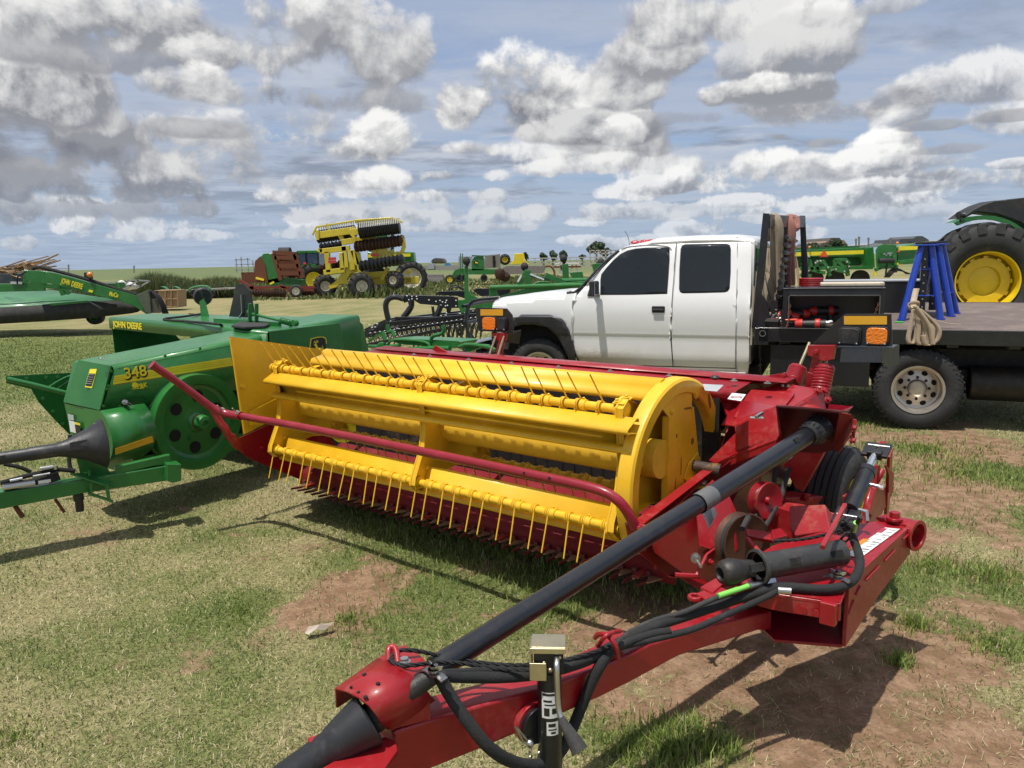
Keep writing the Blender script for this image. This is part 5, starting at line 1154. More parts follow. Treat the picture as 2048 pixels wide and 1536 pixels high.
rc_pan = skin('cab_corner', [z8(*p) for p in [(1761, 913), (1762, 950), (1800, 962), (1836, 948), (1846, 880), (1846, 760), (1841, 700), (1850, 560), (1856, 420), (1860, 250), (1862, 110), (1852, 76), (1820, 60), (1774, 52), (1769, 230), (1768, 410), (1761, 600), (1759, 760)]], M['truckwhite'], tk, -.009, .02)
for far_ in (False, True):
    skin('window_seal', [(1270+(u-1270)*1.022, 543+(v-543)*1.026) for u, v in winF], M['trim'], df if not far_ else tk, -.011, .01, far=far_); w1 = skin('window', winF, M['glass'], df if not far_ else tk, -.0125, .01, far=far_)
    skin('window_seal', [(1411+(u-1411)*1.030, 537+(v-537)*1.030) for u, v in winR], M['trim'], dr if not far_ else tk, -.011, .01, far=far_); w2 = skin('window', winR, M['glass'], dr if not far_ else tk, -.0125, .01, far=far_)
mb = MB(); hc_ = bp(*z8(1243, 525), -.02)
mb.prism([hc_+Vector((sx*.072, 0, sz*.036)) for sx, sz in ((-1, -.8), (-.9, -1), (.9, -1), (1, -.8), (1, .8), (.9, 1), (-.9, 1), (-1, .8))], (0, .02, 0)); hd_ = mb.build('door_handle', M['trim'], df, bevel=.006)
mb = MB().beam(hc_+Vector((-.058, -.012, -.004)), hc_+Vector((.058, -.012, -.004)), .024, .020); mb.build('handle_grip', M['plastic'], hd_, bevel=.005)
# mirror
mc = TR.Y(1189, 577, -.12); mb = MB(); mb.box(mc+Vector((0, -.02, 0)), (.06, .19, .165)); mb.sheet([bp(1174, 592, -.02), bp(1200, 592, -.02), bp(1197, 578, -.02), bp(1180, 572, -.02)], .02); mb.beam(mc+Vector((0, .1, -.06)), bp(1190, 588, -.01), .05, .05); mr = mb.build('side_mirror', M['trim'], tk, bevel=.018)
MB().box(mc+Vector((.032, -.02, 0)), (.006, .165, .14)).build('mirror_glass', M['chrome'], mr, bevel=.004)
MB().box(mc+Vector((-.034, -.03, .0)), (.012, .08, .12)).build('mirror_cap', paint('silver_trim', (.35, .35, .36), .4, .2, .1), mr, bevel=.005)
# fender, flare and arch
fen = [z8(*p) for p in [(150, 497), (180, 494), (300, 474), (440, 459), (610, 449), (640, 416), (705, 417), (682, 470), (672, 560), (668, 640), (668, 692), (680, 760), (694, 830), (712, 880), (700, 880), (690, 800), (665, 700), (640, 650), (600, 592), (540, 572), (350, 572), (285, 582), (262, 640), (250, 720), (215, 720), (150, 640), (140, 560)]]
fen = [p for p in fen if True]
skin('front_fender', fen, M['truckwhite'], tk, -.006, .03); skin('front_fender', fen, M['truckwhite'], tk, -.006, .03, far=True)
fl = [z8(*p) for p in [(285, 580), (350, 570), (540, 570), (600, 590), (640, 650), (665, 700), (690, 800), (698, 882), (655, 884), (648, 840), (622, 790), (600, 742), (570, 692), (510, 642), (420, 625), (340, 627), (290, 640), (270, 700), (250, 790), (225, 790), (235, 700)]]
skin('fender_flare', fl, M['trim'], tk, -.045, .06)
# hood: crowned loft between the two fenders
hg = [(985, 609), (1003, 603), (1040, 599), (1073, 593), (1100, 589), (1125, 585), (1150, 579), (1166, 572)]
mb = MB(); rows = []
for i, (u, v) in enumerate([(150, 497), (180, 493), (300, 473), (440, 458), (610, 448), (700, 415)]):
    e = bp(*z8(u, v)); z0 = e.z; x0 = e.x; row = []
    for k in range(17):
        t = k/16; yy = e.y+.005+(1.98-2*e.y-.01)*t; cr_ = math.sin(math.pi*t)**.45*(.075-.0*i) - .012*math.exp(-((t-.5)/.2)**2); row.append((x0-(.10 if i == 0 else .05*(6-i)/6)*math.sin(math.pi*t), yy, z0+cr_))
    rows.append(row)
for i in range(len(rows)): mb.v += rows[i]
mb.f = [(i*17+k, (i+1)*17+k, (i+1)*17+k+1, i*17+k+1) for i in range(5) for k in range(16)]
hood_ = mb.build('hood', M['truckwhite'], tk, ang=60); solid(hood_, .02)
mb = MB(); f0 = rows[0]
mb.add(f0+[(p[0]-.02, p[1], p[2]-.16) for p in f0]+[(p[0]-.03, p[1], .72) for p in f0], [(i, i+1, 17+i+1, 17+i) for i in range(16)]+[(17+i, 17+i+1, 34+i+1, 34+i) for i in range(16)]); mb.build('front_panel', M['truckwhite'], tk)
mb = MB().bx(-.98, -.86, .10, 1.88, .48, .72); mb.build('front_bumper', M['chrome'], tk, bevel=.02)
mb = MB(); mb.tube([(-.95, .15, .7), (-1.02, .15, 1.0), (-.98, .2, 1.20), (-.85, .2, 1.24), (-.6, .25, 1.26)], .022, 10, 2); mb.tube([(-.95, 1.8, .7), (-1.02, 1.8, 1.0), (-1.0, 1.8, 1.18)], .022, 10, 2); mb.tube([(-1.02, .1, 1.16), (-1.04, 1.0, 1.18), (-1.02, 1.9, 1.16)], .022, 10, 1); mb.tube([(-1.02, .1, .95), (-1.04, 1.0, .95), (-1.02, 1.9, .95)], .022, 10, 1)
mb.build('grille_guard', M['black'], tk)
# cowl, windshield, roof, back wall
w0 = bp(*z8(700, 428)); w1_ = bp(*z8(985, 135)); cw0 = bp(*z8(640, 414))
mb = MB(); ws = []
for k in range(11):
    t = k/10; s_ = math.sin(math.pi*t)
    ws.append(((w0.x-.10*s_, w0.y+.03+(1.92-2*w0.y)*t, w0.z-.01+.01*s_), (w1_.x-.10*s_, w1_.y+.04+(1.90-2*w1_.y)*t, w1_.z+.035*s_)))
mb.v = [p for a in ws for p in a]; mb.f = [(2*k, 2*k+2, 2*k+3, 2*k+1) for k in range(10)]
solid(mb.build('windshield', M['glass'], tk), .008)
mb = MB(); mb.sheet([(cw0.x, .12, cw0.z+.0), (w0.x+.02, .08, w0.z+.0), (w0.x+.02, 1.9, w0.z), (cw0.x, 1.86, cw0.z)], .03); mb.tube([bp(*z8(640, 416)), bp(*z8(705, 410)), bp(*z8(800, 305)), bp(*z8(900, 200)), bp(*z8(985, 135))], .014, 8, 1); mb.build('cowl', M['trim'], tk)
mb = MB(); st = [(w1_.x-.0, w1_.z+.005), (w1_.x+.10, 1.845), (w1_.x+.30, 1.878), (1.30, 1.905), (1.75, 1.918), (2.15, 1.912), (2.36, 1.885), (2.42, 1.83)]
rows = []
for (x, z) in st:
    row = []
    for k in range(17): t = k/16; s_ = math.sin(math.pi*t); ye = .195; row.append((x-.03*s_*(1 if x < 1 else 0), ye+(1.98-2*ye)*t, z-.045+.045*(s_**.35)+.02*s_))
    rows.append(row)
for r_ in rows: mb.v += r_
mb.f = [(i*17+k, (i+1)*17+k, (i+1)*17+k+1, i*17+k+1) for i in range(len(rows)-1) for k in range(16)]
rf = mb.build('roof', M['truckwhite'], tk, ang=60); solid(rf, .03)
mb = MB(); ca_ = bp(*z8(1853, 120)); mb.bx(2.36, 2.40, .10, 1.88, .55, 1.30); mb.sheet([(2.38, .10, 1.28), (2.38, 1.88, 1.28), (2.38, 1.78, 1.86), (2.38, .20, 1.86)], .04); mb.build('cab_back', M['truckwhite'], tk, bevel=.01)
MB().sheet([(2.405, .25, 1.36), (2.405, 1.73, 1.36), (2.405, 1.66, 1.78), (2.405, .32, 1.78)], .006).build('rear_window', M['glass'], tk)
mb = MB()
for i, (u, v) in enumerate(((1270, 484), (1288, 482.5), (1302, 481.5))): p = TR.Y(u, v, .45+.2*i); mb.ball(p+Vector((0, 0, -.005)), .055, 12, (1, .7, .45))
mb.build('roof_marker_light', M['redlens'], tk)
MB().tube([TR.Y(1259, 490, .35), TR.Y(1257, 475, .35), TR.Y(1250, 462, .35)], .003, 6, 1).build('antenna', M['black'], tk)
mb = MB().tube([bp(*z8(1000, 128), -.012), bp(*z8(1040, 112), -.012), bp(*z8(1100, 104), -.012), bp(*z8(1200, 99), -.012), bp(*z8(1310, 106), -.012), bp(*z8(1330, 130), -.012)], .006, 8, 1); mb.build('drip_rail', M['chrome'], tk)
mb = MB(); sl = [bp(*z8(735, 888)), bp(*z8(1700, 945))]; mb.bx(.50, 2.36, .03, .10, .43, .47); mb.build('sill', paint('rusty_sill', (.55, .5, .42), .6, .1, .6, (.10, .05, .02), 7), tk, bevel=.006)
mb = MB(); mb.bx(-.85, 2.5, .14, 1.84, .40, .52); mb.bx(-.60, .48, .12, 1.86, .52, 1.02); mb.build('floor', M['darkhole'], tk)
# seats and steering wheel behind the tinted glass
mb = MB()
for y_ in (.30, 1.22): mb.box((1.25, y_+.23, .98), (.50, .46, .16)); mb.box((1.50, y_+.23, 1.24), (.14, .46, .50), Matrix.Rotation(R(12), 3, 'Y')); mb.box((1.56, y_+.23, 1.56), (.10, .26, .18))
mb.box((2.10, .99, 1.15), (.14, 1.4, .5)); mb.build('seat', paint('grey_seat_cloth', (.09, .085, .08), .9, 0, .2), tk, bevel=.03)
mb = MB().tube([(.86+.05*math.cos(a), .53+.19*math.sin(a), 1.27+.17*math.cos(a)) for a in [k*math.pi/10 for k in range(20)]], .014, 8, closed=True); mb.box((.62, .99, 1.20), (.30, 1.7, .14)); mb.build('dashboard', M['trim'], tk, bevel=.02)
# wheels
wheel(tk, (0, .155, .395), (0, -1, 0), .392, .25, .222, M['tyre'], paint('dusty_alloy', (.62, .56, .48), .35, .1, .4, (.30, .22, .15), 7, metal=.8), lugs=40, dish=.25, holes=8, hub=.07, lugh=.005, nuts=8)
wheel(tk, (0, 1.825, .395), (0, 1, 0), .392, .25, .222, M['tyre'], bpy.data.materials['dusty_alloy'], lugs=0, dish=.25, hub=.07)
wheel(tk, (3.98, -.075, .395), (0, -1, 0), .395, .25, .222, M['tyre'], bpy.data.materials['dusty_alloy'], lugs=44, dish=.55, holes=8, hub=.075, lugh=.005, nuts=8)
for yy in (.22, 1.76, 2.05): wheel(tk, (3.98, yy, .395), (0, 1, 0), .395, .25, .222, M['tyre'], bpy.data.materials['dusty_alloy'], dish=.2, hub=.07)
mb = MB().cyl((3.98, -.1, .395), (3.98, 2.1, .395), .07, 14); mb.bx(-.7, 5.9, .50, .62, .52, .72); mb.bx(-.7, 5.9, 1.38, 1.50, .52, .72); mb.build('chassis', M['castiron'], tk)
mb = MB(); mb.tube([(3.2, .56, .62), (3.6, .56, .5), (3.98, .56, .47), (4.4, .56, .52), (4.85, .56, .66)], .035, 8, 2); mb.beam((3.98, .56, .47), (3.98, .56, .62), .12, .1); mb.build('leaf_spring', M['rust'], tk)
mb = MB().cyl((4.45, .25, .42), (5.25, .25, .42), .17, 18); mb.bx(4.3, 5.3, .3, .5, .3, .55); mb.build('under_tank', M['castiron'], tk, bevel=.02)
# flat bed
dzf = lambda y: .98+y*.052
M['deck'] = paint('weathered_deck', (.15, .115, .10), .8, 0, .55, (.30, .24, .20), 3.5, bump=.15)
mb = MB().prism([(2.56, -.20, dzf(-.2)-.02), (5.95, -.20, dzf(-.2)-.02), (5.95, 2.22, dzf(2.22)-.02), (2.56, 2.22, dzf(2.22)-.02)], (0, 0, .02)); mb.build('bed_deck', M['deck'], tk, bevel=.003)
mb = MB().bx(2.50, 5.95, -.235, -.19, .835, .978); mb.bx(2.56, 5.95, 2.20, 2.24, .9, 1.10); mb.bx(2.46, 2.60, -.235, 2.24, .80, .975)
for k in range(7): mb.bx(2.7+k*.5, 2.8+k*.5, -.15, 2.15, .80, .93)
mb.build('bed_frame', M['black'], tk, bevel=.006)
mb = MB().lathe([(.035, -.006), (.035, .0), (.024, .0), (.022, -.006)], TR.Y(1525, 667, -.237), (0, -1, 0), 20, closed=True); mb.build('bed_frame_ring', paint('grey_ring', (.10, .10, .10), .4), tk)
mb = MB().bx(2.62, 3.55, -.18, .35, .40, .80); mb.build('underbody_box', M['black'], tk, bevel=.008)
# headache rack
mb = MB()
mb.prism([TR.Y(u, v, -.05) for u, v in ((1526, 426), (1539, 427), (1528, 560), (1523, 588), (1533, 605), (1546, 654), (1503, 655), (1509, 600), (1512, 560))], (0, .06, 0))
mb.prism([TR.Y(u, v, 1.95) for u, v in ((1599, 431), (1610, 431), (1617, 555), (1612, 650), (1600, 650), (1603, 530))], (0, .06, 0))
pa, pb = TR.Y(1534, 438, .0), TR.Y(1606, 441, 1.98); mb.beam(pa+Vector((0, 0, -.02)), pb+Vector((0, 0, -.02)), .06, .13)
mb.build('headache_rack', M['black'], tk, bevel=.004)
mb = MB()
for k in range(9):
    t = k/9; z_ = 1.88-k*.075; x_ = 2.60-k*.008
    mb.box((x_+.12, 1.0, z_), (.05, 1.9, .030), Matrix.Rotation(R(40), 3, 'Y'))
mb.bx(2.66, 2.70, .55, .60, 1.0, 2.0); mb.bx(2.66, 2.70, 1.40, 1.45, 1.0, 2.0); mb.bx(2.60, 2.66, .0, 1.95, .98, 1.24); mb.build('rack_louvre', M['black'], tk)
mb = MB().ball(TR.Y(1604, 446, 1.93), .05, 14, (.5, .3, 1)); mb.build('rack_marker_light', M['redlens'], tk)
mb = MB(); mb.beam(TR.Y(1507, 572, -.02), TR.Y(1502, 690, -.02), .012, .02); mb.build('mud_flap_strip', paint('tan_strip', (.42, .36, .28), .6), tk)
mb = MB(); chain(mb, [TR.Y(1520, 690, -.1), TR.Y(1521, 750, -.1)], .014, .004); mb.build('tie_chain', M['castiron'], tk)

# ---- toolbox and other things standing on the bed
def bedp(u, v, lift=0.0):
    p0 = Vector((3, 0, .98+lift)); return pl_(TR, u, v, p0, (0, -.052, 1))
tb_ = thing('toolbox', TR, 'long black steel toolbox with its side open standing on the flat bed behind the rack', 'toolbox', at=(2.72, -.14, .98))
to = Vector((2.72, -.14, .98))
bxw, bxd, bxh = .93, .50, .375
mb = MB(); mb.bx(0, bxw, bxd-.015, bxd, .0, bxh); mb.bx(0, .045, .0, bxd, 0, bxh); mb.bx(bxw-.03, bxw, 0, bxd, 0, bxh); mb.bx(0, bxw, 0, bxd, 0, .012); mb.bx(-.005, bxw+.005, -.006, bxd, bxh, bxh+.016); mb.bx(.045, bxw-.03, 0, .012, bxh-.05, bxh); body_ = mb.build('box_body', M['black'], tb_, bevel=.003)
mb = MB(); mb.bx(.05, bxw-.034, -.004, .006, bxh-.062, bxh-.05); mb.bx(.05, .062, -.004, .006, .012, bxh-.05); mb.bx(bxw-.046, bxw-.034, -.004, .006, .012, bxh-.05); mb.build('opening_trim', paint('grey_edge', (.09, .09, .09), .5), tb_)
MB().bx(-.02, bxw, -.13, .0, -.012, .0).build('drop_door', M['black'], tb_, bevel=.002)
mb = MB(); chain(mb, [(.07, -.01, bxh-.15), (.06, -.05, .05), (.05, -.11, .0)], .011, .003); chain(mb, [(bxw-.05, .0, bxh-.13), (bxw-.09, -.05, .1), (bxw-.1, -.1, .02)], .011, .003); mb.build('door_chain', M['rust'], tb_)
mb = MB(); mb.bx(.05, bxw, .02, .09, .012, .03); mb.build('shelf_board', paint('dirty_wood', (.20, .15, .11), .8, 0, .5), tb_)
M['toolred'] = paint('tool_red', (.55, .03, .02), .45, .1, .4, (.08, .05, .04), 20); M['toolblack'] = paint('tool_black', (.02, .02, .02), .5, 0, .3, (.1, .08, .07), 20)
def tool(u, v, y, ang_, flip, lab, kind='cordless_impact_wrench', cat='power tool', s_=1.4):
    p = TR.Y(u, v, y); o = thing(kind, TR, lab, cat, 'power tools in the toolbox', at=p); Rm = Matrix.Rotation(ang_, 3, 'Z') @ Matrix.Rotation(flip, 3, 'X')
    def q(*a): return Rm @ Vector(a)*s_
    mb = MB(); mb.tube([q(-.01, 0, 0), q(.16, 0, .0)], [.026*s_, .034*s_, .036*s_, .034*s_], 16); mb.tube([q(.10, 0, 0), q(.115, 0, -.10)], .019*s_, 12); mb.build('housing', M['toolblack'], o)
    mb = MB(); mb.lathe([(.0, 0), (.022*s_, 0), (.034*s_, .03*s_), (.037*s_, .05*s_), (.02*s_, .05*s_)], q(-.045, 0, 0), q(1, 0, 0), 18); mb.lathe([(.0375*s_, 0), (.039*s_, .004), (.039*s_, .03*s_), (.0375*s_, .034*s_)], q(.09, 0, 0), q(1, 0, 0), 16); mb.build('nose_guard', M['toolred'], o)
    mb = MB(); mb.beam(q(.06, 0, -.125), q(.16, 0, -.125), .06*s_, .05*s_, up=q(0, 0, 1)); mb.build('battery', M['toolblack'], o, bevel=.005)
    mb = MB(); mb.beam(q(.07, 0, -.098), q(.15, 0, -.098), .055*s_, .008*s_, up=q(0, 0, 1)); mb.build('battery_band', M['toolred'], o, bevel=.002)
    return o
tool(1603, 648, -.18, .0, R(75), 'black and red cordless impact wrench nearest the open edge of the toolbox')
tool(1586, 634, .02, 2.9, R(70), 'red fronted cordless driver lying at the left end inside the toolbox')
tool(1606, 628, .08, 3.5, R(60), 'black cordless drill with slanted battery in the middle of the toolbox pile')
tool(1630, 622, .16, .3, R(-20), 'black power tool with red band standing farthest right inside the toolbox')
o = thing('screwdriver', TR, 'long orange red handled tool poking over the toolbox sill', 'hand tool', at=TR.Y(1575, 640, -.16)); MB().tube([(-.02, 0, 0), (.08, .0, .002), (.10, 0, .0)], [.008, .012, .012, .006], 10).build('handle', paint('orange_red', (.75, .06, .02), .4), o)
o = thing('pliers', TR, 'white and pink gloves like rag lying at the front of the toolbox', 'rag', at=TR.Y(1652, 645, -.16)); o.name = 'rag'; mb = MB(); mb.ball((0, 0, 0), .03, 8, (1.6, 1, .6)); mb.ball((.04, .0, .01), .02, 8, (1.2, 1, .7)); mb.build('cloth', M['white'], o)
# straps over the rack
M['canvas'] = paint('dusty_canvas', (.30, .245, .18), .95, 0, .4, (.16, .12, .09), 14, bump=.4); M['pinkstrap'] = paint('faded_red_strap', (.33, .145, .115), .95, 0, .5, (.22, .17, .14), 12, bump=.4); M['beltstrap'] = paint('tan_webbing', (.46, .36, .25), .9, 0, .25, (.22, .16, .11), 20, bump=.25)
def folded(F, name, runs, w, mat, lab, cat, org, group=None, th=.012):
    o = thing(name, F, lab, cat, group, at=org); mb = MB()
    for pts in runs:
        P_ = [Vector(p)-org for p in pts]; q = P_
        for _ in range(2):
            n_ = [q[0]]
            for a, b_ in zip(q, q[1:]): n_ += [a*.75+b_*.25, a*.25+b_*.75]
            q = n_+[q[-1]]
        for j, off in enumerate((-.32, 0, .32)):
            mb.tube([p+Vector((off*w*.55*math.cos(j*1.1), off*w*.5, 0))+Vector((.006*math.sin(i*.9+j), .006*math.cos(i*.7+j), 0)) for i, p in enumerate(q)], [w*.30, w*.29, w*.30], 8)
    mb.build('webbing', mat, o); return o
T_ = lambda u, v, y: TR.Y(u, v, y)
folded(TR, 'canvas_sling', [[T_(1541, 480, .38), T_(1541, 440, .35), T_(1550, 430, .30), T_(1558, 440, .25), T_(1561, 500, .25), T_(1561, 560, .25), T_(1556, 600, .25)], [T_(1536, 500, .38), T_(1537, 530, .3), T_(1548, 555, .25), T_(1556, 600, .22)], [T_(1538, 540, .3), T_(1549, 575, .2), T_(1556, 615, .2)], [T_(1537, 560, .3), T_(1540, 590, .25), T_(1545, 620, .2)], [T_(1551, 436, .3), T_(1554, 500, .26), T_(1554, 580, .24), T_(1550, 620, .2)]], .13, M['canvas'], 'thick dusty tan sling hung over the black rack behind the cab', 'sling', TR.Y(1550, 640, .25))
folded(TR, 'red_sling', [[T_(1572, 470, 1.1), T_(1573, 442, 1.05), T_(1580, 436, 1.0), T_(1584, 450, .95), T_(1583, 500, .95), T_(1582, 570, .95)], [T_(1575, 438, 1.1), T_(1586, 434, 1.2), T_(1595, 442, 1.2), T_(1594, 455, 1.15), T_(1586, 458, 1.05)]], .14, M['pinkstrap'], 'faded pinkish red sling hung over the black rack next to the tan one', 'sling', TR.Y(1580, 572, .95))
o = thing('chain_pile', TR, 'pile of bright and rusty chain links beside the toolbox on the bed', 'chain', at=TR.Y(1552, 650, -.05)); rr = random.Random(4)
mb = MB(); mr_ = MB()
for i in range(95):
    c_ = Vector((rr.gauss(0, .04), rr.uniform(-.03, .08), abs(rr.gauss(0, .045)))); tgt = mr_ if c_.z < .035 else mb; a = rr.uniform(0, 6.28); ux = Vector((math.cos(a), math.sin(a), rr.uniform(-.6, .6))).normalized(); vx = Vector((rr.uniform(-1, 1), rr.uniform(-1, 1), rr.uniform(-1, 1))).normalized(); vx = (vx-ux*vx.dot(ux)).normalized()
    tgt.tube([c_+ux*math.cos(t)*.016+vx*math.sin(t)*.010 for t in [k*math.pi/5 for k in range(10)]], .0032, 5, closed=True)
mb.build('bright_links', M['steel'], o); mr_.build('rusty_links', M['rust'], o)
o = thing('hose_coil', TR, 'coil of bright red hose lying behind the toolbox lid', 'hose', at=TR.Y(1622, 572, .62)); mb = MB()
for k in range(4): mb.tube([(.115*math.cos(a), .10*math.sin(a), .012+k*.021) for a in [i*math.pi/12 for i in range(24)]], .0115, 8, closed=True)
mb.build('coil', M['red'], o)
o = thing('cooler_lid', TR, 'cream coloured plastic slab with rounded edges lying on top of the toolbox', 'lid', at=(3.36, .24, 1.372)); mb = MB(); mb.prism([(-.30, -.10, 0), (.26, -.10, 0), (.30, -.06, 0), (.30, .12, 0), (-.28, .12, 0), (-.31, .08, 0)], (0, 0, .042)); mb.build('slab', paint('cream_plastic', (.62, .53, .40), .5, .1, .3, (.3, .25, .2), 6), o, bevel=.014)
tb2 = thing('crossbed_box', TR, 'black chest with a light grey lid standing across the bed behind the open toolbox', 'toolbox', at=(2.95, 1.15, 1.04)); mb = MB().bx(0, 1.15, 0, .5, 0, .345); mb.build('box_body', M['black'], tb2, bevel=.006); MB().bx(-.01, 1.16, -.01, .51, .347, .362).build('lid', paint('grey_lid', (.36, .38, .40), .45, .1, .2), tb2, bevel=.003)
o = thing('rod_bundle', TR, 'thin copper coloured rods leaning against the rack beside the red sling', 'rods', at=TR.Y(1600, 574, .8)); mb = MB()
for u0, u1, t_ in ((1588, 1597, 505), (1592, 1599, 510), (1594, 1601, 520)): mb.tube([TR.Y(u1, 572, .8)-TR.Y(1600, 574, .8), TR.Y(u0, t_, .9)-TR.Y(1600, 574, .8)], .005, 6)
mb.build('rods', paint('copper_rod', (.55, .32, .2), .4, .1, .3, metal=.6), o)
# blue jack stands
M['blue'] = paint('blue_paint', (.014, .055, .42), .32, .35, .25, (.05, .06, .10), 8)
def stand(feet, top, lab):
    org = sum(feet, Vector((0, 0, 0)))/len(feet); o = thing('jack_stand', TR, lab, 'jack stand', 'blue jack stands on the truck bed', at=org)
    cen = top-org; 
    for i, f in enumerate(feet):
        a = f-org; b_ = cen+(a-Vector((0, 0, 0))).normalized()*.055; b_.z = cen.z; lg = MB().tube([a, b_], .035, 16).build('leg', M['blue'], o); mb = MB().cyl(a, a+Vector((0, 0, .012)), .045, 16); mb.build('foot', M['blue'], lg)
    mb = MB(); mb.bx(cen.x-.11, cen.x+.11, cen.y-.11, cen.y+.11, cen.z, cen.z+.014)
    for t_ in (.32, .68):
        ring_ = [(f-org)*(1-t_)+(cen+((f-org).normalized()*.055))*t_ for f in feet]
        for p in ring_: p.z = (org-org).z+cen.z*t_
        mb.sheet([p*1.0+(p-Vector((0, 0, p.z))).normalized()*.03 for p in ring_], .006)
    mb.build('brace_plate', M['blue'], o, bevel=.002)
    mb = MB(); mb.bx(cen.x-.03, cen.x+.03, cen.y-.03, cen.y+.03, .05, cen.z+.03); mb.bx(cen.x-.10, cen.x+.10, cen.y-.06, cen.y+.06, cen.z+.02, cen.z+.04); ps = mb.build('post', M['black'], o, bevel=.003)
    mb = MB()
    for k in range(7): mb.cyl((cen.x, cen.y-.031, .12+k*cen.z*.11), (cen.x, cen.y-.0315, .12+k*cen.z*.11), .008, 10)
    mb.build('post_hole', M['steel'], ps)
bl = lambda u, v: bedp(u, v)
f1 = [bl(1803, 641), bl(1881, 639), bl(1842, 629)]; stand(f1, Vector((sum(p.x for p in f1)/3, sum(p.y for p in f1)/3, 1.0+.0))+Vector((0, 0, TR.Y(1845, 492, sum(p.y for p in f1)/3).z-1.0)), 'blue steel jack stand with a tan strap draped in front of its post')
f2 = [bl(1902, 633), bl(1912, 627), bl(1840, 622)]; stand(f2, Vector((TR.Y(1872, 490, .95).x, .95, TR.Y(1872, 490, .95).z)), 'paler blue jack stand standing just behind the one with the strap')
# tan ratchet strap hanging over the bed edge
org = TR.Y(1850, 655, -.2); o = thing('ratchet_strap', TR, 'tan webbing strap in a looped bundle hanging over the edge of the truck bed', 'strap', at=org)
def ribbon(mb, pts, w, wd=(1, 0, 0), th=.003, it=2):
    P_ = [Vector(p) for p in pts]
    for _ in range(it):
        q = [P_[0]]
        for a, b_ in zip(P_, P_[1:]): q += [a*.75+b_*.25, a*.25+b_*.75]
        P_ = q+[P_[-1]]
    L_ = []; 
    for i, p in enumerate(P_):
        s_ = Vector(wd).normalized() if not callable(wd) else wd(i/(len(P_)-1)); L_.append((p-s_*w/2, p+s_*w/2))
    for (a, b_), (c_, d_) in zip(L_, L_[1:]): mb.add([a, b_, d_, c_], [(0, 1, 2, 3)])
mb = MB()
Q = lambda u, v, y: TR.Y(u, v, y)-org
loops = [[(1828, 618), (1822, 650), (1815, 680), (1822, 690), (1832, 680), (1836, 640), (1830, 618)], [(1832, 618), (1838, 655), (1834, 685), (1843, 692), (1850, 680), (1846, 640), (1836, 618)], [(1834, 618), (1850, 645), (1856, 675), (1852, 692), (1860, 690), (1868, 665), (1856, 640), (1838, 618)], [(1838, 618), (1866, 642), (1880, 660), (1876, 680), (1862, 690), (1850, 692), (1846, 670)], [(1830, 612), (1852, 640), (1862, 660), (1866, 690)]]
for i, lp_ in enumerate(loops): ribbon(mb, [Q(u, v, -.24-.012*i) for u, v in lp_], .045, (1, -.3, .15))
ribbon(mb, [Q(1833, 577, .05), Q(1829, 592, .0), Q(1826, 608, -.1), Q(1829, 616, -.2)], .055, (1, .1, 0)); ribbon(mb, [Q(1815, 610, -.12), Q(1826, 604, -.14), Q(1840, 606, -.14), Q(1838, 616, -.12), Q(1822, 620, -.13), Q(1815, 612, -.12)], .04, (.1, -.3, 1)); ribbon(mb, [Q(1840, 620, -.18), Q(1865, 638, -.1), Q(1890, 646, -.05), Q(1922, 649, .0)], .03, (.2, 1, 0))
solid(mb.build('webbing', M['beltstrap'], o), .004)
o = thing('green_level', TR, 'small bright green marker lying at the foot of the left jack stand', 'marker', at=bedp(1798, 646)); mb = MB().bx(-.04, .04, -.012, .012, 0, .018); mb.build('body', paint('lime_plastic', (.06, .55, .10), .4), o, bevel=.003)
# ---------------------------------------------------------------- green square baler at the left
BL = Frame((-2.24, 5.42), -35)
ba = thing('square_baler', BL, 'green square baler with a yellow stripe and a big round flywheel beside the yellow reel', 'baler')
bX = lambda u, v, x=-.10: BL.X(u, v, x)
bY = lambda u, v, y: BL.Y(u, v, y)
bZ = lambda u, v, z: BL.Z(u, v, z)
def plate(pts, t_, mat, name, par=None, bevel=.0): return MB().sheet(pts, t_).build(name, mat, par or ba, bevel=bevel)
# chamber: side face, sloping top, slanted front
A1, A2 = bX(227, 731), bX(470, 681); far_ = Vector((-.56, 0, 0)); 
Bk = A2+(A2-A1).normalized()*1.3; 
T1 = A1+Vector((-.50, .04, .01)); T2 = Bk+Vector((-.50, 0, 0))
low1 = bX(204, 820); low2 = Vector((-.1, Bk.y, low1.z-.05))
side_face = [A1, Bk, low2, Vector((-.1, -.231, .79)), low1]
cap = .03
mb = MB().prism([A1+Vector((-.035, 0, 0)), Bk+Vector((-.035, 0, 0)), low2+Vector((-.03, 0, 0)), low1+Vector((-.03, 0, 0))], (-.50, 0, 0)); mb.build('chamber', M['green'], ba, bevel=.012)
solid(MB().add([A1+Vector((-.035, 0, .0)), Bk+Vector((-.035, 0, 0)), Bk+Vector((-.012, 0, -.010)), A1+Vector((-.012, 0, -.010)), Bk+Vector((0, 0, -.035)), A1+Vector((0, 0, -.035)), low2, low1], [(0, 1, 2, 3), (3, 2, 4, 5), (5, 4, 6, 7)]).build('chamber_side', M['green'], ba, ang=60), .004)
fr_ = [bX(226, 731, -.1), bX(204, 820, -.1), bY(132.5, 804, -.62), bY(161, 719, -.60)]
fp = plate([fr_[0]+Vector((0, -.012, 0)), fr_[1]+Vector((0, -.012, 0)), fr_[2]+Vector((0, -.012, 0)), fr_[3]+Vector((0, -.012, 0))], .01, M['green'], 'front_cover', bevel=.002)
lw = [bX(204, 821, -.12), bX(222, 905, -.12), bY(186, 952, -.64), bY(152, 906, -.62), bY(142, 850, -.62), bY(132.5, 806, -.62)]
plate([p+Vector((0, -.008, 0)) for p in lw], .01, M['green'], 'lower_front_cover')
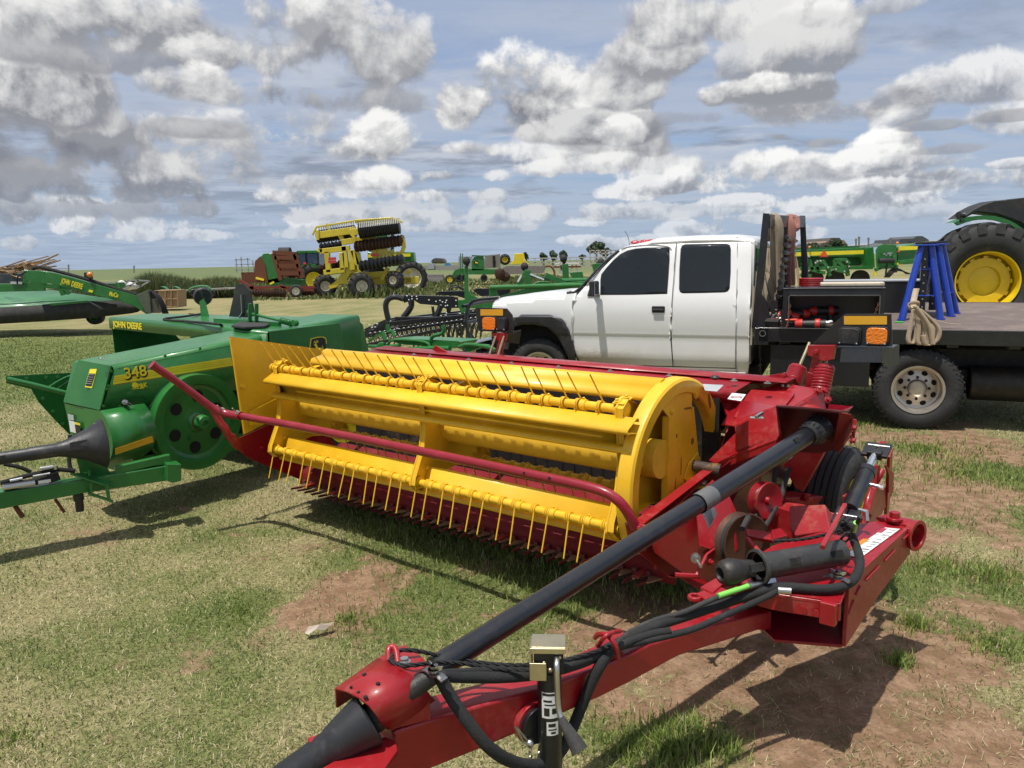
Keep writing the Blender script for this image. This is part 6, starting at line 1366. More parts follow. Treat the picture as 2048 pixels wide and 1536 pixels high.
mb = MB().prism([(-.12, -.60, .44), (-.12, .3, .44), (-.12, .3, .80), (-.12, -.62, .80)], (-.44, 0, 0)); mb.build('gear_case', M['green'], ba, bevel=.02)
# stripe and lettering
S_ = lambda u, v: BL.X(u, v, -.094)
sp_ = MB().sheet([S_(229, 752), S_(462, 715), S_(466, 731), S_(226.5, 769)], .002).build('stripe', M['jdyellow'], ba)
mb = MB()
for k in range(3): t = .2+k*.24; mb.beam(S_(228.5-t*2, 752+17*t)+Vector((.0018, 0, 0)), S_(463+t*3, 715+16*t)+Vector((.0018, 0, 0)), .0008, .0011)
mb.beam(S_(227, 770.5), S_(466, 732.5), .004, .006); mb.build('stripe_line', paint('dark_olive_line', (.25, .22, .04), .5, 0, 0), sp_)
xd = S_(300, 748)-S_(246, 757)
text('number_shadow', '348', .105, M['blackdecal'], ba, S_(250.5, 759.5)+Vector((.001, 0, -.002)), xd, (0, 0, 1), .003, xd.length*.84, bold=.004)
text('number', '348', .105, M['jdyellow'], ba, S_(247.5, 758)+Vector((.005, 0, 0)), xd, (0, 0, 1), .002, xd.length*.84, bold=.0012)
text('dealer_lettering', 'P&K', .045, M['jdyellow'], ba, S_(274, 777)+Vector((.001, 0, 0)), xd, (0, 0, 1), .002, .075, bold=.001)
mb = MB(); c_ = S_(269, 770)+Vector((.002, 0, 0)); mb.sheet([c_+Vector((0, math.cos(a)*.02, math.sin(a)*.02)) for a in [k*math.pi/8 for k in range(16)]], .002); mb.beam(S_(264, 778), S_(287, 776), .006, .004); mb.build('dealer_mark', M['jdyellow'], ba)
# decals on front
dP = lambda u, v: pl_(BL, u, v, fr_[0]+Vector((0, -.019, 0)), (fr_[1]-fr_[0]).cross(fr_[3]-fr_[0]))
def pl_pts(pts): return [dP(u, v) for u, v in pts]
d1 = plate(pl_pts([(180, 738), (194, 738), (184, 776), (170, 774)]), .002, M['jdyellow'], 'caution_decal'); n_ = (fr_[1]-fr_[0]).cross(fr_[3]-fr_[0]).normalized(); n_ = n_ if n_.y < 0 else -n_
plate([p+n_*.002 for p in pl_pts([(178.5, 747), (191, 747.5), (183.5, 773), (171.5, 771.5)])], .002, M['blackdecal'], 'decal_text_block', d1)
mb = MB()
for k in range(5):
    t = k/5; mb.beam(dP(177.5-t*5, 749.5+t*22)+n_*.004, dP(189-t*6, 750+t*22.5)+n_*.004, .004, .001)
mb.build('decal_print', M['white'], d1)
plate([bY(136, 828, -.645), bY(147, 831, -.645), bY(148, 841, -.645), bY(137, 839, -.645)], .003, paint('serial_plate', (.5, .5, .5), .4, .2), 'serial_plate')
d2 = plate([bY(138, 841, -.65), bY(160, 847, -.65), bY(162, 869, -.65), bY(141, 863, -.65)], .003, M['white'], 'warning_decal'); plate([bY(149, 844, -.656), bY(160, 847, -.656), bY(162, 869, -.656), bY(152, 866, -.656)], .002, M['blackdecal'], 'decal_text_block', d2); plate([bY(149, 844, -.66), bY(160, 847, -.66), bY(160.5, 851, -.66), bY(149.4, 848.5, -.66)], .001, M['jdyellow'], 'decal_header', d2)
# belly guard
g_x = .02
gp = [(.74, -.66, .80), (.76, -.62, .70), (.80, -.60, .60), (.70, -.60, .50), (.6, -.6, .44)]
bz = [.79, .745, .69, .63, .57, .52, .475, .44]; bo = [-.08, -.02, .02, .045, .05, .035, .0, -.05]
mb = MB(); L_ = []
for z, o_ in zip(bz, bo): L_.append([(o_, -.655-(.79-z)*.05, z), (o_, -.36+(.0 if z > .6 else -.05*(.6-z)/.15), z)])
for a, b_ in zip(L_, L_[1:]): mb.add([a[0], a[1], b_[1], b_[0]], [(0, 1, 2, 3)])
solid(mb.build('gear_guard', M['green'], ba, ang=60), .006)
mb = MB(); mb.add([(-.3, -.655, .79)]+[l[0] for l in L_]+[(-.3, -.67, .44)], [tuple(range(len(L_)+2))]); mb.add([(-.3, -.36, .79)]+[l[1] for l in L_]+[(-.3, -.40, .44)], [tuple(range(len(L_)+2))]); mb.build('guard_end', M['green'], ba)
mb = MB().sheet([(.058, -.655, .555), (.056, -.40, .585), (.058, -.395, .545), (.054, -.655, .513)], .003); mb.build('amber_strip', M['amberstrip'], ba)
mb = MB(); p = bX(248, 805, -.075); mb.bolt(p, (1, 0, .3), .012, .03); mb.tube([p+Vector((.02, 0, 0)), p+Vector((.03, .03, -.04)), p+Vector((.03, .05, -.035)), p+Vector((.02, .02, .0))], .002, 5); mb.build('latch', M['steel'], ba)
# panel joints and bolts
mb = MB(); e_ = Vector((.006, 0, 0))
for (u0, v0, u1, v1) in ((211, 806, 284, 793), (284, 793, 292, 800), (232, 738, 466, 690)): mb.beam(S_(u0, v0)+e_*.3, S_(u1, v1)+e_*.3, .003, .003)
mb.build('panel_joint', paint('dark_joint', (.008, .03, .012), .7, 0, 0), ba)  # thin dark green lines along the panel joints
for (u, v) in ((222, 742), (214, 778), (207, 812), (240, 812), (330, 712), (400, 697), (217, 772)): MB().bolt(S_(u, v), (1, 0, 0), .007, .008).build('bolt', M['green'], ba)
# flywheel
fc = Vector((.0, -.005, .603))
mb = MB(); mb.lathe([(.28, -.15), (.335, -.15), (.345, -.13), (.335, -.12), (.345, -.105), (.335, -.09), (.346, -.07), (.346, -.02), (.343, .0), (.30, .004), (.275, -.005), (.265, -.03), (.24, -.045), (.15, -.045), (.10, -.035), (.075, -.03), (.075, -.06), (.28, -.06)], fc, (1, 0, 0), 72, closed=True)
fw = mb.build('flywheel', M['green'], ba, ang=30)
for k in range(6):
    mb = MB(); a = R(22+60*k); q = fc+Vector((-.0435, math.cos(a)*.185, math.sin(a)*.185)); mb.sheet([q+Vector((0, math.cos(t)*.044, math.sin(t)*.044)) for t in [i*math.pi/10 for i in range(20)]], .003)
    mb.build('flywheel_hole', M['darkhole'], fw)
mb = MB().lathe([(.085, -.05), (.08, -.03), (.058, -.01), (.055, .05), (.048, .065), (.022, .07), (.02, .06), (.0, .06)], fc, (1, 0, 0), 28); mb.bolt(fc+Vector((.045, -.05, .04)), (1, -.3, 0), .008, .02); mb.bolt(fc+Vector((-.035, -.07, -.11)), (1, 0, 0), .01, .02); mb.build('flywheel_hub', M['green'], fw)
mb = MB().lathe([(.060, .0), (.063, .006), (.058, .012)], fc, (1, 0, 0), 28); mb.build('rust_ring', M['rust'], fw)
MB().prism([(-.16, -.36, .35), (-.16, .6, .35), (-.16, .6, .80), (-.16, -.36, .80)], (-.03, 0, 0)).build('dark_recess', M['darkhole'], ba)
# tongue
bq0 = bZ(358, 927, .42); bq1 = bZ(0, 985, .42); dv_ = BL.wor(bq0)-BL.wor(bq1)
BT = Frame(BL.wor((bq0.x, bq0.y, 0)), math.degrees(math.atan2(dv_.y, dv_.x)))
tB = lambda u, v, y=0.0: BL.loc(BT.wor(BT.Y(u, v, y)))
yB = BL.loc(BL.o+BT.ey)-BL.loc(BL.o); xB = BL.loc(BL.o+BT.ex)-BL.loc(BL.o)
MB().prism([tB(-160, 1012), tB(0, 985), tB(152, 962), tB(358, 927), tB(358, 958), tB(340, 961), tB(178, 985), tB(0, 1019), tB(-160, 1053)], yB*.11).build('tongue', M['green'], ba, bevel=.008)
mb = MB().sheet([tB(330, 925, -.02), tB(358, 925, -.02), tB(358, 958, -.02), tB(340, 962, -.02), tB(330, 958, -.02)], .12); mb.beam(tB(230, 940, .03), tB(340, 915, .03), .05, .05); mb.build('tongue_socket', M['green'], ba, bevel=.004)
mb = MB().sheet([tB(140, 948, -.03), tB(180, 946, .12), tB(225, 958, .10), tB(226, 965, .0), tB(216, 973, -.05)], .012); mb.sheet([tB(150, 905, .08), tB(215, 935, .05), tB(226, 960, .05), tB(160, 945, .10)], .008); mb.beam(tB(181, 965, -.04), tB(183, 990, -.04), .015, .015); mb.beam(tB(213, 970, -.05), tB(218, 1000, -.05), .02, .02); mb.beam(tB(176, 986, -.03), tB(226, 1003, -.05), .035, .012); mb.beam(tB(178, 940, .0), tB(178, 952, .0), .014, .014)
mb.build('hanger_bracket', M['green'], ba, bevel=.002)
mb = MB().cyl(tB(156, 988, .05), tB(158, 1000, .05), .030, 14); mb.cyl(tB(158, 998, .05), tB(160, 1022, .05), .024, 14); mb.build('stand_leg', M['castiron'], ba)
mb = MB(); mb.beam(tB(30, 1012, .03), tB(46, 1035, .0), .03, .01); mb.beam(tB(110, 998, .03), tB(129, 1025, .0), .018, .01); mb.build('tine_spring', M['rust'], ba)
# hydraulic cylinder and hoses on the tongue
mb = MB().cyl(tB(8, 975, .03), tB(100, 957, .03), .022, 14); mb.beam(tB(95, 958, .03), tB(118, 950, .03), .05, .05); mb.tube([tB(0, 966, .05), tB(60, 950, .05), tB(112, 938, .05), tB(150, 942, .06)], .014, 8, 1); mb.tube([tB(8, 928, .1), tB(40, 934, .1), (tB(62, 944, .1))], .012, 8, 1); mb.tube([tB(145, 945, .1), tB(138, 930, .12), tB(138, 890, .14), tB(140, 870, .14)], .012, 8, 1); mb.build('hydraulic_hoses', M['hose'], ba)
mb = MB().cyl(tB(5, 976, -.0), tB(70, 966, -.0), .016, 12); mb.cyl(tB(20, 962, .03), tB(45, 957, .03), .010, 10); mb.cyl(tB(66, 953, .03), tB(100, 947, .03), .008, 10); mb.cyl(tB(80, 938, .04), tB(106, 934, .04), .013, 12); mb.cyl(tB(110, 932, .04), tB(112, 938, .04), .014, 10); mb.build('hydraulic_fittings', M['steel'], ba)
MB().sheet([tB(76, 962, -.02), tB(101, 958, -.02), tB(102, 964, -.02), tB(77, 968, -.02)], .003).build('cylinder_label', M['white'], ba)
# driveline with cone
c0_ = bZ(207, 886, .63); c1_ = bZ(0, 917, .63); dc_ = (c1_-c0_).normalized()
MB().lathe([(.152, .0), (.155, .004), (.148, .01), (.10, .09), (.055, .20), (.044, .24), (.041, .26), (.041, .40), (.0375, .405), (.0375, 1.6), (0, 1.6)], c0_, dc_, 44).build('driveline_shield', M['plastic'], ba, ang=40)
mb = MB(); mb.bolt(c0_+Vector((0, 0, .125))+dc_*.02, dc_, .009, .02); mb.bolt(c0_+Vector((0, 0, -.125))+dc_*.02, dc_, .009, .02); mb.build('shield_bolt', M['steel'], ba)
vb = (Vector((1.0, -.9, .4))-dc_*Vector((1.0, -.9, .4)).dot(dc_)).normalized(); mb = MB().beam(c0_+dc_*.10+vb*.088, c0_+dc_*.19+vb*.054, .05, .012, up=vb); mb.beam(c0_+dc_*.52+vb*.0355, c0_+dc_*.545+vb*.0355, .02, .006, up=vb); mb.build('shield_window', M['darkhole'], ba)
# pickup trough on the far left
mb = MB().sheet([bX(12, 752, -1.05), bX(150, 745, -1.05), bX(152, 800, -1.05), bX(140, 870, -1.0), bX(128, 858, -1.05), bX(105, 835, -1.05), bX(78, 805, -1.05), bX(62, 778, -1.05), bX(12, 766, -1.05)], .006)
for u, v in ((53, 757), (92, 755), (116, 754), (86, 797), (105, 823), (125, 847)): mb.bolt(bX(u, v, -1.04), (1, -.4, 0), .010, .014)
tr_ = mb.build('pickup_end_sheet', M['green'], ba)
mb = MB().tube([bX(14, 758, -1.03), bX(60, 768, -.98), bX(135, 787, -.90)], .018, 12); mb.tube([bX(96, 775, -1.0), bX(125, 757, -.98), bX(150, 748, -.95)], .007, 8, 1); mb.tube([bX(116, 778, -1.0), bX(130, 766, -.98), bX(152, 757, -.95)], .007, 8, 1); mb.build('wind_guard', M['green'], ba)
mb = MB().cyl((-2.4, .5, .33), (-1.0, .5, .33), .12, 20); mb.bx(-.5, -.12, -.45, 1.6, .30, .42); mb.build('drum_and_shadow_box', M['green'], ba)  # the box below the chamber is added to fill the baler's ground shadow
# flat feeder hood with open front
h1, h2, h3 = bZ(221, 634, 1.2), bZ(439, 651, 1.2), bZ(538, 662, 1.2); h4, h5 = bZ(716, 641, 1.2), bZ(300, 627, 1.2)
mid_ = bZ(430, 635, 1.2)
mb = MB(); top_ = [h1, h2, h3, h4, bZ(600, 633, 1.2), h5]; ht_ = mb.prism([p+Vector((0, 0, -.012)) for p in top_], (0, 0, .012)).build('hood_top', M['green'], ba, bevel=.004)
dzb = Vector((0, 0, -.10)); o1 = Vector((0, -.02, -.02))
mb = MB(); 
for a, b_ in ((h1, h2), (h2, h3)):
    mb.add([a, b_, b_+o1, a+o1], [(0, 1, 2, 3)]); mb.add([a+o1, b_+o1, b_+o1+dzb, a+o1+dzb], [(0, 1, 2, 3)])
solid(mb.build('hood_front_band', M['green'], ba, ang=60), .005)
lb = h1+Vector((0, 0, -.75))
plate([h1, h1+Vector((.02, 0, -.58)), h1+Vector((.04, .95, -.58)), Vector((h1.x+.02, h5.y, 1.2))], .006, M['green'], 'hood_end')
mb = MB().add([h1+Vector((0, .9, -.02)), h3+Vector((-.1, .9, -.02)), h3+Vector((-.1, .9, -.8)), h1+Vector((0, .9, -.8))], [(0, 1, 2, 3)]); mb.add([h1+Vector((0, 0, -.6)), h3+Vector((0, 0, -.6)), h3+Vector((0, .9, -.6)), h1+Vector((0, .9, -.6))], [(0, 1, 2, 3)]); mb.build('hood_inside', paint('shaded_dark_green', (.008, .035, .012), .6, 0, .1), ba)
mb = MB().add([h2+o1+dzb*.0+Vector((-.55, .07, -.12)), h3+o1, h3+o1+Vector((0, 0, -.40)), h2+o1+Vector((-.38, .05, -.5))], [(0, 1, 2, 3)]); solid(mb.build('hood_lower_front', M['green'], ba), .004)
ef = [h3+Vector((.004, 0, -.004)), h4+Vector((.004, 0, 0)), BL.X(725, 649, h4.x), BL.X(738, 706, h4.x), BL.X(742, 760, h4.x), h3+Vector((0, 0, -.5))]
efo = plate(ef, .008, M['green'], 'hood_side', bevel=.002)
mb = MB().prism([ef[0]+Vector((-.02, .02, -.03)), ef[1]+Vector((-.02, -.02, -.02)), ef[3]+Vector((-.02, -.05, 0)), ef[5]+Vector((-.02, 0, 0))], (-.5, 0, 0)); mb.build('bale_case', M['greendark'], ba)
# leaping deer badge
def eP(u, v, o_=.007): return BL.X(u, v, h3.x-.03*(u-538)/178*1.5)+Vector((.012+o_, 0, 0))
nE = (h4-h3).cross(Vector((0, 0, 1))).normalized(); nE = nE if nE.x > 0 else -nE
def ePn(u, v, o_): 
    p = pl_(BL, u, v, h3+Vector((.004, 0, 0)), nE); return p+nE*(.006+o_)
shield = [(620, 677), (634, 673.5), (645, 673), (651, 676), (652.5, 690), (650.5, 710), (646, 716), (638, 719), (628, 716), (620, 710), (618, 694)]
bd = MB().sheet([ePn(u, v, 0) for u, v in shield], .002).build('badge', M['jdyellow'], ba)
cx0, cy0 = 635.4, 695.5
MB().sheet([ePn(cx0+(u-cx0)*.90, cy0+(v-cy0)*.92, .0015) for u, v in shield], .002).build('badge_field', M['blackdecal'], bd)
deer = [(627, 710), (629, 702), (629.5, 695), (628, 691), (626, 690), (627, 687.5), (630, 687), (632, 689), (633, 693), (636, 695.5), (641, 695), (644, 696), (646, 700), (649, 706), (647, 709), (643, 704), (640, 702), (636, 704), (634, 708), (630, 707)]
MB().sheet([ePn(u, v, .0035) for u, v in deer], .001).build('deer', M['jdyellow'], bd)
mb = MB()
for pts in ([(630, 687), (629, 683), (626.5, 682)], [(629.5, 685), (627, 684.5), (625, 685)], [(630, 687), (632, 683), (631, 679.5)], [(632, 683), (634.5, 681)], [(631.5, 684.5), (635, 684)], [(644.5, 697), (643.5, 692.5), (642, 691.5)]): 
    P_ = [ePn(u, v, .004) for u, v in pts]; mb.tube(P_, .0028, 5)
mb.build('antlers', M['jdyellow'], bd)
fx = (h2-h1).normalized(); t0 = bZ(227, 652, 1.2); tp = pl_(BL, 228, 653.5, h1+o1, Vector((fx.y, -fx.x, 0))); tq = pl_(BL, 285, 657.5, h1+o1, Vector((fx.y, -fx.x, 0)))
nf_ = Vector((fx.y, -fx.x, 0)); nf_ = nf_ if nf_.y < 0 else -nf_
text('brand_lettering', 'JOHN DEERE', .088, M['jdyellow'], ba, tp+nf_*.004, fx, (0, 0, 1), .002, (tq-tp).length, bold=.0026)
# things on the hood
mb = MB().tube([bZ(401, 628, 1.21), bZ(383, 631, 1.22), bZ(360, 634, 1.215), bZ(328, 637, 1.215), bZ(327, 640, 1.21), bZ(380, 643, 1.215), bZ(446, 649, 1.22), bZ(440, 652, 1.19), bZ(433, 670, 1.12), bZ(431, 682, 1.08)], .011, 8, 2); mb.build('wiring_loom', M['hose'], ba)
lp0 = bZ(409, 632, 1.2); dist_ = lp0
mb = MB().lathe([(.0, -.03), (.07, -.03), (.09, -.01), (.095, .02), (.09, .025), (.0, .03)], lp0+Vector((0, 0, .20)), (-.8, .5, .05), 26); 
for k in range(4): mb.lathe([(.02+k*.018, .028), (.026+k*.018, .036), (.032+k*.018, .028)], lp0+Vector((0, 0, .20)), (.8, -.5, -.05), 22)
mb.build('work_lamp', M['plastic'], ba)
plate([lp0+Vector((.03, -.06, 0)), lp0+Vector((.11, -.02, 0)), lp0+Vector((.07, -.02, .14)), lp0+Vector((.05, -.03, .18)), lp0+Vector((.01, -.05, .15))], .006, M['green'], 'lamp_bracket')
y0_ = bZ(478, 636, 1.2).y
plate([bY(459, 633, y0_), bY(497, 635, y0_), bY(510, 632, y0_), bY(501, 582, y0_), bY(489, 568, y0_), bY(478, 568, y0_), bY(472, 573, y0_)], .012, M['plastic'], 'slow_vehicle_sign_back')
mb = MB().beam(bY(484, 590, y0_-.02), bY(486, 625, y0_-.02), .03, .008); mb.beam(bY(486, 625, y0_-.02), bY(479, 635, y0_-.03), .03, .008); mb.build('sign_bracket', M['steel'], ba)
mb = MB(); y1_ = bZ(510, 650, 1.2).y
for u in (500, 513): mb.beam(bY(u, 648, y1_), bY(u, 607, y1_), .035, .012)
mb.beam(bY(495, 622, y1_), bY(500, 628, y1_), .02, .02); mb.tube([bY(505, 628, y1_), bY(560, 641, y1_), bY(585, 647, y1_)], .012, 10); mb.coil(bY(562, 641, y1_), bY(582, 646, y1_), .022, .006, 7, 6, 10); mb.beam(bY(580, 652, y1_), bY(582, 641, y1_), .03, .03); mb.lathe([(.0, -.02), (.028, -.02), (.028, .02), (.0, .02)], bY(590, 646, y1_), (0, 1, 0), 14)
mb.beam(bZ(430, 642, 1.21), bZ(560, 650, 1.21), .03, .05); mb.build('density_spring', M['green'], ba, bevel=.002)
MB().prism([bZ(463, 655, 1.205), bZ(478, 647, 1.205), bZ(525, 647, 1.205), bZ(540, 652, 1.205), bZ(530, 656, 1.205), bZ(490, 658, 1.205)], (0, 0, .018)).build('rubber_pad', M['rubber'], ba, bevel=.004)
mb = MB().tube([bZ(197, 719, 1.12), bZ(203, 715, 1.13), bZ(199, 714, 1.14), bZ(196, 718, 1.12), bZ(207, 719, 1.12), bZ(213, 716, 1.13), bZ(208, 714, 1.13), bZ(206, 719, 1.12), bZ(216, 720, 1.12)], .002, 5, 1); mb.build('spring_clips', M['steel'], ba)
# knotter covers and bale chute behind
mb = MB(); cy_ = 3.4
def bc(u, v, y=3.0): return BL.Y(u, v, y)
mb.prism([bc(772, 679), bc(798, 677), bc(915, 682), bc(921, 684), bc(912, 695), bc(865, 694), bc(800, 688)], (0, .3, 0)); mb.tube([bc(738, 692), bc(770, 694), bc(800, 690)], .02, 8); mb.tube([bc(774, 692), bc(782, 679), bc(820, 680), bc(855, 684), bc(862, 697), bc(870, 697)], .014, 8, 2); mb.tube([bc(740, 705), bc(860, 697), bc(900, 697)], .03, 10); mb.tube([bc(775, 711), bc(830, 700), bc(880, 697)], .025, 10)
mb.lathe([(.0, -.02), (.075, -.02), (.08, 0), (.07, .02), (.0, .03)], bc(765, 698), (.3, -1, 0), 20); mb.beam(bc(738, 683), bc(766, 664), .04, .02); mb.beam(bc(765, 664), bc(770, 680), .05, .02); mb.beam(bc(775, 648), bc(777, 664), .03, .03); mb.tube([bc(777, 664), bc(785, 662), bc(788, 672)], .02, 8); mb.tube([bc(862, 682), bc(864, 672), bc(884, 668), bc(888, 662), bc(887, 650)], .02, 8, 1)
mb.tube([bc(918, 694), bc(935, 688), bc(980, 694), bc(990, 700)], .02, 8, 1); mb.prism([bc(922, 690), bc(935, 687), bc(975, 690), bc(935, 705)], (0, .05, 0)); mb.build('bale_chute', M['green'], ba)
wheel(ba, (-1.9, 1.2, .36), (-1, 0, 0), .36, .24, .19, M['tyre'], M['jdyellow'], ribs=4); wheel(ba, (-.15, 1.4, .36), (1, 0, 0), .36, .24, .19, M['tyre'], M['jdyellow'], ribs=4)
mb = MB().beam((-1.9, 1.2, .36), (-.15, 1.4, .36), .09, .09); mb.bx(-2.8, -.6, .7, 1.9, .50, .60); mb.build('axle', M['greendark'], ba)
# ---------------------------------------------------------------- machines and things behind, nearest first
def place(name, u, D_, lab, cat, ang_=0, group=None):
    """a thing whose measured outline stands D_ metres ahead; returns frame, root and reader"""
    x = ray(u, 620); x = x.x/x.y*D_; F = Frame((x, D_), ang_); o = thing(name, F, lab, cat, group)
    return F, o, (lambda a, b_, y=0.0: F.Y(a, b_, y))
def poly(P, pts, t_, y=0.0, mb=None):
    mb = mb or MB(); mb.prism([P(u, v, y) for u, v in pts], (0, t_, 0)); return mb
def bars(P, segs, w, y=0.0, mb=None, d_=None):
    mb = mb or MB()
    for s_ in segs: mb.beam(P(s_[0], s_[1], s_[4] if len(s_) > 4 else y), P(s_[2], s_[3], s_[5] if len(s_) > 5 else (s_[4] if len(s_) > 4 else y)), w, d_ or w)
    return mb
def wh(par, P, u, v, rpx, D_, w, tm='tyre', rm='jdyellow', yy=0.0, rr_=.55, lugs=0, ax=(0, -1, 0), lugh=.05, dish=.2):
    c_ = P(u, v, yy); Rt = rpx*D_/1500; return wheel(par, c_, ax, Rt, w, Rt*rr_, M[tm], M[rm], lugs=lugs, dish=dish, hub=Rt*.12, n=36, lugh=lugh)
M['cream'] = paint('cream_rim', (.62, .58, .45), .45, .1, .3, (.3, .25, .15), 6); M['discsteel'] = paint('dark_disc_steel', (.035, .038, .042), .38, 0, .4, (.08, .06, .05), 9, metal=.5)
M['discyellow'] = paint('yellow_implement_paint', (.60, .48, .03), .45, .2, .2, (.3, .25, .08), 3); M['rustdisc'] = paint('rusty_disc', (.07, .035, .022), .6, 0, .5, (.03, .02, .02), 6, metal=.4)
M['wood'] = paint('raw_wood', (.36, .24, .13), .8, 0, .4, (.2, .15, .1), 6, bump=.2); M['greywood'] = paint('grey_boards', (.22, .20, .18), .85, 0, .4, (.12, .11, .10), 3); M['galv'] = paint('galvanised', (.42, .44, .46), .45, .0, .2, (.25, .23, .2), 6, metal=.5)
M['pipe'] = paint('white_pipe', (.48, .45, .40), .6, 0, .4, (.25, .18, .12), 4); M['concrete'] = paint('concrete', (.30, .29, .27), .85, 0, .4, (.2, .18, .16), 2)
# green mower-conditioner
F, o, P = place('mower_conditioner', 100, 20, 'green mower conditioner with faded deck, black skirt and a long sloping boom', 'mower', 8)
mb = MB(); mb.add([P(-60, 619), P(0, 615.5), P(100, 609.7), P(232, 601), P(232, 600, 1.5), P(91, 579, 2.6), P(-60, 579, 2.6)], [(0, 1, 2, 3, 4, 5, 6)]); solid(mb.build('deck', M['greenfade'], o), .03)
mb = MB(); sk_ = [(-60, 619, 652), (-20, 617, 649), (30, 613.5, 646), (99, 609, 642), (101, 611, 641.5), (140, 606, 639), (175, 604, 636.5), (178, 602, 636), (235, 601, 630), (262, 604, 627), (276, 609, 624), (281, 617, 620)]
mb.v = [P(u, a) for u, a, b_ in sk_]+[P(u, b_, -.08*math.sin(i*2.1)) for i, (u, a, b_) in enumerate(sk_)]; n = len(sk_); mb.f = [(i, i+1, n+i+1, n+i) for i in range(n-1)]; solid(mb.build('skirt', M['rubber'], o, ang=60), .02)
poly(P, [(100, 607), (176, 601), (176, 605), (101, 612)], .02, -.02).build('skirt_rail', M['green'], o)
bm_ = poly(P, [(52, 541), (76, 541), (108, 545), (270, 590), (278, 595), (298, 628), (292, 628), (268, 612), (240, 603), (100, 567), (62, 566), (52, 560)], .22, -.35).build('boom', M['green'], o, bevel=.01)
xd = P(163, 570, -.36)-P(122, 558.5, -.36); text('brand_lettering', 'JOHN', .19, M['jdyellow'], o, P(122, 566, -.37), xd, (0, 0, 1), .004, .21*.95, bold=.005); text('brand_lettering', 'DEERE', .19, M['jdyellow'], o, P(142, 572, -.37), xd, (0, 0, 1), .004, .27, bold=.005); text('model_lettering', 'MoCo', .16, M['jdyellow'], o, P(218, 591, -.37), P(236, 595, -.37)-P(218, 591, -.37), (0, 0, 1), .004, .22, bold=.004)
bars(P, [(178, 581.5, 186, 583.5)], .05, -.36).build('yellow_decal', M['jdyellow'], o)
mb = MB().tube([P(60, 548, -.3), P(70, 532, -.3), P(110, 541, -.3), P(180, 560, -.3), P(240, 580, -.3), P(275, 589, -.3)], .045, 6, 1); mb.tube([P(35, 568, 0), P(33, 555, 0), P(46, 546, 0), P(60, 541, 0)], .02, 6, 1); mb.build('hydraulic_hoses', M['hose'], o)
mb = bars(P, [(55, 540, 52, 575), (-60, 572, 60, 572), (-60, 580, 90, 577), (60, 570, 140, 574), (120, 572, 128, 590), (128, 572, 140, 587), (38, 571, 95, 567)], .12, .3); mb.build('lift_frame', M['green'], o, bevel=.01)
mb = bars(P, [(22, 565.5, 45, 566)], .06, .2); mb.build('cylinder_rod', M['chrome'], o)
mb = poly(P, [(168, 545), (183, 545), (184, 560), (168, 560)], .08, -.3); mb.build('light_bracket', M['black'], o); MB().ball(P(179.5, 549.5, -.36), .075, 12).build('amber_lamp', M['amber'], o)
wh(o, P, 191, 633, 16, 20, .3, rm='green', yy=.9, rr_=.5)
mb = poly(P, [(272, 590), (296, 580), (300, 596), (302, 626), (292, 626), (276, 598)], .3, -.5); mb.build('hitch_gearbox', paint('olive_grey_casting', (.10, .11, .08), .6, 0, .4, (.2, .18, .14), 5), o, bevel=.01); poly(P, [(291, 583), (309, 582), (309, 597), (291, 598)], .3, -.4).build('gearbox_mouth', M['darkhole'], o); poly(P, [(302, 598), (318, 599), (319, 626), (302, 626)], .3, -.45).build('gearbox_side', paint('brown_grey_paint', (.10, .09, .07), .6, 0, .3), o)
mb = MB()
for k in range(5): mb.tube([P(303+k, 582, -.5), P(312+k*2, 592, -.6), P(322+k*2, 610, -.6), P(326+k*2.5, 627, -.55)], .02, 6, 2)
mb.build('hoses', M['hose'], o)
# lumber in a container
F, o, P = place('container', 30, 32, 'dark open container heaped with broken lumber behind the sloping boom', 'container'); poly(P, [(-60, 549), (70, 546), (72, 575), (-60, 575)], 2.5).build('walls', paint('dark_teal_paint', (.02, .035, .045), .5, .1, .3), o, bevel=.02)
F, o, P = place('lumber_heap', 40, 32, 'heap of broken boards piled in the dark container', 'lumber'); rr = random.Random(2); mb = MB()
for i in range(120):
    u = rr.uniform(-40, 74); top_ = 526+abs(u-52)*.18+(8 if u > 66 else 0); v = rr.uniform(top_, 550); a = P(u, v, rr.uniform(.2, 2.3)); an = rr.uniform(-.5, .5); L_ = rr.uniform(.5, 1.5); mb.beam(a, a+Vector((L_*math.cos(an), rr.uniform(-.4, .4), L_*math.sin(an)*.7)), rr.uniform(.05, .16), .03)
for i in range(9): a = P(45+i*.8, 524+i*2, .4); mb.beam(a, a+Vector((1.6-.1*i, .1, -.55)), .16, .03)
tag(mb.build('boards', M['wood'], o), kind='stuff')
# small things in the mown strip
F, o, P = place('wooden_crate', 333, 31, 'new wooden crate standing on the grass behind the green baler', 'crate'); mb = poly(P, [(306, 581), (354, 580), (355, 615), (330, 616), (308, 612)], .9); mb.build('crate_body', M['wood'], o); mb = bars(P, [(305, 582, 355, 580.5, -.03), (330, 598, 356, 597.5, -.03), (330, 613.5, 357, 613, -.03), (331, 582, 331, 614, -.03), (355, 581, 356, 613, -.03), (343, 582, 343, 613, -.03)], .07, d_=.03); mb.build('crate_battens', M['wood'], o)
F, o, P = place('flatbed_trailer', 400, 42, 'low flat trailer with green mudguards and a pale deck parked behind the crate', 'trailer'); poly(P, [(318, 583), (455, 576), (458, 578.5), (400, 583), (318, 586)], 2.0).build('deck', M['greywood'], o); mb = MB()
for u in (325, 350): mb.lathe([(.33, -.15), (.36, -.15), (.36, .15), (.33, .15)], P(u, 586, -.1), (0, 1, 0), 16, 90, 270, closed=True)
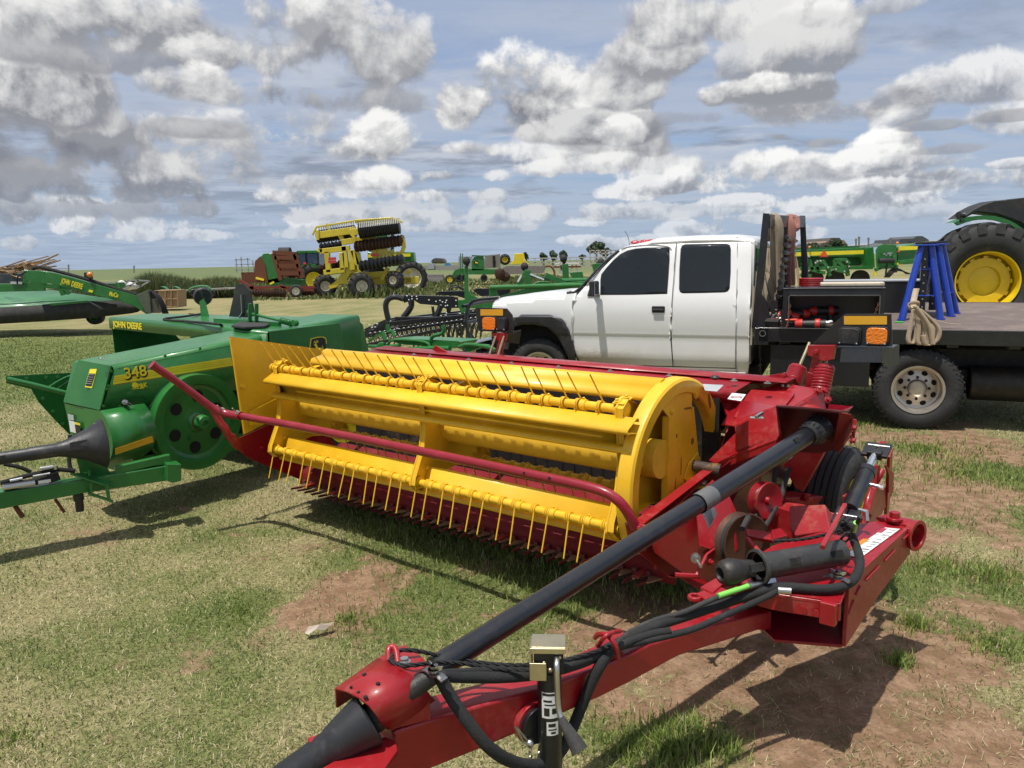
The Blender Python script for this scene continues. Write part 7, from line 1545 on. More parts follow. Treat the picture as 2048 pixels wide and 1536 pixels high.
mb.tube([P(372, 584, -.1), P(385, 575, -.1), P(402, 572, -.1), P(415, 573, -.1), P(425, 581, -.1)], .06, 8, 1); mb.build('mudguards', M['greenfade'], o)
for u in (325, 350, 390, 423): wh(o, P, u, 587, 8, 42, .2, rm='discsteel')
F, o, P = place('salvage_frame', 265, 36, 'bent silver frame with white sacks lying by the weeds', 'frame'); bars(P, [(235, 578, 262, 560), (250, 578, 278, 560), (270, 578, 300, 562), (262, 560, 300, 562), (240, 570, 285, 572)], .06).build('bars', M['galv'], o); mb = MB(); mb.ball(P(258, 572, .2), .28, 8, (1.4, .6, .7)); mb.ball(P(243, 567, .2), .2, 8, (1, .6, .8)); mb.build('sacks', M['white'], o)
F, o, P = place('green_gearbox', 222, 34, 'small green implement part with a grey top by the weeds', 'implement'); poly(P, [(206, 566), (238, 565), (240, 576), (222, 576), (206, 573)], .5).build('box', M['green'], o); bars(P, [(204, 565.5, 232, 565.5)], .06, -.05).build('lid', M['galv'], o)
# black and green cultivator in the middle distance
F, o, P = place('cultivator', 860, 14.5, 'black spring tine cultivator with white bolt heads and green frame beyond the mower reel', 'cultivator')
mb = poly(P, [(789, 592), (813, 590), (905, 593), (916, 595), (916, 616), (903, 616), (900, 626), (893, 626), (893, 618), (876, 611), (840, 608), (827, 600), (808, 606), (806, 598), (790, 595)], .10)
mb.tube([P(778, 645), P(772, 620), P(771, 607), (P(777, 597)), P(790, 593), P(808, 598)], .055, 8, 1); mb.tube([P(806, 635), P(815, 625), P(823, 612), P(822, 600)], .06, 8, 1); mb.tube([P(868, 640), P(876, 626), P(882, 610)], .055, 8); mb.beam(P(865, 612), P(868, 632), .05, .05)
for y_ in (0, .9, 1.8): mb.beam(P(730, 672-y_*6, y_-.3), P(780, 646-y_*4, y_-.3), .08, .08); mb.beam(P(775, 648-y_*4, y_-.3), P(960, 630-y_*5, y_), .08, .08)
mb.beam(P(790, 636, -.1), P(890, 636, -.1), .10, .05); mb.beam(P(740, 662), P(950, 640), .06, .06); mb.beam(P(735, 690, -.6), P(900, 655, -.6), .06, .06); mb.beam(P(735, 672, .9), P(960, 632, .9), .06, .06)
mb.build('frame', M['black'], o, bevel=.004)
mb = MB(); rr = random.Random(8)
for (u, v) in [(790, 592), (778, 597), (801, 599), (814, 592), (824, 593), (833, 593), (824, 598), (834, 598), (858, 600), (872, 603), (880, 601), (885, 604), (893, 601), (891, 605), (882, 611), (891, 612), (895, 611), (912, 601), (912, 612), (818, 600), (817, 611), (802, 638), (820, 641), (862, 643), (876, 620), (781, 642), (893, 626), (805, 638), (831, 641)]: mb.ball(P(u, v, -.03), .014, 8)
for i in range(46): u = 735+i*4.9+rr.uniform(-1, 1); mb.ball(P(u, 664-(u-735)*.125+rr.choice((-14, -8, 0, 6)), -.05), .012, 6, (1.7, 1, .8))
mb.build('bolt_heads', M['white'], o)
mb = MB()
for row, y_ in enumerate((-.6, .1, .8, 1.5)):
    for i in range(24):
        u = 738+i*9.6+row*2.4; v0 = 676-(u-738)*.15-row*7; p = P(u, v0, y_); mb.tube([p, p+Vector((.02, 0, -.16)), p+Vector((.0, .0, -.36 if u > 820 else -.18))], .011, 5)
        if row < 3: 
            q = p+Vector((.03, 0, .03)); mb.tube([q+Vector((.06*math.cos(t), 0, .06*math.sin(t))) for t in [k*math.pi/4 for k in range(8)]], .012, 4, closed=True)
mb.build('rolling_tines', M['black'], o)
mb = MB()
for (u, v, s_) in ((912, 640, 1), (938, 640, 1.15), (925, 636, .8), (955, 640, .9), (930, 648, 1.1)): a = P(u, v); mb.tube([a, a+Vector((-.13*s_, 0, -.12*s_)), a+Vector((-.15*s_, 0, -.28*s_)), a+Vector((-.06*s_, 0, -.42*s_)), a+Vector((.02*s_, 0, -.5*s_))], .022, 6, 2)
mb.build('spring_tine', M['black'], o)
mb = poly(P, [(914, 600), (1200, 596), (1200, 616), (985, 617), (940, 617), (938, 627), (923, 627), (918, 616), (914, 616)], .14, .0)
for (u0, ut, vt, vb) in ((932, 930, 523, 598),): mb.prism([P(929, 532), P(936, 532), P(937, 580), P(943, 590), (P(955, 595)), P(955, 600), P(929, 600)], (0, .12, 0))
mb.beam(P(1055, 540, .3), P(1056, 590, .3), .12, .12); mb.beam(P(1130, 528, .8), P(1132, 560, .8), .12, .12); mb.beam(P(1195, 530, 1.2), P(1195, 600, 1.2), .1, .1); mb.prism([P(1028, 575), P(1046, 545), P(1052, 538), P(1056, 541), (P(1048, 552)), P(1045, 575)], (0, .08, 0))
mb.tube([P(980, 575), P(1240, 568)], .045, 8); mb.tube([P(1115, 562, .6), P(1260, 558, .6)], .05, 8); mb.beam(P(1060, 550, .3), P(1100, 560, .3), .07, .06); mb.beam(P(1090, 550, .3), P(1130, 566, .3), .12, .10); mb.prism([P(978, 574), P(990, 572), P(1000, 600), P(978, 600)], (0, .1, 0)); mb.prism([P(1000, 592), P(1050, 578), P(1120, 566), P(1200, 560), P(1200, 590), P(1000, 600)], (0, .08, 0)); mb.prism([P(1060, 572, .5), P(1075, 563, .5), P(1100, 563, .5), P(1100, 580, .5), P(1060, 580, .5)], (0, .1, 0)); mb.prism([P(1185, 528, 1), P(1205, 526, 1), P(1205, 545, 1), P(1190, 548, 1)], (0, .2, 0)); mb.prism([P(1140, 545, 1.6), P(1165, 543, 1.6), P(1168, 558, 1.6), P(1145, 558, 1.6)], (0, .3, 0))
mb.build('main_frame', M['green'], o, bevel=.006)
mb = MB()
for u, v, y_ in ((933, 522, 0), (1049, 533, .3), (1127, 517, .8), (1202, 524, 1.2)): mb.ball(P(u, v, y_), .075, 10, (1, 1, 1.1)); mb.beam(P(u-2, v+4, y_), P(u+3, v+10, y_), .06, .06)
mb.build('lamp_cover', M['rubber'], o); bars(P, [(1060, 548, 1088, 559, .25)], .03).build('cylinder_rod', M['chrome'], o)
poly(P, [(1034, 562), (1042, 549), (1044, 552), (1037, 565)], .01, -.02).build('decal', M['white'], o)
mb = MB(); mb.tube([P(897, 581, .5), P(902, 571, .5), P(912, 569, .5), P(928, 579, .5)], .014, 6, 2); mb.tube([P(901, 581, .5), P(906, 574, .5), P(916, 574, .5), P(926, 581, .5)], .014, 6, 2); mb.prism([P(870, 589, .6), P(878, 583, .6), P(930, 582, .6), P(930, 597, .6), P(915, 592, .6), P(880, 590, .6)], (0, .08, 0)); mb.prism([P(945, 580, .8), P(955, 577, .8), P(1020, 578, .8), P(1020, 592, .8), P(960, 592, .8)], (0, .08, 0)); mb.build('rear_bracket', M['black'], o)
# yellow folded disk ripper
F, o, P = place('disk_ripper', 720, 40, 'tall yellow folded disk implement stacked with black rollers and discs', 'disk implement')
def gang(par, P, u0, v0, u1, v1, n, rpx, y_, mat, name, t_=.03, cup=.12, ax=(.9, -.45, 0)):
    mb = MB(); a, b_ = P(u0, v0, y_), P(u1, v1, y_); r_ = rpx*40/1500
    for i in range(n): c_ = a.lerp(b_, i/(n-1)); mb.lathe([(1e-3, cup), (r_*.5, cup*.7), (r_, 0), (r_, -.015), (r_*.5, cup*.7-.02), (1e-3, cup-.02)], c_, ax, 20)
    mb.cyl(a, b_, .05, 8); return mb.build(name, mat, par, ang=30)
def roller(u0, v0, u1, v1, rpx, y_, n, y2=None):
    a, b_ = P(u0, v0, y_), P(u1, v1, y_ if y2 is None else y2); d_ = (b_-a); L_ = d_.length; d_.normalize(); r_ = rpx*40/1500; pr = [(1e-3, 0)]
    for i in range(n): t0 = L_*i/n; w_ = L_/n; pr += [(r_*.86, t0), (r_, t0+w_*.25), (r_, t0+w_*.6), (r_*.86, t0+w_*.9)]
    return MB().lathe(pr+[(1e-3, L_)], a, d_, 28)
roller(634, 474, 712, 462, 13, .6, 16).build('roller', M['discsteel'], o, ang=30); roller(718, 462, 800, 452, 15, -.4, 24).build('roller', M['discsteel'], o, ang=30)
mb = bars(P, [(632, 454, 708, 442, .2), (709, 441, 785, 436, -.7), (633, 454, 625, 470, .2), (785, 436, 805, 445, -.7), (653, 447, 660, 464, .1)], .09)
mb.beam(P(632, 471, -.1), P(712, 460, -.1), .14, .34); mb.beam(P(632, 470, -.2), P(638, 470, -.2), .1, .5); mb.prism([P(696, 464, -.5), P(698, 458, -.5), P(716, 457, -.5), P(717, 468, -.5), P(709, 471, -.5), P(712, 478, -.5), P(708, 478, -.5), P(700, 470, -.5)], (0, .2, 0))
mb.beam(P(677, 466), P(687, 482), .2, .2); mb.beam(P(684, 485), P(730, 477), .28, .28); mb.beam(P(730, 478), P(752, 472), .2, .2); mb.build('roller_frame', M['discyellow'], o, bevel=.02)
mb = MB()
for i in range(16): a = P(638+i*4.6, 456-i*.75, .25); mb.box(a, (.05, .03, .16))
for i in range(23): a = P(719+i*3.6, 450-i*.42, -.85); mb.box(a, (.045, .03, .26))
mb.build('scraper_teeth', M['white'], o)
mb = MB()
for k in range(5): mb.beam(P(710, 441+k*1.3, -.7), P(800, 436.5+k*2, -.7), .03, .03)
mb.build('roller_bars', M['discyellow'], o)
gang(o, P, 643, 493, 680, 488, 6, 6.5, .3, M['discsteel'], 'disc_gang'); gang(o, P, 715, 493, 804, 481, 14, 11, -.2, M['rustdisc'], 'disc_gang'); gang(o, P, 724, 532, 803, 519, 11, 10.5, -.6, M['discsteel'], 'disc_gang'); gang(o, P, 642, 538, 690, 527, 6, 9, .8, M['rustdisc'], 'disc_gang')
mb = bars(P, [(640, 503, 700, 496), (654, 503, 658, 545), (648, 545, 690, 540), (688, 492, 693, 535), (702, 500, 706, 540), (684, 505, 686, 540), (706, 500, 716, 530), (715, 505, 722, 545), (642, 497, 640, 505), (748, 500, 752, 520), (758, 497, 764, 520), (770, 497, 775, 515), (782, 500, 786, 510)], .26)
mb.prism([P(684, 535), P(722, 530), (P(722, 540)), P(700, 548), P(694, 560), (P(722, 558)), P(722, 568), P(680, 568), P(672, 575), (P(660, 578)), P(656, 573), P(672, 562), P(682, 548)], (0, .35, 0)); mb.beam(P(700, 553, .3), P(800, 546, .3), .3, .3); mb.beam(P(745, 562, .4), P(838, 560, .4), .3, .38); mb.beam(P(764, 560), P(776, 535), .3, .2); mb.prism([P(803, 470, -.3), P(810, 480, -.3), P(811, 495, -.3), P(806, 507, -.3), P(792, 511, -.3), P(792, 503, -.3), P(800, 503, -.3), P(804, 492, -.3), P(802, 478, -.3)], (0, .2, 0)); mb.beam(P(815, 548, .4), P(820, 540, .4), .2, .2)
mb.beam(P(700, 512), P(712, 512), .1, .1); mb.build('main_frame', M['discyellow'], o, bevel=.02)
mb = MB()
for u, v in ((660, 518), (745, 510), (660, 524)): mb.beam(P(u-3, v, -.4), P(u+12, v-1, -.4), .08, .14)
mb.build('red_reflector', M['redlens'], o); MB().beam(P(808, 561, .15), P(838, 560, .15), .03, .3).build('model_plate', M['discyellow'], o); text('model_lettering', '20', .30, M['blackdecal'], o, P(811, 564.5, .1), (1, 0, 0), (0, 0, 1), .01, .28)
wh(o, P, 722, 572, 24, 40, .62, rm='cream', yy=-.6, lugs=14, rr_=.42, ax=(.35, -1, 0), lugh=.035); wh(o, P, 650, 572, 22, 40, .62, rm='cream', yy=.8, lugs=14, rr_=.42, ax=(.35, -1, 0), lugh=.035); wh(o, P, 790, 560, 16, 40, .5, rm='cream', yy=-.4, lugs=12, rr_=.45, ax=(-.35, -1, 0), lugh=.03); wh(o, P, 748, 575, 14, 40, .3, rm='cream', yy=1.6, rr_=.5)
# green tractors behind it
def tractor(u0, D_, lab, cabx, hood, wheels):
    F, o, P = place('tractor', u0, D_, lab, 'tractor', 0, 'green tractors parked in the back row')
    x0, x1, y0, y1 = cabx
    poly(P, [(x0-4, y0+6), (x0, y0+1), (x1, y0), (x1+2, y0+4), (x1+2, y0+6), (x0-4, y0+8)], 1.7).build('cab_roof', M['green'], o, bevel=.03); poly(P, [(x0, y0+6), (x1, y0+5), (x1+3, y1), (x0+2, y1)], 1.6, .05).build('cab_glass', M['glass'], o)
    mb = MB()
    for u in (x0, (x0+x1)/2-3, x1): mb.beam(P(u, y0+5, 0), P(u+2, y1, 0), .12, .1)
    mb.beam(P(x0, y1), P(x1+3, y1), .12, .2); mb.build('cab_frame', M['black'], o)
    poly(P, hood, 1.0, .3).build('hood', M['green'], o, bevel=.05)
    for a in wheels: wh(o, P, *a[:3], D_, a[3], rm=a[4], yy=a[5], lugs=a[6], rr_=a[7], ax=(.25, -1, 0), lugh=.06)
    return F, o, P
F, o, P = tractor(620, 45, 'green tractor with a glass cab parked behind the yellow disk implement', (594, 636, 500, 537), [(640, 532), (700, 522), (700, 545), (636, 552)], [(628, 560, 30, .6, 'jdyellow', .1, 16, .5), (604, 556, 24, .5, 'jdyellow', 1.2, 16, .5)])
poly(P, [(598, 535), (606, 528), (620, 527), (632, 530), (634, 536)], .9, -.2).build('mudguard', M['green'], o); MB().ball(P(610, 528, -.2), .1, 8).build('tail_lamp', M['redlens'], o)
F, o, P = tractor(770, 46, 'green tractor with a yellow striped hood partly hidden behind the yellow disk implement', (738, 772, 468, 500), [(735, 505), (800, 503), (827, 504), (829, 526), (810, 532), (735, 532)], [(822, 556, 30, .55, 'cream', -.2, 18, .62), (750, 560, 28, .55, 'cream', .9, 0, .55)])
MB().beam(P(735, 512, .26), P(821, 510, .26), .03, .18).build('hood_stripe', M['jdyellow'], o); mb = MB().cyl(P(785, 503, .6), P(785, 467, .6), .1, 10); mb.cyl(P(772, 503, .5), P(772, 470, .5), .06, 8); mb.build('exhaust', M['castiron'], o)
# rusty round baler and disc harrow
F, o, P = place('round_baler', 555, 42, 'green and rust coloured round baler standing open in the back row', 'baler')
poly(P, [(516, 520), (527, 507), (536, 506), (548, 508), (556, 545), (560, 565), (535, 570), (520, 560), (516, 540)], .3).build('end_panel', M['green'], o, bevel=.03)
mb = poly(P, [(510, 522), (520, 513), (530, 530), (536, 565), (516, 565), (508, 545)], .15, -.06); mb.build('rusted_panel', M['rust'], o)
mb = bars(P, [(546, 505, 592, 508), (550, 515, 594, 516), (590, 508, 606, 556), (556, 531, 598, 532), (560, 546, 602, 547), (548, 508, 562, 560)], .22); mb.prism([P(550, 506, 1.2), P(590, 508, 1.2), P(604, 552, 1.2), P(560, 560, 1.2)], (0, .1, 0)); mb.build('rusty_frame', M['rust'], o)
mb = MB().lathe([(.0, -.3), (.36, -.3), (.36, .3), (.0, .3)], P(570, 508, .6), (1, 0, 0), 18); mb.build('belt_roll', M['rubber'], o); poly(P, [(535, 560), (560, 555), (602, 560), (602, 572), (540, 574)], 1.0).build('axle_frame', M['greendark'], o)
mb = bars(P, [(512, 556, 528, 560), (540, 568, 548, 564)], .1, -.1); mb.build('yellow_lever', M['jdyellow'], o)
F, o, P = place('disc_harrow', 560, 40, 'low rusty red disc harrow with a small white rimmed wheel before the round baler', 'disc harrow')
bars(P, [(500, 575, 630, 574), (515, 580, 545, 582), (560, 570, 580, 582), (505, 568, 505, 580), (600, 578, 628, 580), (478, 560, 510, 580)], .12).build('frame', paint('rusty_red', (.20, .03, .02), .7, 0, .7, (.10, .05, .03), 5), o); gang(o, P, 508, 586, 545, 587, 8, 8, 0, M['rustdisc'], 'disc_gang', ax=(1, -.3, 0)); gang(o, P, 550, 586, 568, 587, 4, 8, 0, M['rustdisc'], 'disc_gang', ax=(1, -.3, 0)); gang(o, P, 606, 584, 626, 584, 5, 7, .3, M['rustdisc'], 'disc_gang', ax=(1, -.3, 0)); wh(o, P, 592, 582, 12, 40, .3, rm='cream', yy=-.3, rr_=.55, ax=(.2, -1, 0))
F, o, P = place('rusty_scrap_frame', 487, 46, 'tangle of thin rusty frames standing beside the rusty round baler', 'scrap'); bars(P, [(470, 520, 500, 518), (471, 530, 510, 528), (472, 517, 474, 545), (482, 514, 484, 545), (495, 516, 497, 545), (505, 520, 508, 545), (470, 540, 512, 540)], .05).build('bars', M['galv'], o); poly(P, [(482, 545), (512, 544), (514, 566), (484, 566)], .6).build('rusty_box', M['rust'], o)
# air seeder and yard things beyond
F, o, P = place('air_seeder', 945, 56, 'green seed cart with square hopper and yellow hubs beyond the cultivator', 'seeder')
poly(P, [(943, 523), (948, 514), (965, 512), (968, 518), (968, 541), (943, 542)], 1.8).build('hopper', M['green'], o, bevel=.03); poly(P, [(943, 510), (970, 511), (970, 513), (944, 513)], 1.8, -.05).build('hopper_lid', M['green'], o); poly(P, [(904, 550), (910, 540), (920, 537), (1000, 539), (1000, 547), (985, 549), (920, 549), (906, 562)], 1.5).build('chassis', M['green'], o); bars(P, [(921, 507, 921, 540), (925, 507, 925, 540)], .07).build('ladder', M['green'], o)
mb = MB().sheet([P(952+4.5*math.cos(t), 524.5+3.6*math.sin(t), -.03) for t in [k*math.pi/8 for k in range(16)]], .02); bd = mb.build('badge', M['blackdecal'], o); poly(P, [(950, 526), (951, 522), (953, 525), (956, 524), (955, 527)], .01, -.07).build('badge_emblem', M['jdyellow'], bd)
wh(o, P, 900, 559, 9.5, 56, .4, rm='jdyellow', yy=-.2, rr_=.5); wh(o, P, 918, 556, 8, 56, .4, rm='discsteel', yy=.2); wh(o, P, 928, 556, 7, 56, .4, rm='discsteel', yy=.2); wh(o, P, 968, 556, 7, 56, .4, rm='discsteel', yy=.2)
F, o, P = place('plank_stack', 980, 66, 'tall grey stack of upright boards behind the green seed cart', 'boards'); poly(P, [(970, 511), (984, 510), (1000, 508), (1001, 535), (970, 537)], .5).build('boards', M['greywood'], o); poly(P, [(985, 512), (990, 512), (990, 534), (986, 534)], .1, -.1).build('dark_gap', M['darkhole'], o); poly(P, [(917, 513), (945, 513), (945, 535), (917, 535)], .3, 1.0).build('boards_left', M['galv'], o)
F, o, P = place('spare_wheel', 1010, 68, 'big black tractor tyre standing beside the grey boards', 'tyre'); wheel(o, P(1010, 519), (0, -1, 0), .42, .9, .22, M['tyre'], M['jdyellow'], lugs=10, lugh=.06); 
F, o, P = place('yellow_hopper', 1040, 62, 'bright yellow tapered hopper standing on a pipe rack', 'hopper'); poly(P, [(1029, 507), (1048, 507), (1050, 520), (1059, 529), (1021, 529), (1027, 520)], 1.5).build('hopper_body', paint('bright_yellow', (.80, .62, .02), .5, .1, .1), o, bevel=.04)
F, o, P = place('grain_header', 1060, 55, 'long grey header trough with a curved iron wheel behind the green frame', 'header'); poly(P, [(1005, 536), (1013, 532), (1092, 532), (1088, 546), (1015, 549)], 1.2).build('trough', M['greywood'], o); mb = MB().tube([P(1090, 533), P(1102, 532), P(1109, 542), P(1109, 552), P(1105, 556)], .08, 6, 1); mb.build('iron_rim', M['rust'], o); mb = MB(); mb.ball(P(1000, 548), .5, 8, (.8, .8, .9)); mb.ball(P(1010, 553, .2), .4, 8); mb.build('axle_hub', M['rustdisc'], o)
F, o, P = place('trestle_stack', 1140, 60, 'stack of white and rusty trestles by the pipe fence', 'trestles'); mb = bars(P, [(1110, 527, 1158, 526), (1112, 532, 1160, 531), (1120, 527, 1126, 550), (1126, 527, 1118, 550), (1134, 527, 1128, 552), (1128, 527, 1136, 552), (1145, 530, 1140, 550), (1152, 530, 1156, 550)], .12); mb.build('trestles', M['white'], o); bars(P, [(1107, 534, 1162, 533)], .14, -.1).build('rusty_beam', M['rust'], o)
def fence(name, segs, D_, lab, w, mat, u0): F, o, P = place(name, u0, D_, lab, 'fence'); bars(P, segs, w).build('rails', M[mat], o)
fence('pipe_fence', [(1000, 526, 1185, 524), (1000, 533, 1185, 531), (1060, 517, 1210, 514)]+[(1000+i*14, 517 if i > 3 else 524, 1000+i*14, 538) for i in range(15)], 75, 'pale pipe fence panels running behind the green frames', .10, 'pipe', 1050)
fence('corral_panels', [(1180, 501, 1232, 501), (1180, 507, 1232, 507), (1180, 515, 1232, 515), (1180, 522, 1232, 522)]+[(1180+i*10.4, 500, 1180+i*10.4, 538) for i in range(6)], 78, 'tall white pipe corral rising behind the truck windshield', .12, 'pipe', 1200)
F, o, P = place('concrete_blocks', 860, 58, 'low row of pale concrete blocks in the weeds right of the tractors', 'blocks'); poly(P, [(842, 556), (885, 555), (885, 565), (842, 566)], .8).build('block_row', M['concrete'], o); poly(P, [(856, 549), (886, 549), (886, 556), (856, 556)], .6, .2).build('block_top', M['greywood'], o)
F, o, P = place('low_sheds', 900, 95, 'long low grey sheds and stacked sheets near the horizon', 'shed'); poly(P, [(838, 531), (918, 530), (918, 540), (838, 540)], 3).build('wall', M['concrete'], o); poly(P, [(855, 527), (868, 527), (868, 538), (855, 538)], 2, -.5).build('dark_bay', M['galv'], o)
F, o, P = place('blue_tarp', 893, 80, 'small blue tarpaulin heap near the horizon', 'tarp'); poly(P, [(889, 529), (893, 525), (899, 526), (903, 531), (890, 532)], .8).build('tarp', paint('tarp_blue', (.05, .22, .45), .5), o)
# big green tractor at the right edge
F, o, P = place('large_tractor', 1960, 14.9, 'large green tractor with a huge lugged tyre and yellow wheel beyond the truck bed', 'tractor')
TR2 = 1.075; tw_ = wheel(o, P(1964, 562, .35), (-.28, -1, 0), TR2, .70, .56, M['tyre'], paint('wheel_yellow', (.78, .54, .01), .38, .2, .35, (.5, .3, .05), 3), lugs=0, dish=.5, hub=.30, n=72)
cT = P(1964, 562, .35); aT = Vector((-.28, -1, 0)).normalized(); xT, yT = MB().ringframe(aT)
mb = MB()
for i in range(20):
    for s_ in (-1, 1):
        a = 2*math.pi*(i+(0 if s_ < 0 else .5))/20; vs = []
        def pt(aa, t_, r_): return cT+(xT*math.cos(aa)+yT*math.sin(aa))*r_+aT*t_
        for k, t in enumerate((1.0, .66, .33, -.03)):
            aa = a-(1-t)*.26*1; w_ = .052+.02*t; r0, r1 = TR2-.01, TR2+.055-(.03 if k == 0 else 0)
            vs += [pt(aa-w_, s_*t*.345, r0), pt(aa+w_, s_*t*.345, r0), pt(aa+w_*.75, s_*t*.345, r1), pt(aa-w_*.75, s_*t*.345, r1)]
        fs = [(0, 1, 2, 3)]+[(4*k+j, 4*k+(j+1) % 4, 4*k+4+(j+1) % 4, 4*k+4+j) for k in range(3) for j in range(4)]+[(12, 13, 14, 15)]
        mb.add(vs, fs)
        aa = a; mb.add([pt(aa-.07, s_*.345, TR2+.02), pt(aa+.07, s_*.345, TR2+.02), pt(aa+.085, s_*.375, TR2-.16), pt(aa-.085, s_*.375, TR2-.16), pt(aa-.07, s_*.30, TR2-.02), pt(aa+.07, s_*.30, TR2-.02)], [(0, 1, 2, 3), (0, 4, 5, 1), (0, 3, 4), (1, 5, 2)])
mb.build('tread_lugs', M['tyre'], tw_, bevel=0)
mb = MB()
for i in range(12):
    a = 2*math.pi*i/12; e = xT*math.cos(a)+yT*math.sin(a); mb.sheet([cT+aT*.07+e*.44+(yT*math.cos(a)-xT*math.sin(a))*q for q in (-.035, .035)]+[cT+aT*.07+e*.49+(yT*math.cos(a)-xT*math.sin(a))*q for q in (.045, -.045)], .12)
mb.lathe([(.29, .13), (.45, .13), (.45, -.02), (.28, -.02)], cT, aT, 48, closed=True); mb.build('rim_lug', bpy.data.materials['wheel_yellow'], tw_, bevel=.004)
mb = MB().lathe([(.29, .065), (.285, -.30), (.12, -.30), (.12, -.2), (0, -.2)], cT, aT, 40); wc_ = mb.build('hub_well', bpy.data.materials['wheel_yellow'], tw_); mb = MB()
for i in range(10): a = 2*math.pi*i/10; mb.bolt(cT+aT*-.295+(xT*math.cos(a)+yT*math.sin(a))*.2, aT, .02, .03)
mb.build('wheel_nut', M['castiron'], wc_)
def arcpts(r_, a0, a1, n, y_): return [cT+Vector((math.cos(R(a0+(a1-a0)*i/n))*r_, y_, math.sin(R(a0+(a1-a0)*i/n))*r_)) for i in range(n+1)]
mb = MB(); oa = arcpts(1.27, 116, 5, 16, .1); ia = arcpts(1.19, 114, 5, 16, .1); mb.prism(oa+ia[::-1], (0, .06, 0)); mb.v = mb.v; oi = arcpts(1.27, 116, 5, 16, .45)
mb.add(oa+oi, [(i, i+1, 17+i+1, 17+i) for i in range(16)]); mb.build('mudguard', M['green'], o, ang=50)
poly(P, [(1928, 432), (1945, 420), (1966, 409), (1990, 401), (2010, 400), (2020, 398), (2048, 395), (2120, 390), (2140, 520), (2080, 470), (2040, 444), (1995, 428), (1955, 424), (1930, 436), (1922, 437)], .5, .55).build('cab_shroud', paint('matte_black_cover', (.025, .026, .029), .6, 0, .2), o, bevel=.03)
mb = MB(); mb.lathe([(.0, -.03), (.06, -.03), (.065, .02), (.0, .03)], P(1918, 430, .3), (-1, -.4, 0), 16); mb.lathe([(.0, -.03), (.05, -.03), (.055, .02), (.0, .03)], P(1928, 430, .4), (1, -.4, 0), 16); mb.cyl(P(1920, 437, .35), P(1922, 445, .35), .02, 8); mb.build('fender_lamps', M['plastic'], o); MB().bx(cT.x-.2, cT.x+2, cT.y+.8, cT.y+2.2, 1.0, 1.7).build('transmission', M['greendark'], o)
# grain drills behind the truck bed
def drill(u0, D_, lab, top_, side_, stripe, legs):
    F, o, P = place('grain_drill', u0, D_, lab, 'grain drill', 0, 'green grain drills behind the truck')
    poly(P, top_, 1.6).build('seed_box', M['green'], o, bevel=.03)
    if side_: poly(P, side_, .1, -.05).build('end_panel', M['green'], o, bevel=.01)
    if stripe: MB().beam(P(stripe[0], stripe[1], -.06), P(stripe[2], stripe[3], -.06), .03, .15).build('stripe', M['jdyellow'], o)
    mb = bars(P, legs, .13, -.2); mb.build('lift_arms', M['green'], o, bevel=.01); return F, o, P
F, o, P = drill(1680, 31, 'green grain drill with yellow stripe and orange triangle behind the toolbox', [(1590, 501), (1745, 494), (1750, 535), (1728, 537), (1722, 514), (1590, 514), (1590, 499)], [(1729, 497), (1747, 494), (1750, 533), (1732, 536)], (1590, 508.6, 1727, 504), [(1618, 520, 1624, 540), (1624, 540, 1650, 546), (1632, 523, 1644, 524), (1632, 523, 1636, 545), (1645, 521, 1660, 545), (1668, 520, 1690, 519), (1668, 520, 1670, 538), (1690, 519, 1698, 528), (1675, 522, 1690, 538), (1670, 540, 1698, 545), (1692, 530, 1696, 552), (1656, 545, 1660, 552), (1600, 537, 1745, 535), (1600, 550, 1622, 552), (1618, 520, 1604, 530)])
poly(P, [(1590, 514), (1724, 513), (1728, 530), (1590, 536)], 1.0, .3).build('box_lower', M['greendark'], o); poly(P, [(1594, 496), (1720, 492), (1720, 496), (1594, 500)], 1.2, .4).build('rear_box_lid', M['greendark'], o)
mb = MB().sheet([P(1639, 514.5, -.12), P(1656.5, 514.5, -.12), P(1648.5, 500, -.12)], .02); sv = mb.build('slow_vehicle_sign', M['redlens'], o); mt_ = paint('fluorescent_orange', (.85, .09, .01), .5); MB().sheet([P(1641, 513, -.14), P(1654.5, 513, -.14), P(1648.3, 502, -.14)], .01).build('sign_face', mt_, sv)
mb = MB()
for u, v in ((1635, 523), (1641, 522), (1631, 526), (1656, 535), (1694, 524), (1698, 533), (1672, 539), (1689, 543), (1618, 513)): mb.ball(P(u, v, -.3), .05, 8)
mb.build('pins', M['steel'], o); MB().ball(P(1619, 494.5, -.1), .055, 10).build('amber_lamp', M['amber'], o); mb = MB()
for u in (1628, 1670, 1720): mb.lathe([(.0, -.1), (.36, -.1), (.36, .1), (0, .1)], P(u, 558, .4), (0, 1, 0), 20)
mb.build('press_wheel', M['tyre'], o)
F, o, P = drill(1790, 30, 'green grain drill with tall end panel and black motor just right of the first drill', [(1795, 494), (1835, 487), (1850, 487), (1850, 525), (1795, 530)], [(1753, 500), (1758, 491), (1765, 489), (1793, 490), (1794, 530), (1790, 534), (1755, 535)], (1796, 497, 1850, 494.5), [(1755, 535, 1795, 533), (1750, 540, 1765, 533), (1796, 525, 1830, 521), (1788, 512, 1790, 545)])
mb = MB().cyl(P(1758, 522, -.3), P(1788, 521, -.3), .1, 12); mb.beam(P(1775, 525, -.3), P(1771, 550, -.3), .05, .05); mb.build('motor', M['plastic'], o); mb = MB()
for k in range(6): mb.tube([P(1768+k*2, 555, -.3), P(1782+k*2, 536+k, -.3), P(1800+k, 537+k, -.3), P(1812+k*2, 548, -.3)], .018, 5, 1)
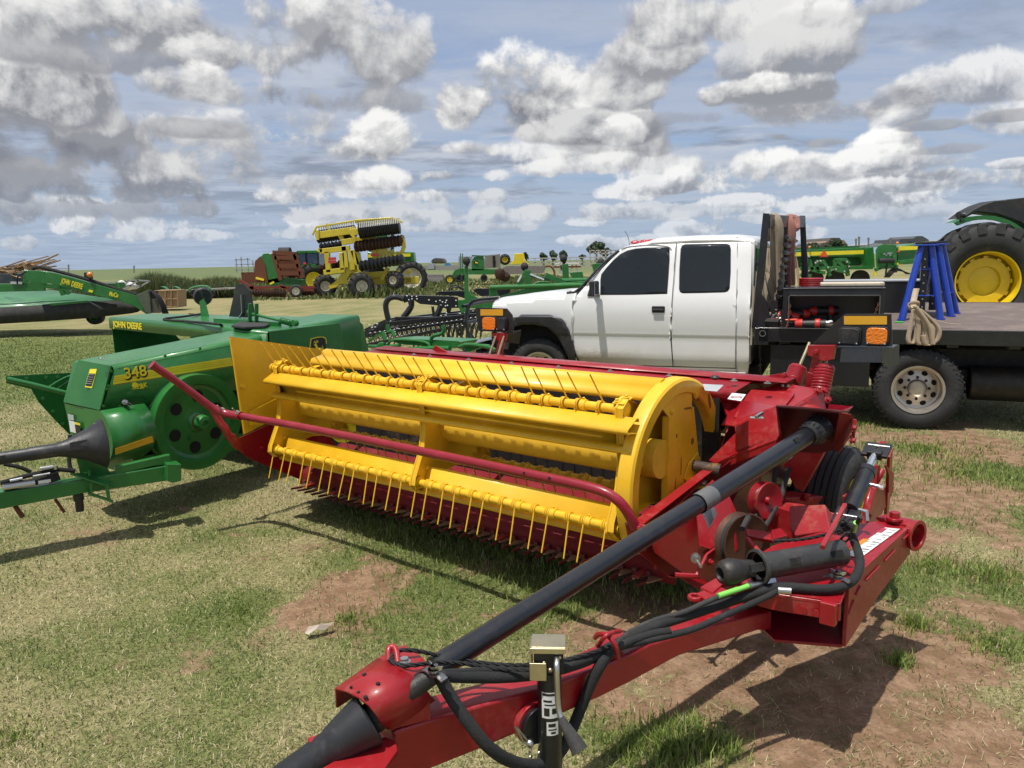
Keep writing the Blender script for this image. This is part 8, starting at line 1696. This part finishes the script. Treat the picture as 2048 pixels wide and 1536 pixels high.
mb.build('seed_hoses', M['hose'], o); bars(P, [(1766, 508, 1784, 506), (1772, 512, 1772, 506), (1780, 512, 1780, 506)], .05, -.2).build('steel_rack', M['galv'], o); MB().ball(P(1795, 486.5, -.1), .055, 10).build('amber_lamp', M['amber'], o); MB().ball(P(1797, 504, -.2), .05, 10).build('red_lamp', M['redlens'], o); bars(P, [(1750, 543, 1750, 552), (1793, 528, 1804, 527)], .08, -.2).build('yellow_marks', M['jdyellow'], o)
# ---------------------------------------------------------------- houses, poles, trees and weeds near the horizon
M['brick'] = paint('tan_brick', (.30, .20, .14), .85, 0, .3, (.2, .15, .1), 1.5); M['roof'] = paint('brown_roof', (.10, .085, .075), .85, 0, .3, (.06, .05, .05), 2); M['roofgrey'] = paint('grey_roof', (.085, .09, .10), .8, 0, .3, (.06, .06, .06), 2)
F, o, P = place('brick_house', 1668, 190, 'tan brick house with steep brown roofs beyond the grain drills', 'house'); poly(P, [(1637, 496), (1648, 487), (1662, 476), (1680, 476), (1682, 480), (1688, 480), (1700, 494)], 14).build('wall', M['brick'], o); poly(P, [(1635, 495), (1645, 485.5), (1655, 485), (1663, 475.5), (1679, 475.5), (1683, 480.5), (1675, 496)], 16, -1).build('roof', M['roof'], o)
F, o, P = place('grey_house', 1828, 200, 'wide house with a dark grey roof and row of white windows behind the jack stands', 'house'); poly(P, [(1798, 489), (1798, 484), (1875, 480), (1875, 492)], 12).build('wall', M['white'], o); poly(P, [(1798, 487), (1801, 478), (1826, 477), (1834, 472), (1845, 472), (1858, 480), (1858, 482), (1830, 483), (1815, 486)], 14, -1).build('roof', M['roofgrey'], o); mb = MB()
for k in range(8): mb.box(P(1818+k*4.4, 484.5, -1.3), (.35, .1, .3))
mb.build('window', M['glass'], o)
F, o, P = place('distant_barn', 1742, 170, 'low grey green barn roof showing above the second drill', 'barn'); poly(P, [(1730, 494), (1730, 490), (1746, 486), (1765, 487), (1765, 494)], 10).build('roof', M['galv'], o)
F, o, P = place('dark_house', 875, 260, 'small dark roofed house on the horizon left of the seed cart', 'house'); poly(P, [(861, 524), (866, 517.5), (872, 516), (884, 517), (889, 524)], 12).build('roof', M['roof'], o); poly(P, [(864, 527), (864, 523), (887, 523), (887, 527)], 10, 1).build('wall', M['brick'], o)
for i, (u, v0, v1, D_, lb_) in enumerate(((1712, 477, 495, 150, 'first and leftmost utility pole standing between the two houses'), (1718, 473, 495, 140, 'taller utility pole close beside the leftmost one'), (1737, 475, 492, 150, 'utility pole standing alone midway between the two houses'), (1781, 475, 492, 150, 'utility pole just left of the grey roofed house'), (137, 529, 541, 220, 'small utility pole on the horizon right of the lumber heap'), (268, 531, 540, 220, 'small utility pole on the horizon above the left weeds'))):
    F, o, P = place('utility_pole', u, D_, lb_, 'utility pole', 0, 'utility poles on the horizon'); mb = MB().cyl(P(u, v1+6), P(u, v0), .16, 8); mb.beam(P(u-3, v0+3), P(u+3, v0+3), .12, .12); mb.build('pole', M['greywood'], o)
leaf_m, t, b, g_ = mat_new('leaves'); ac = t.nodes.new('ShaderNodeAttribute'); ac.attribute_name = 'tint'; t.links.new(ac.outputs['Color'], b.inputs['Base Color']); b.inputs['Roughness'].default_value = .6
def leaves(name, C_, Rv, n, size, base, par=None, cl=9, seed=1):
    """crown of many small leaf faces gathered in clumps"""
    rg = np.random.default_rng(seed); cc = rg.normal(0, 1, (cl, 3)); cc /= np.linalg.norm(cc, axis=1)[:, None]; cc *= rg.uniform(.2, .75, cl)[:, None]; cr_ = rg.uniform(.28, .5, cl); k = rg.integers(0, cl, n)
    d_ = rg.normal(0, 1, (n, 3)); d_ /= np.linalg.norm(d_, axis=1)[:, None]; p = (cc[k]+d_*(cr_[k]*rg.uniform(.5, 1, n)**.4)[:, None])*np.array(Rv)+np.array(C_)
    a = rg.normal(0, 1, (n, 3)); a /= np.linalg.norm(a, axis=1)[:, None]; b_ = np.cross(a, d_); b_ /= (np.linalg.norm(b_, axis=1)[:, None]+1e-6); s_ = (size*rg.uniform(.6, 1.3, n))[:, None]
    V = np.stack([p-a*s_, p+b_*s_*.6, p+a*s_, p-b_*s_*.6], 1).reshape(-1, 3); me = bpy.data.meshes.new(name); me.from_pydata(V.tolist(), [], [(4*i, 4*i+1, 4*i+2, 4*i+3) for i in range(n)]); me.update()
    at_ = me.color_attributes.new('tint', 'FLOAT_COLOR', 'POINT'); col = np.array(base)[None]*rg.uniform(.65, 1.5, (cl, 1))[k]*rg.uniform(.8, 1.25, (n, 1)); at_.data.foreach_set('color', np.concatenate([np.repeat(col, 4, 0), np.ones((4*n, 1))], 1).astype(np.float32).ravel())
    me.materials.append(leaf_m); o = bpy.data.objects.new(name, me); C.objects.link(o); 
    if par: o.parent = par
    return o
TREES = [(1193, 497, 19, 12, 230, 'broad dark tree rising behind the white corral panels'), (1211, 505, 10, 8, 230, 'smaller tree at the right shoulder of the broad corral tree'), (1087, 514, 8, 7, 240, 'small round tree right of the yellow hopper'), (1105, 512, 10, 8, 240, 'left of a pair of trees above the trestles'), (1127, 511, 9, 9, 240, 'right of a pair of trees above the trestles'), (1164, 514, 6, 5, 240, 'tiny dark tree right of the trestle trees'), (1052, 512, 8, 7, 240, 'dark tree partly hidden behind the yellow hopper'), (1672, 487, 14, 9, 175, 'green tree before the tan brick house'), (1655, 491, 8, 6, 175, 'low shrub like tree at the left side of the brick house'), (1690, 492, 8, 5, 175, 'low tree at the right end of the brick house'), (1626, 492, 14, 8, 180, 'dark trees low beside the rack post left of the brick house'), (1500, 498, 30, 10, 200, 'tree mass hidden behind the white cab')]
for i, (u, v, rx, ry, D_, lb_) in enumerate(TREES):
    F, o, P = place('tree', u, D_, lb_, 'tree', 0, 'trees near the horizon'); c_ = P(u, v); sx, sz = rx*D_/1500, ry*D_/1500; leaves('crown', c_, (sx*1.25, sx, sz*1.3), 1500, .085*(sx+sz), (.040, .066, .026), o, 9, 30+i); MB().tube([(c_.x, 0, -.5), (c_.x+.1, 0, c_.z*.5), (c_.x, 0, c_.z)], [.35, .25, .12], 6).build('trunk', M['greywood'], o)
# weeds
rg = np.random.default_rng(5); n = 70000
u_ = rg.uniform(70, 505, n); Dd = rg.uniform(44, 66, n)
hu = np.interp(u_, [70, 110, 150, 210, 260, 300, 330, 370, 400, 440, 480, 505], [.3, .5, .8, .9, 1.3, 2.0, 1.7, 1.4, 1.3, 1.5, 1.2, .6]); X = np.array([(ray(float(a), 560).x/ray(float(a), 560).y) for a in u_])*Dd
H_ = hu*.72*rg.uniform(.2, 1.05, n)*(1+.35*np.sin(X*1.3)*np.sin(X*.43+1)); col = np.array([(.075, .11, .035), (.10, .14, .05), (.13, .14, .06), (.20, .18, .09), (.05, .075, .03)])[rg.choice(5, n, p=[.35, .3, .2, .08, .07])]; yl = (u_ > 390) & (u_ < 450) & (rg.uniform(0, 1, n) < .05); col[yl] = (.55, .45, .04)
rng = np.random.default_rng(12)
blades('tall_weeds', X, Dd, np.full(n, -.05), H_, rg.uniform(.03, .07, n), rg.uniform(.1, .6, n), col, 'bank of tall green weeds along the back of the yard at the left')
n = 16000; u_ = rg.uniform(480, 1250, n); Dd = rg.uniform(38, 75, n); X = np.array([(ray(float(a), 560).x/ray(float(a), 560).y) for a in u_])*Dd; H_ = rg.uniform(.15, .5, n)*(1+.6*np.sin(X*.7)); col = np.array([(.08, .12, .035), (.12, .15, .05), (.22, .20, .09)])[rg.choice(3, n, p=[.5, .3, .2])]
blades('low_weeds', X, Dd, np.full(n, -.02), H_, rg.uniform(.05, .12, n), rg.uniform(.2, .7, n), col, 'low ragged weeds round the parked machines in the back row')
n = 5000; X, Y = rg.uniform(-9, -3, n), rg.uniform(9, 16, n)
# crumpled plastic scrap
p = ground(641, 1271); F = Frame((p.x, p.y), 20); o = thing('plastic_scrap', F, 'crumpled translucent brown plastic scrap lying on the grass at lower left', 'litter', at=(0, 0, .02)); mb = MB(); q_ = [(-.07, -.01, .01), (-.05, .02, .025), (-.015, .01, .008), (.01, .025, .03), (.04, .018, .012), (.07, .03, .02), (.05, .0, .02), (.02, -.012, .008), (-.02, -.02, .022), (-.055, -.025, .006)]
mb.v = q_+[(0, .0, .035)]; mb.f = [(i, (i+1) % 10, 10) for i in range(10)]; solid(mb.build('film', paint('dirty_plastic_film', (.38, .31, .24), .4, .2, .2), o, smooth=False), .001)
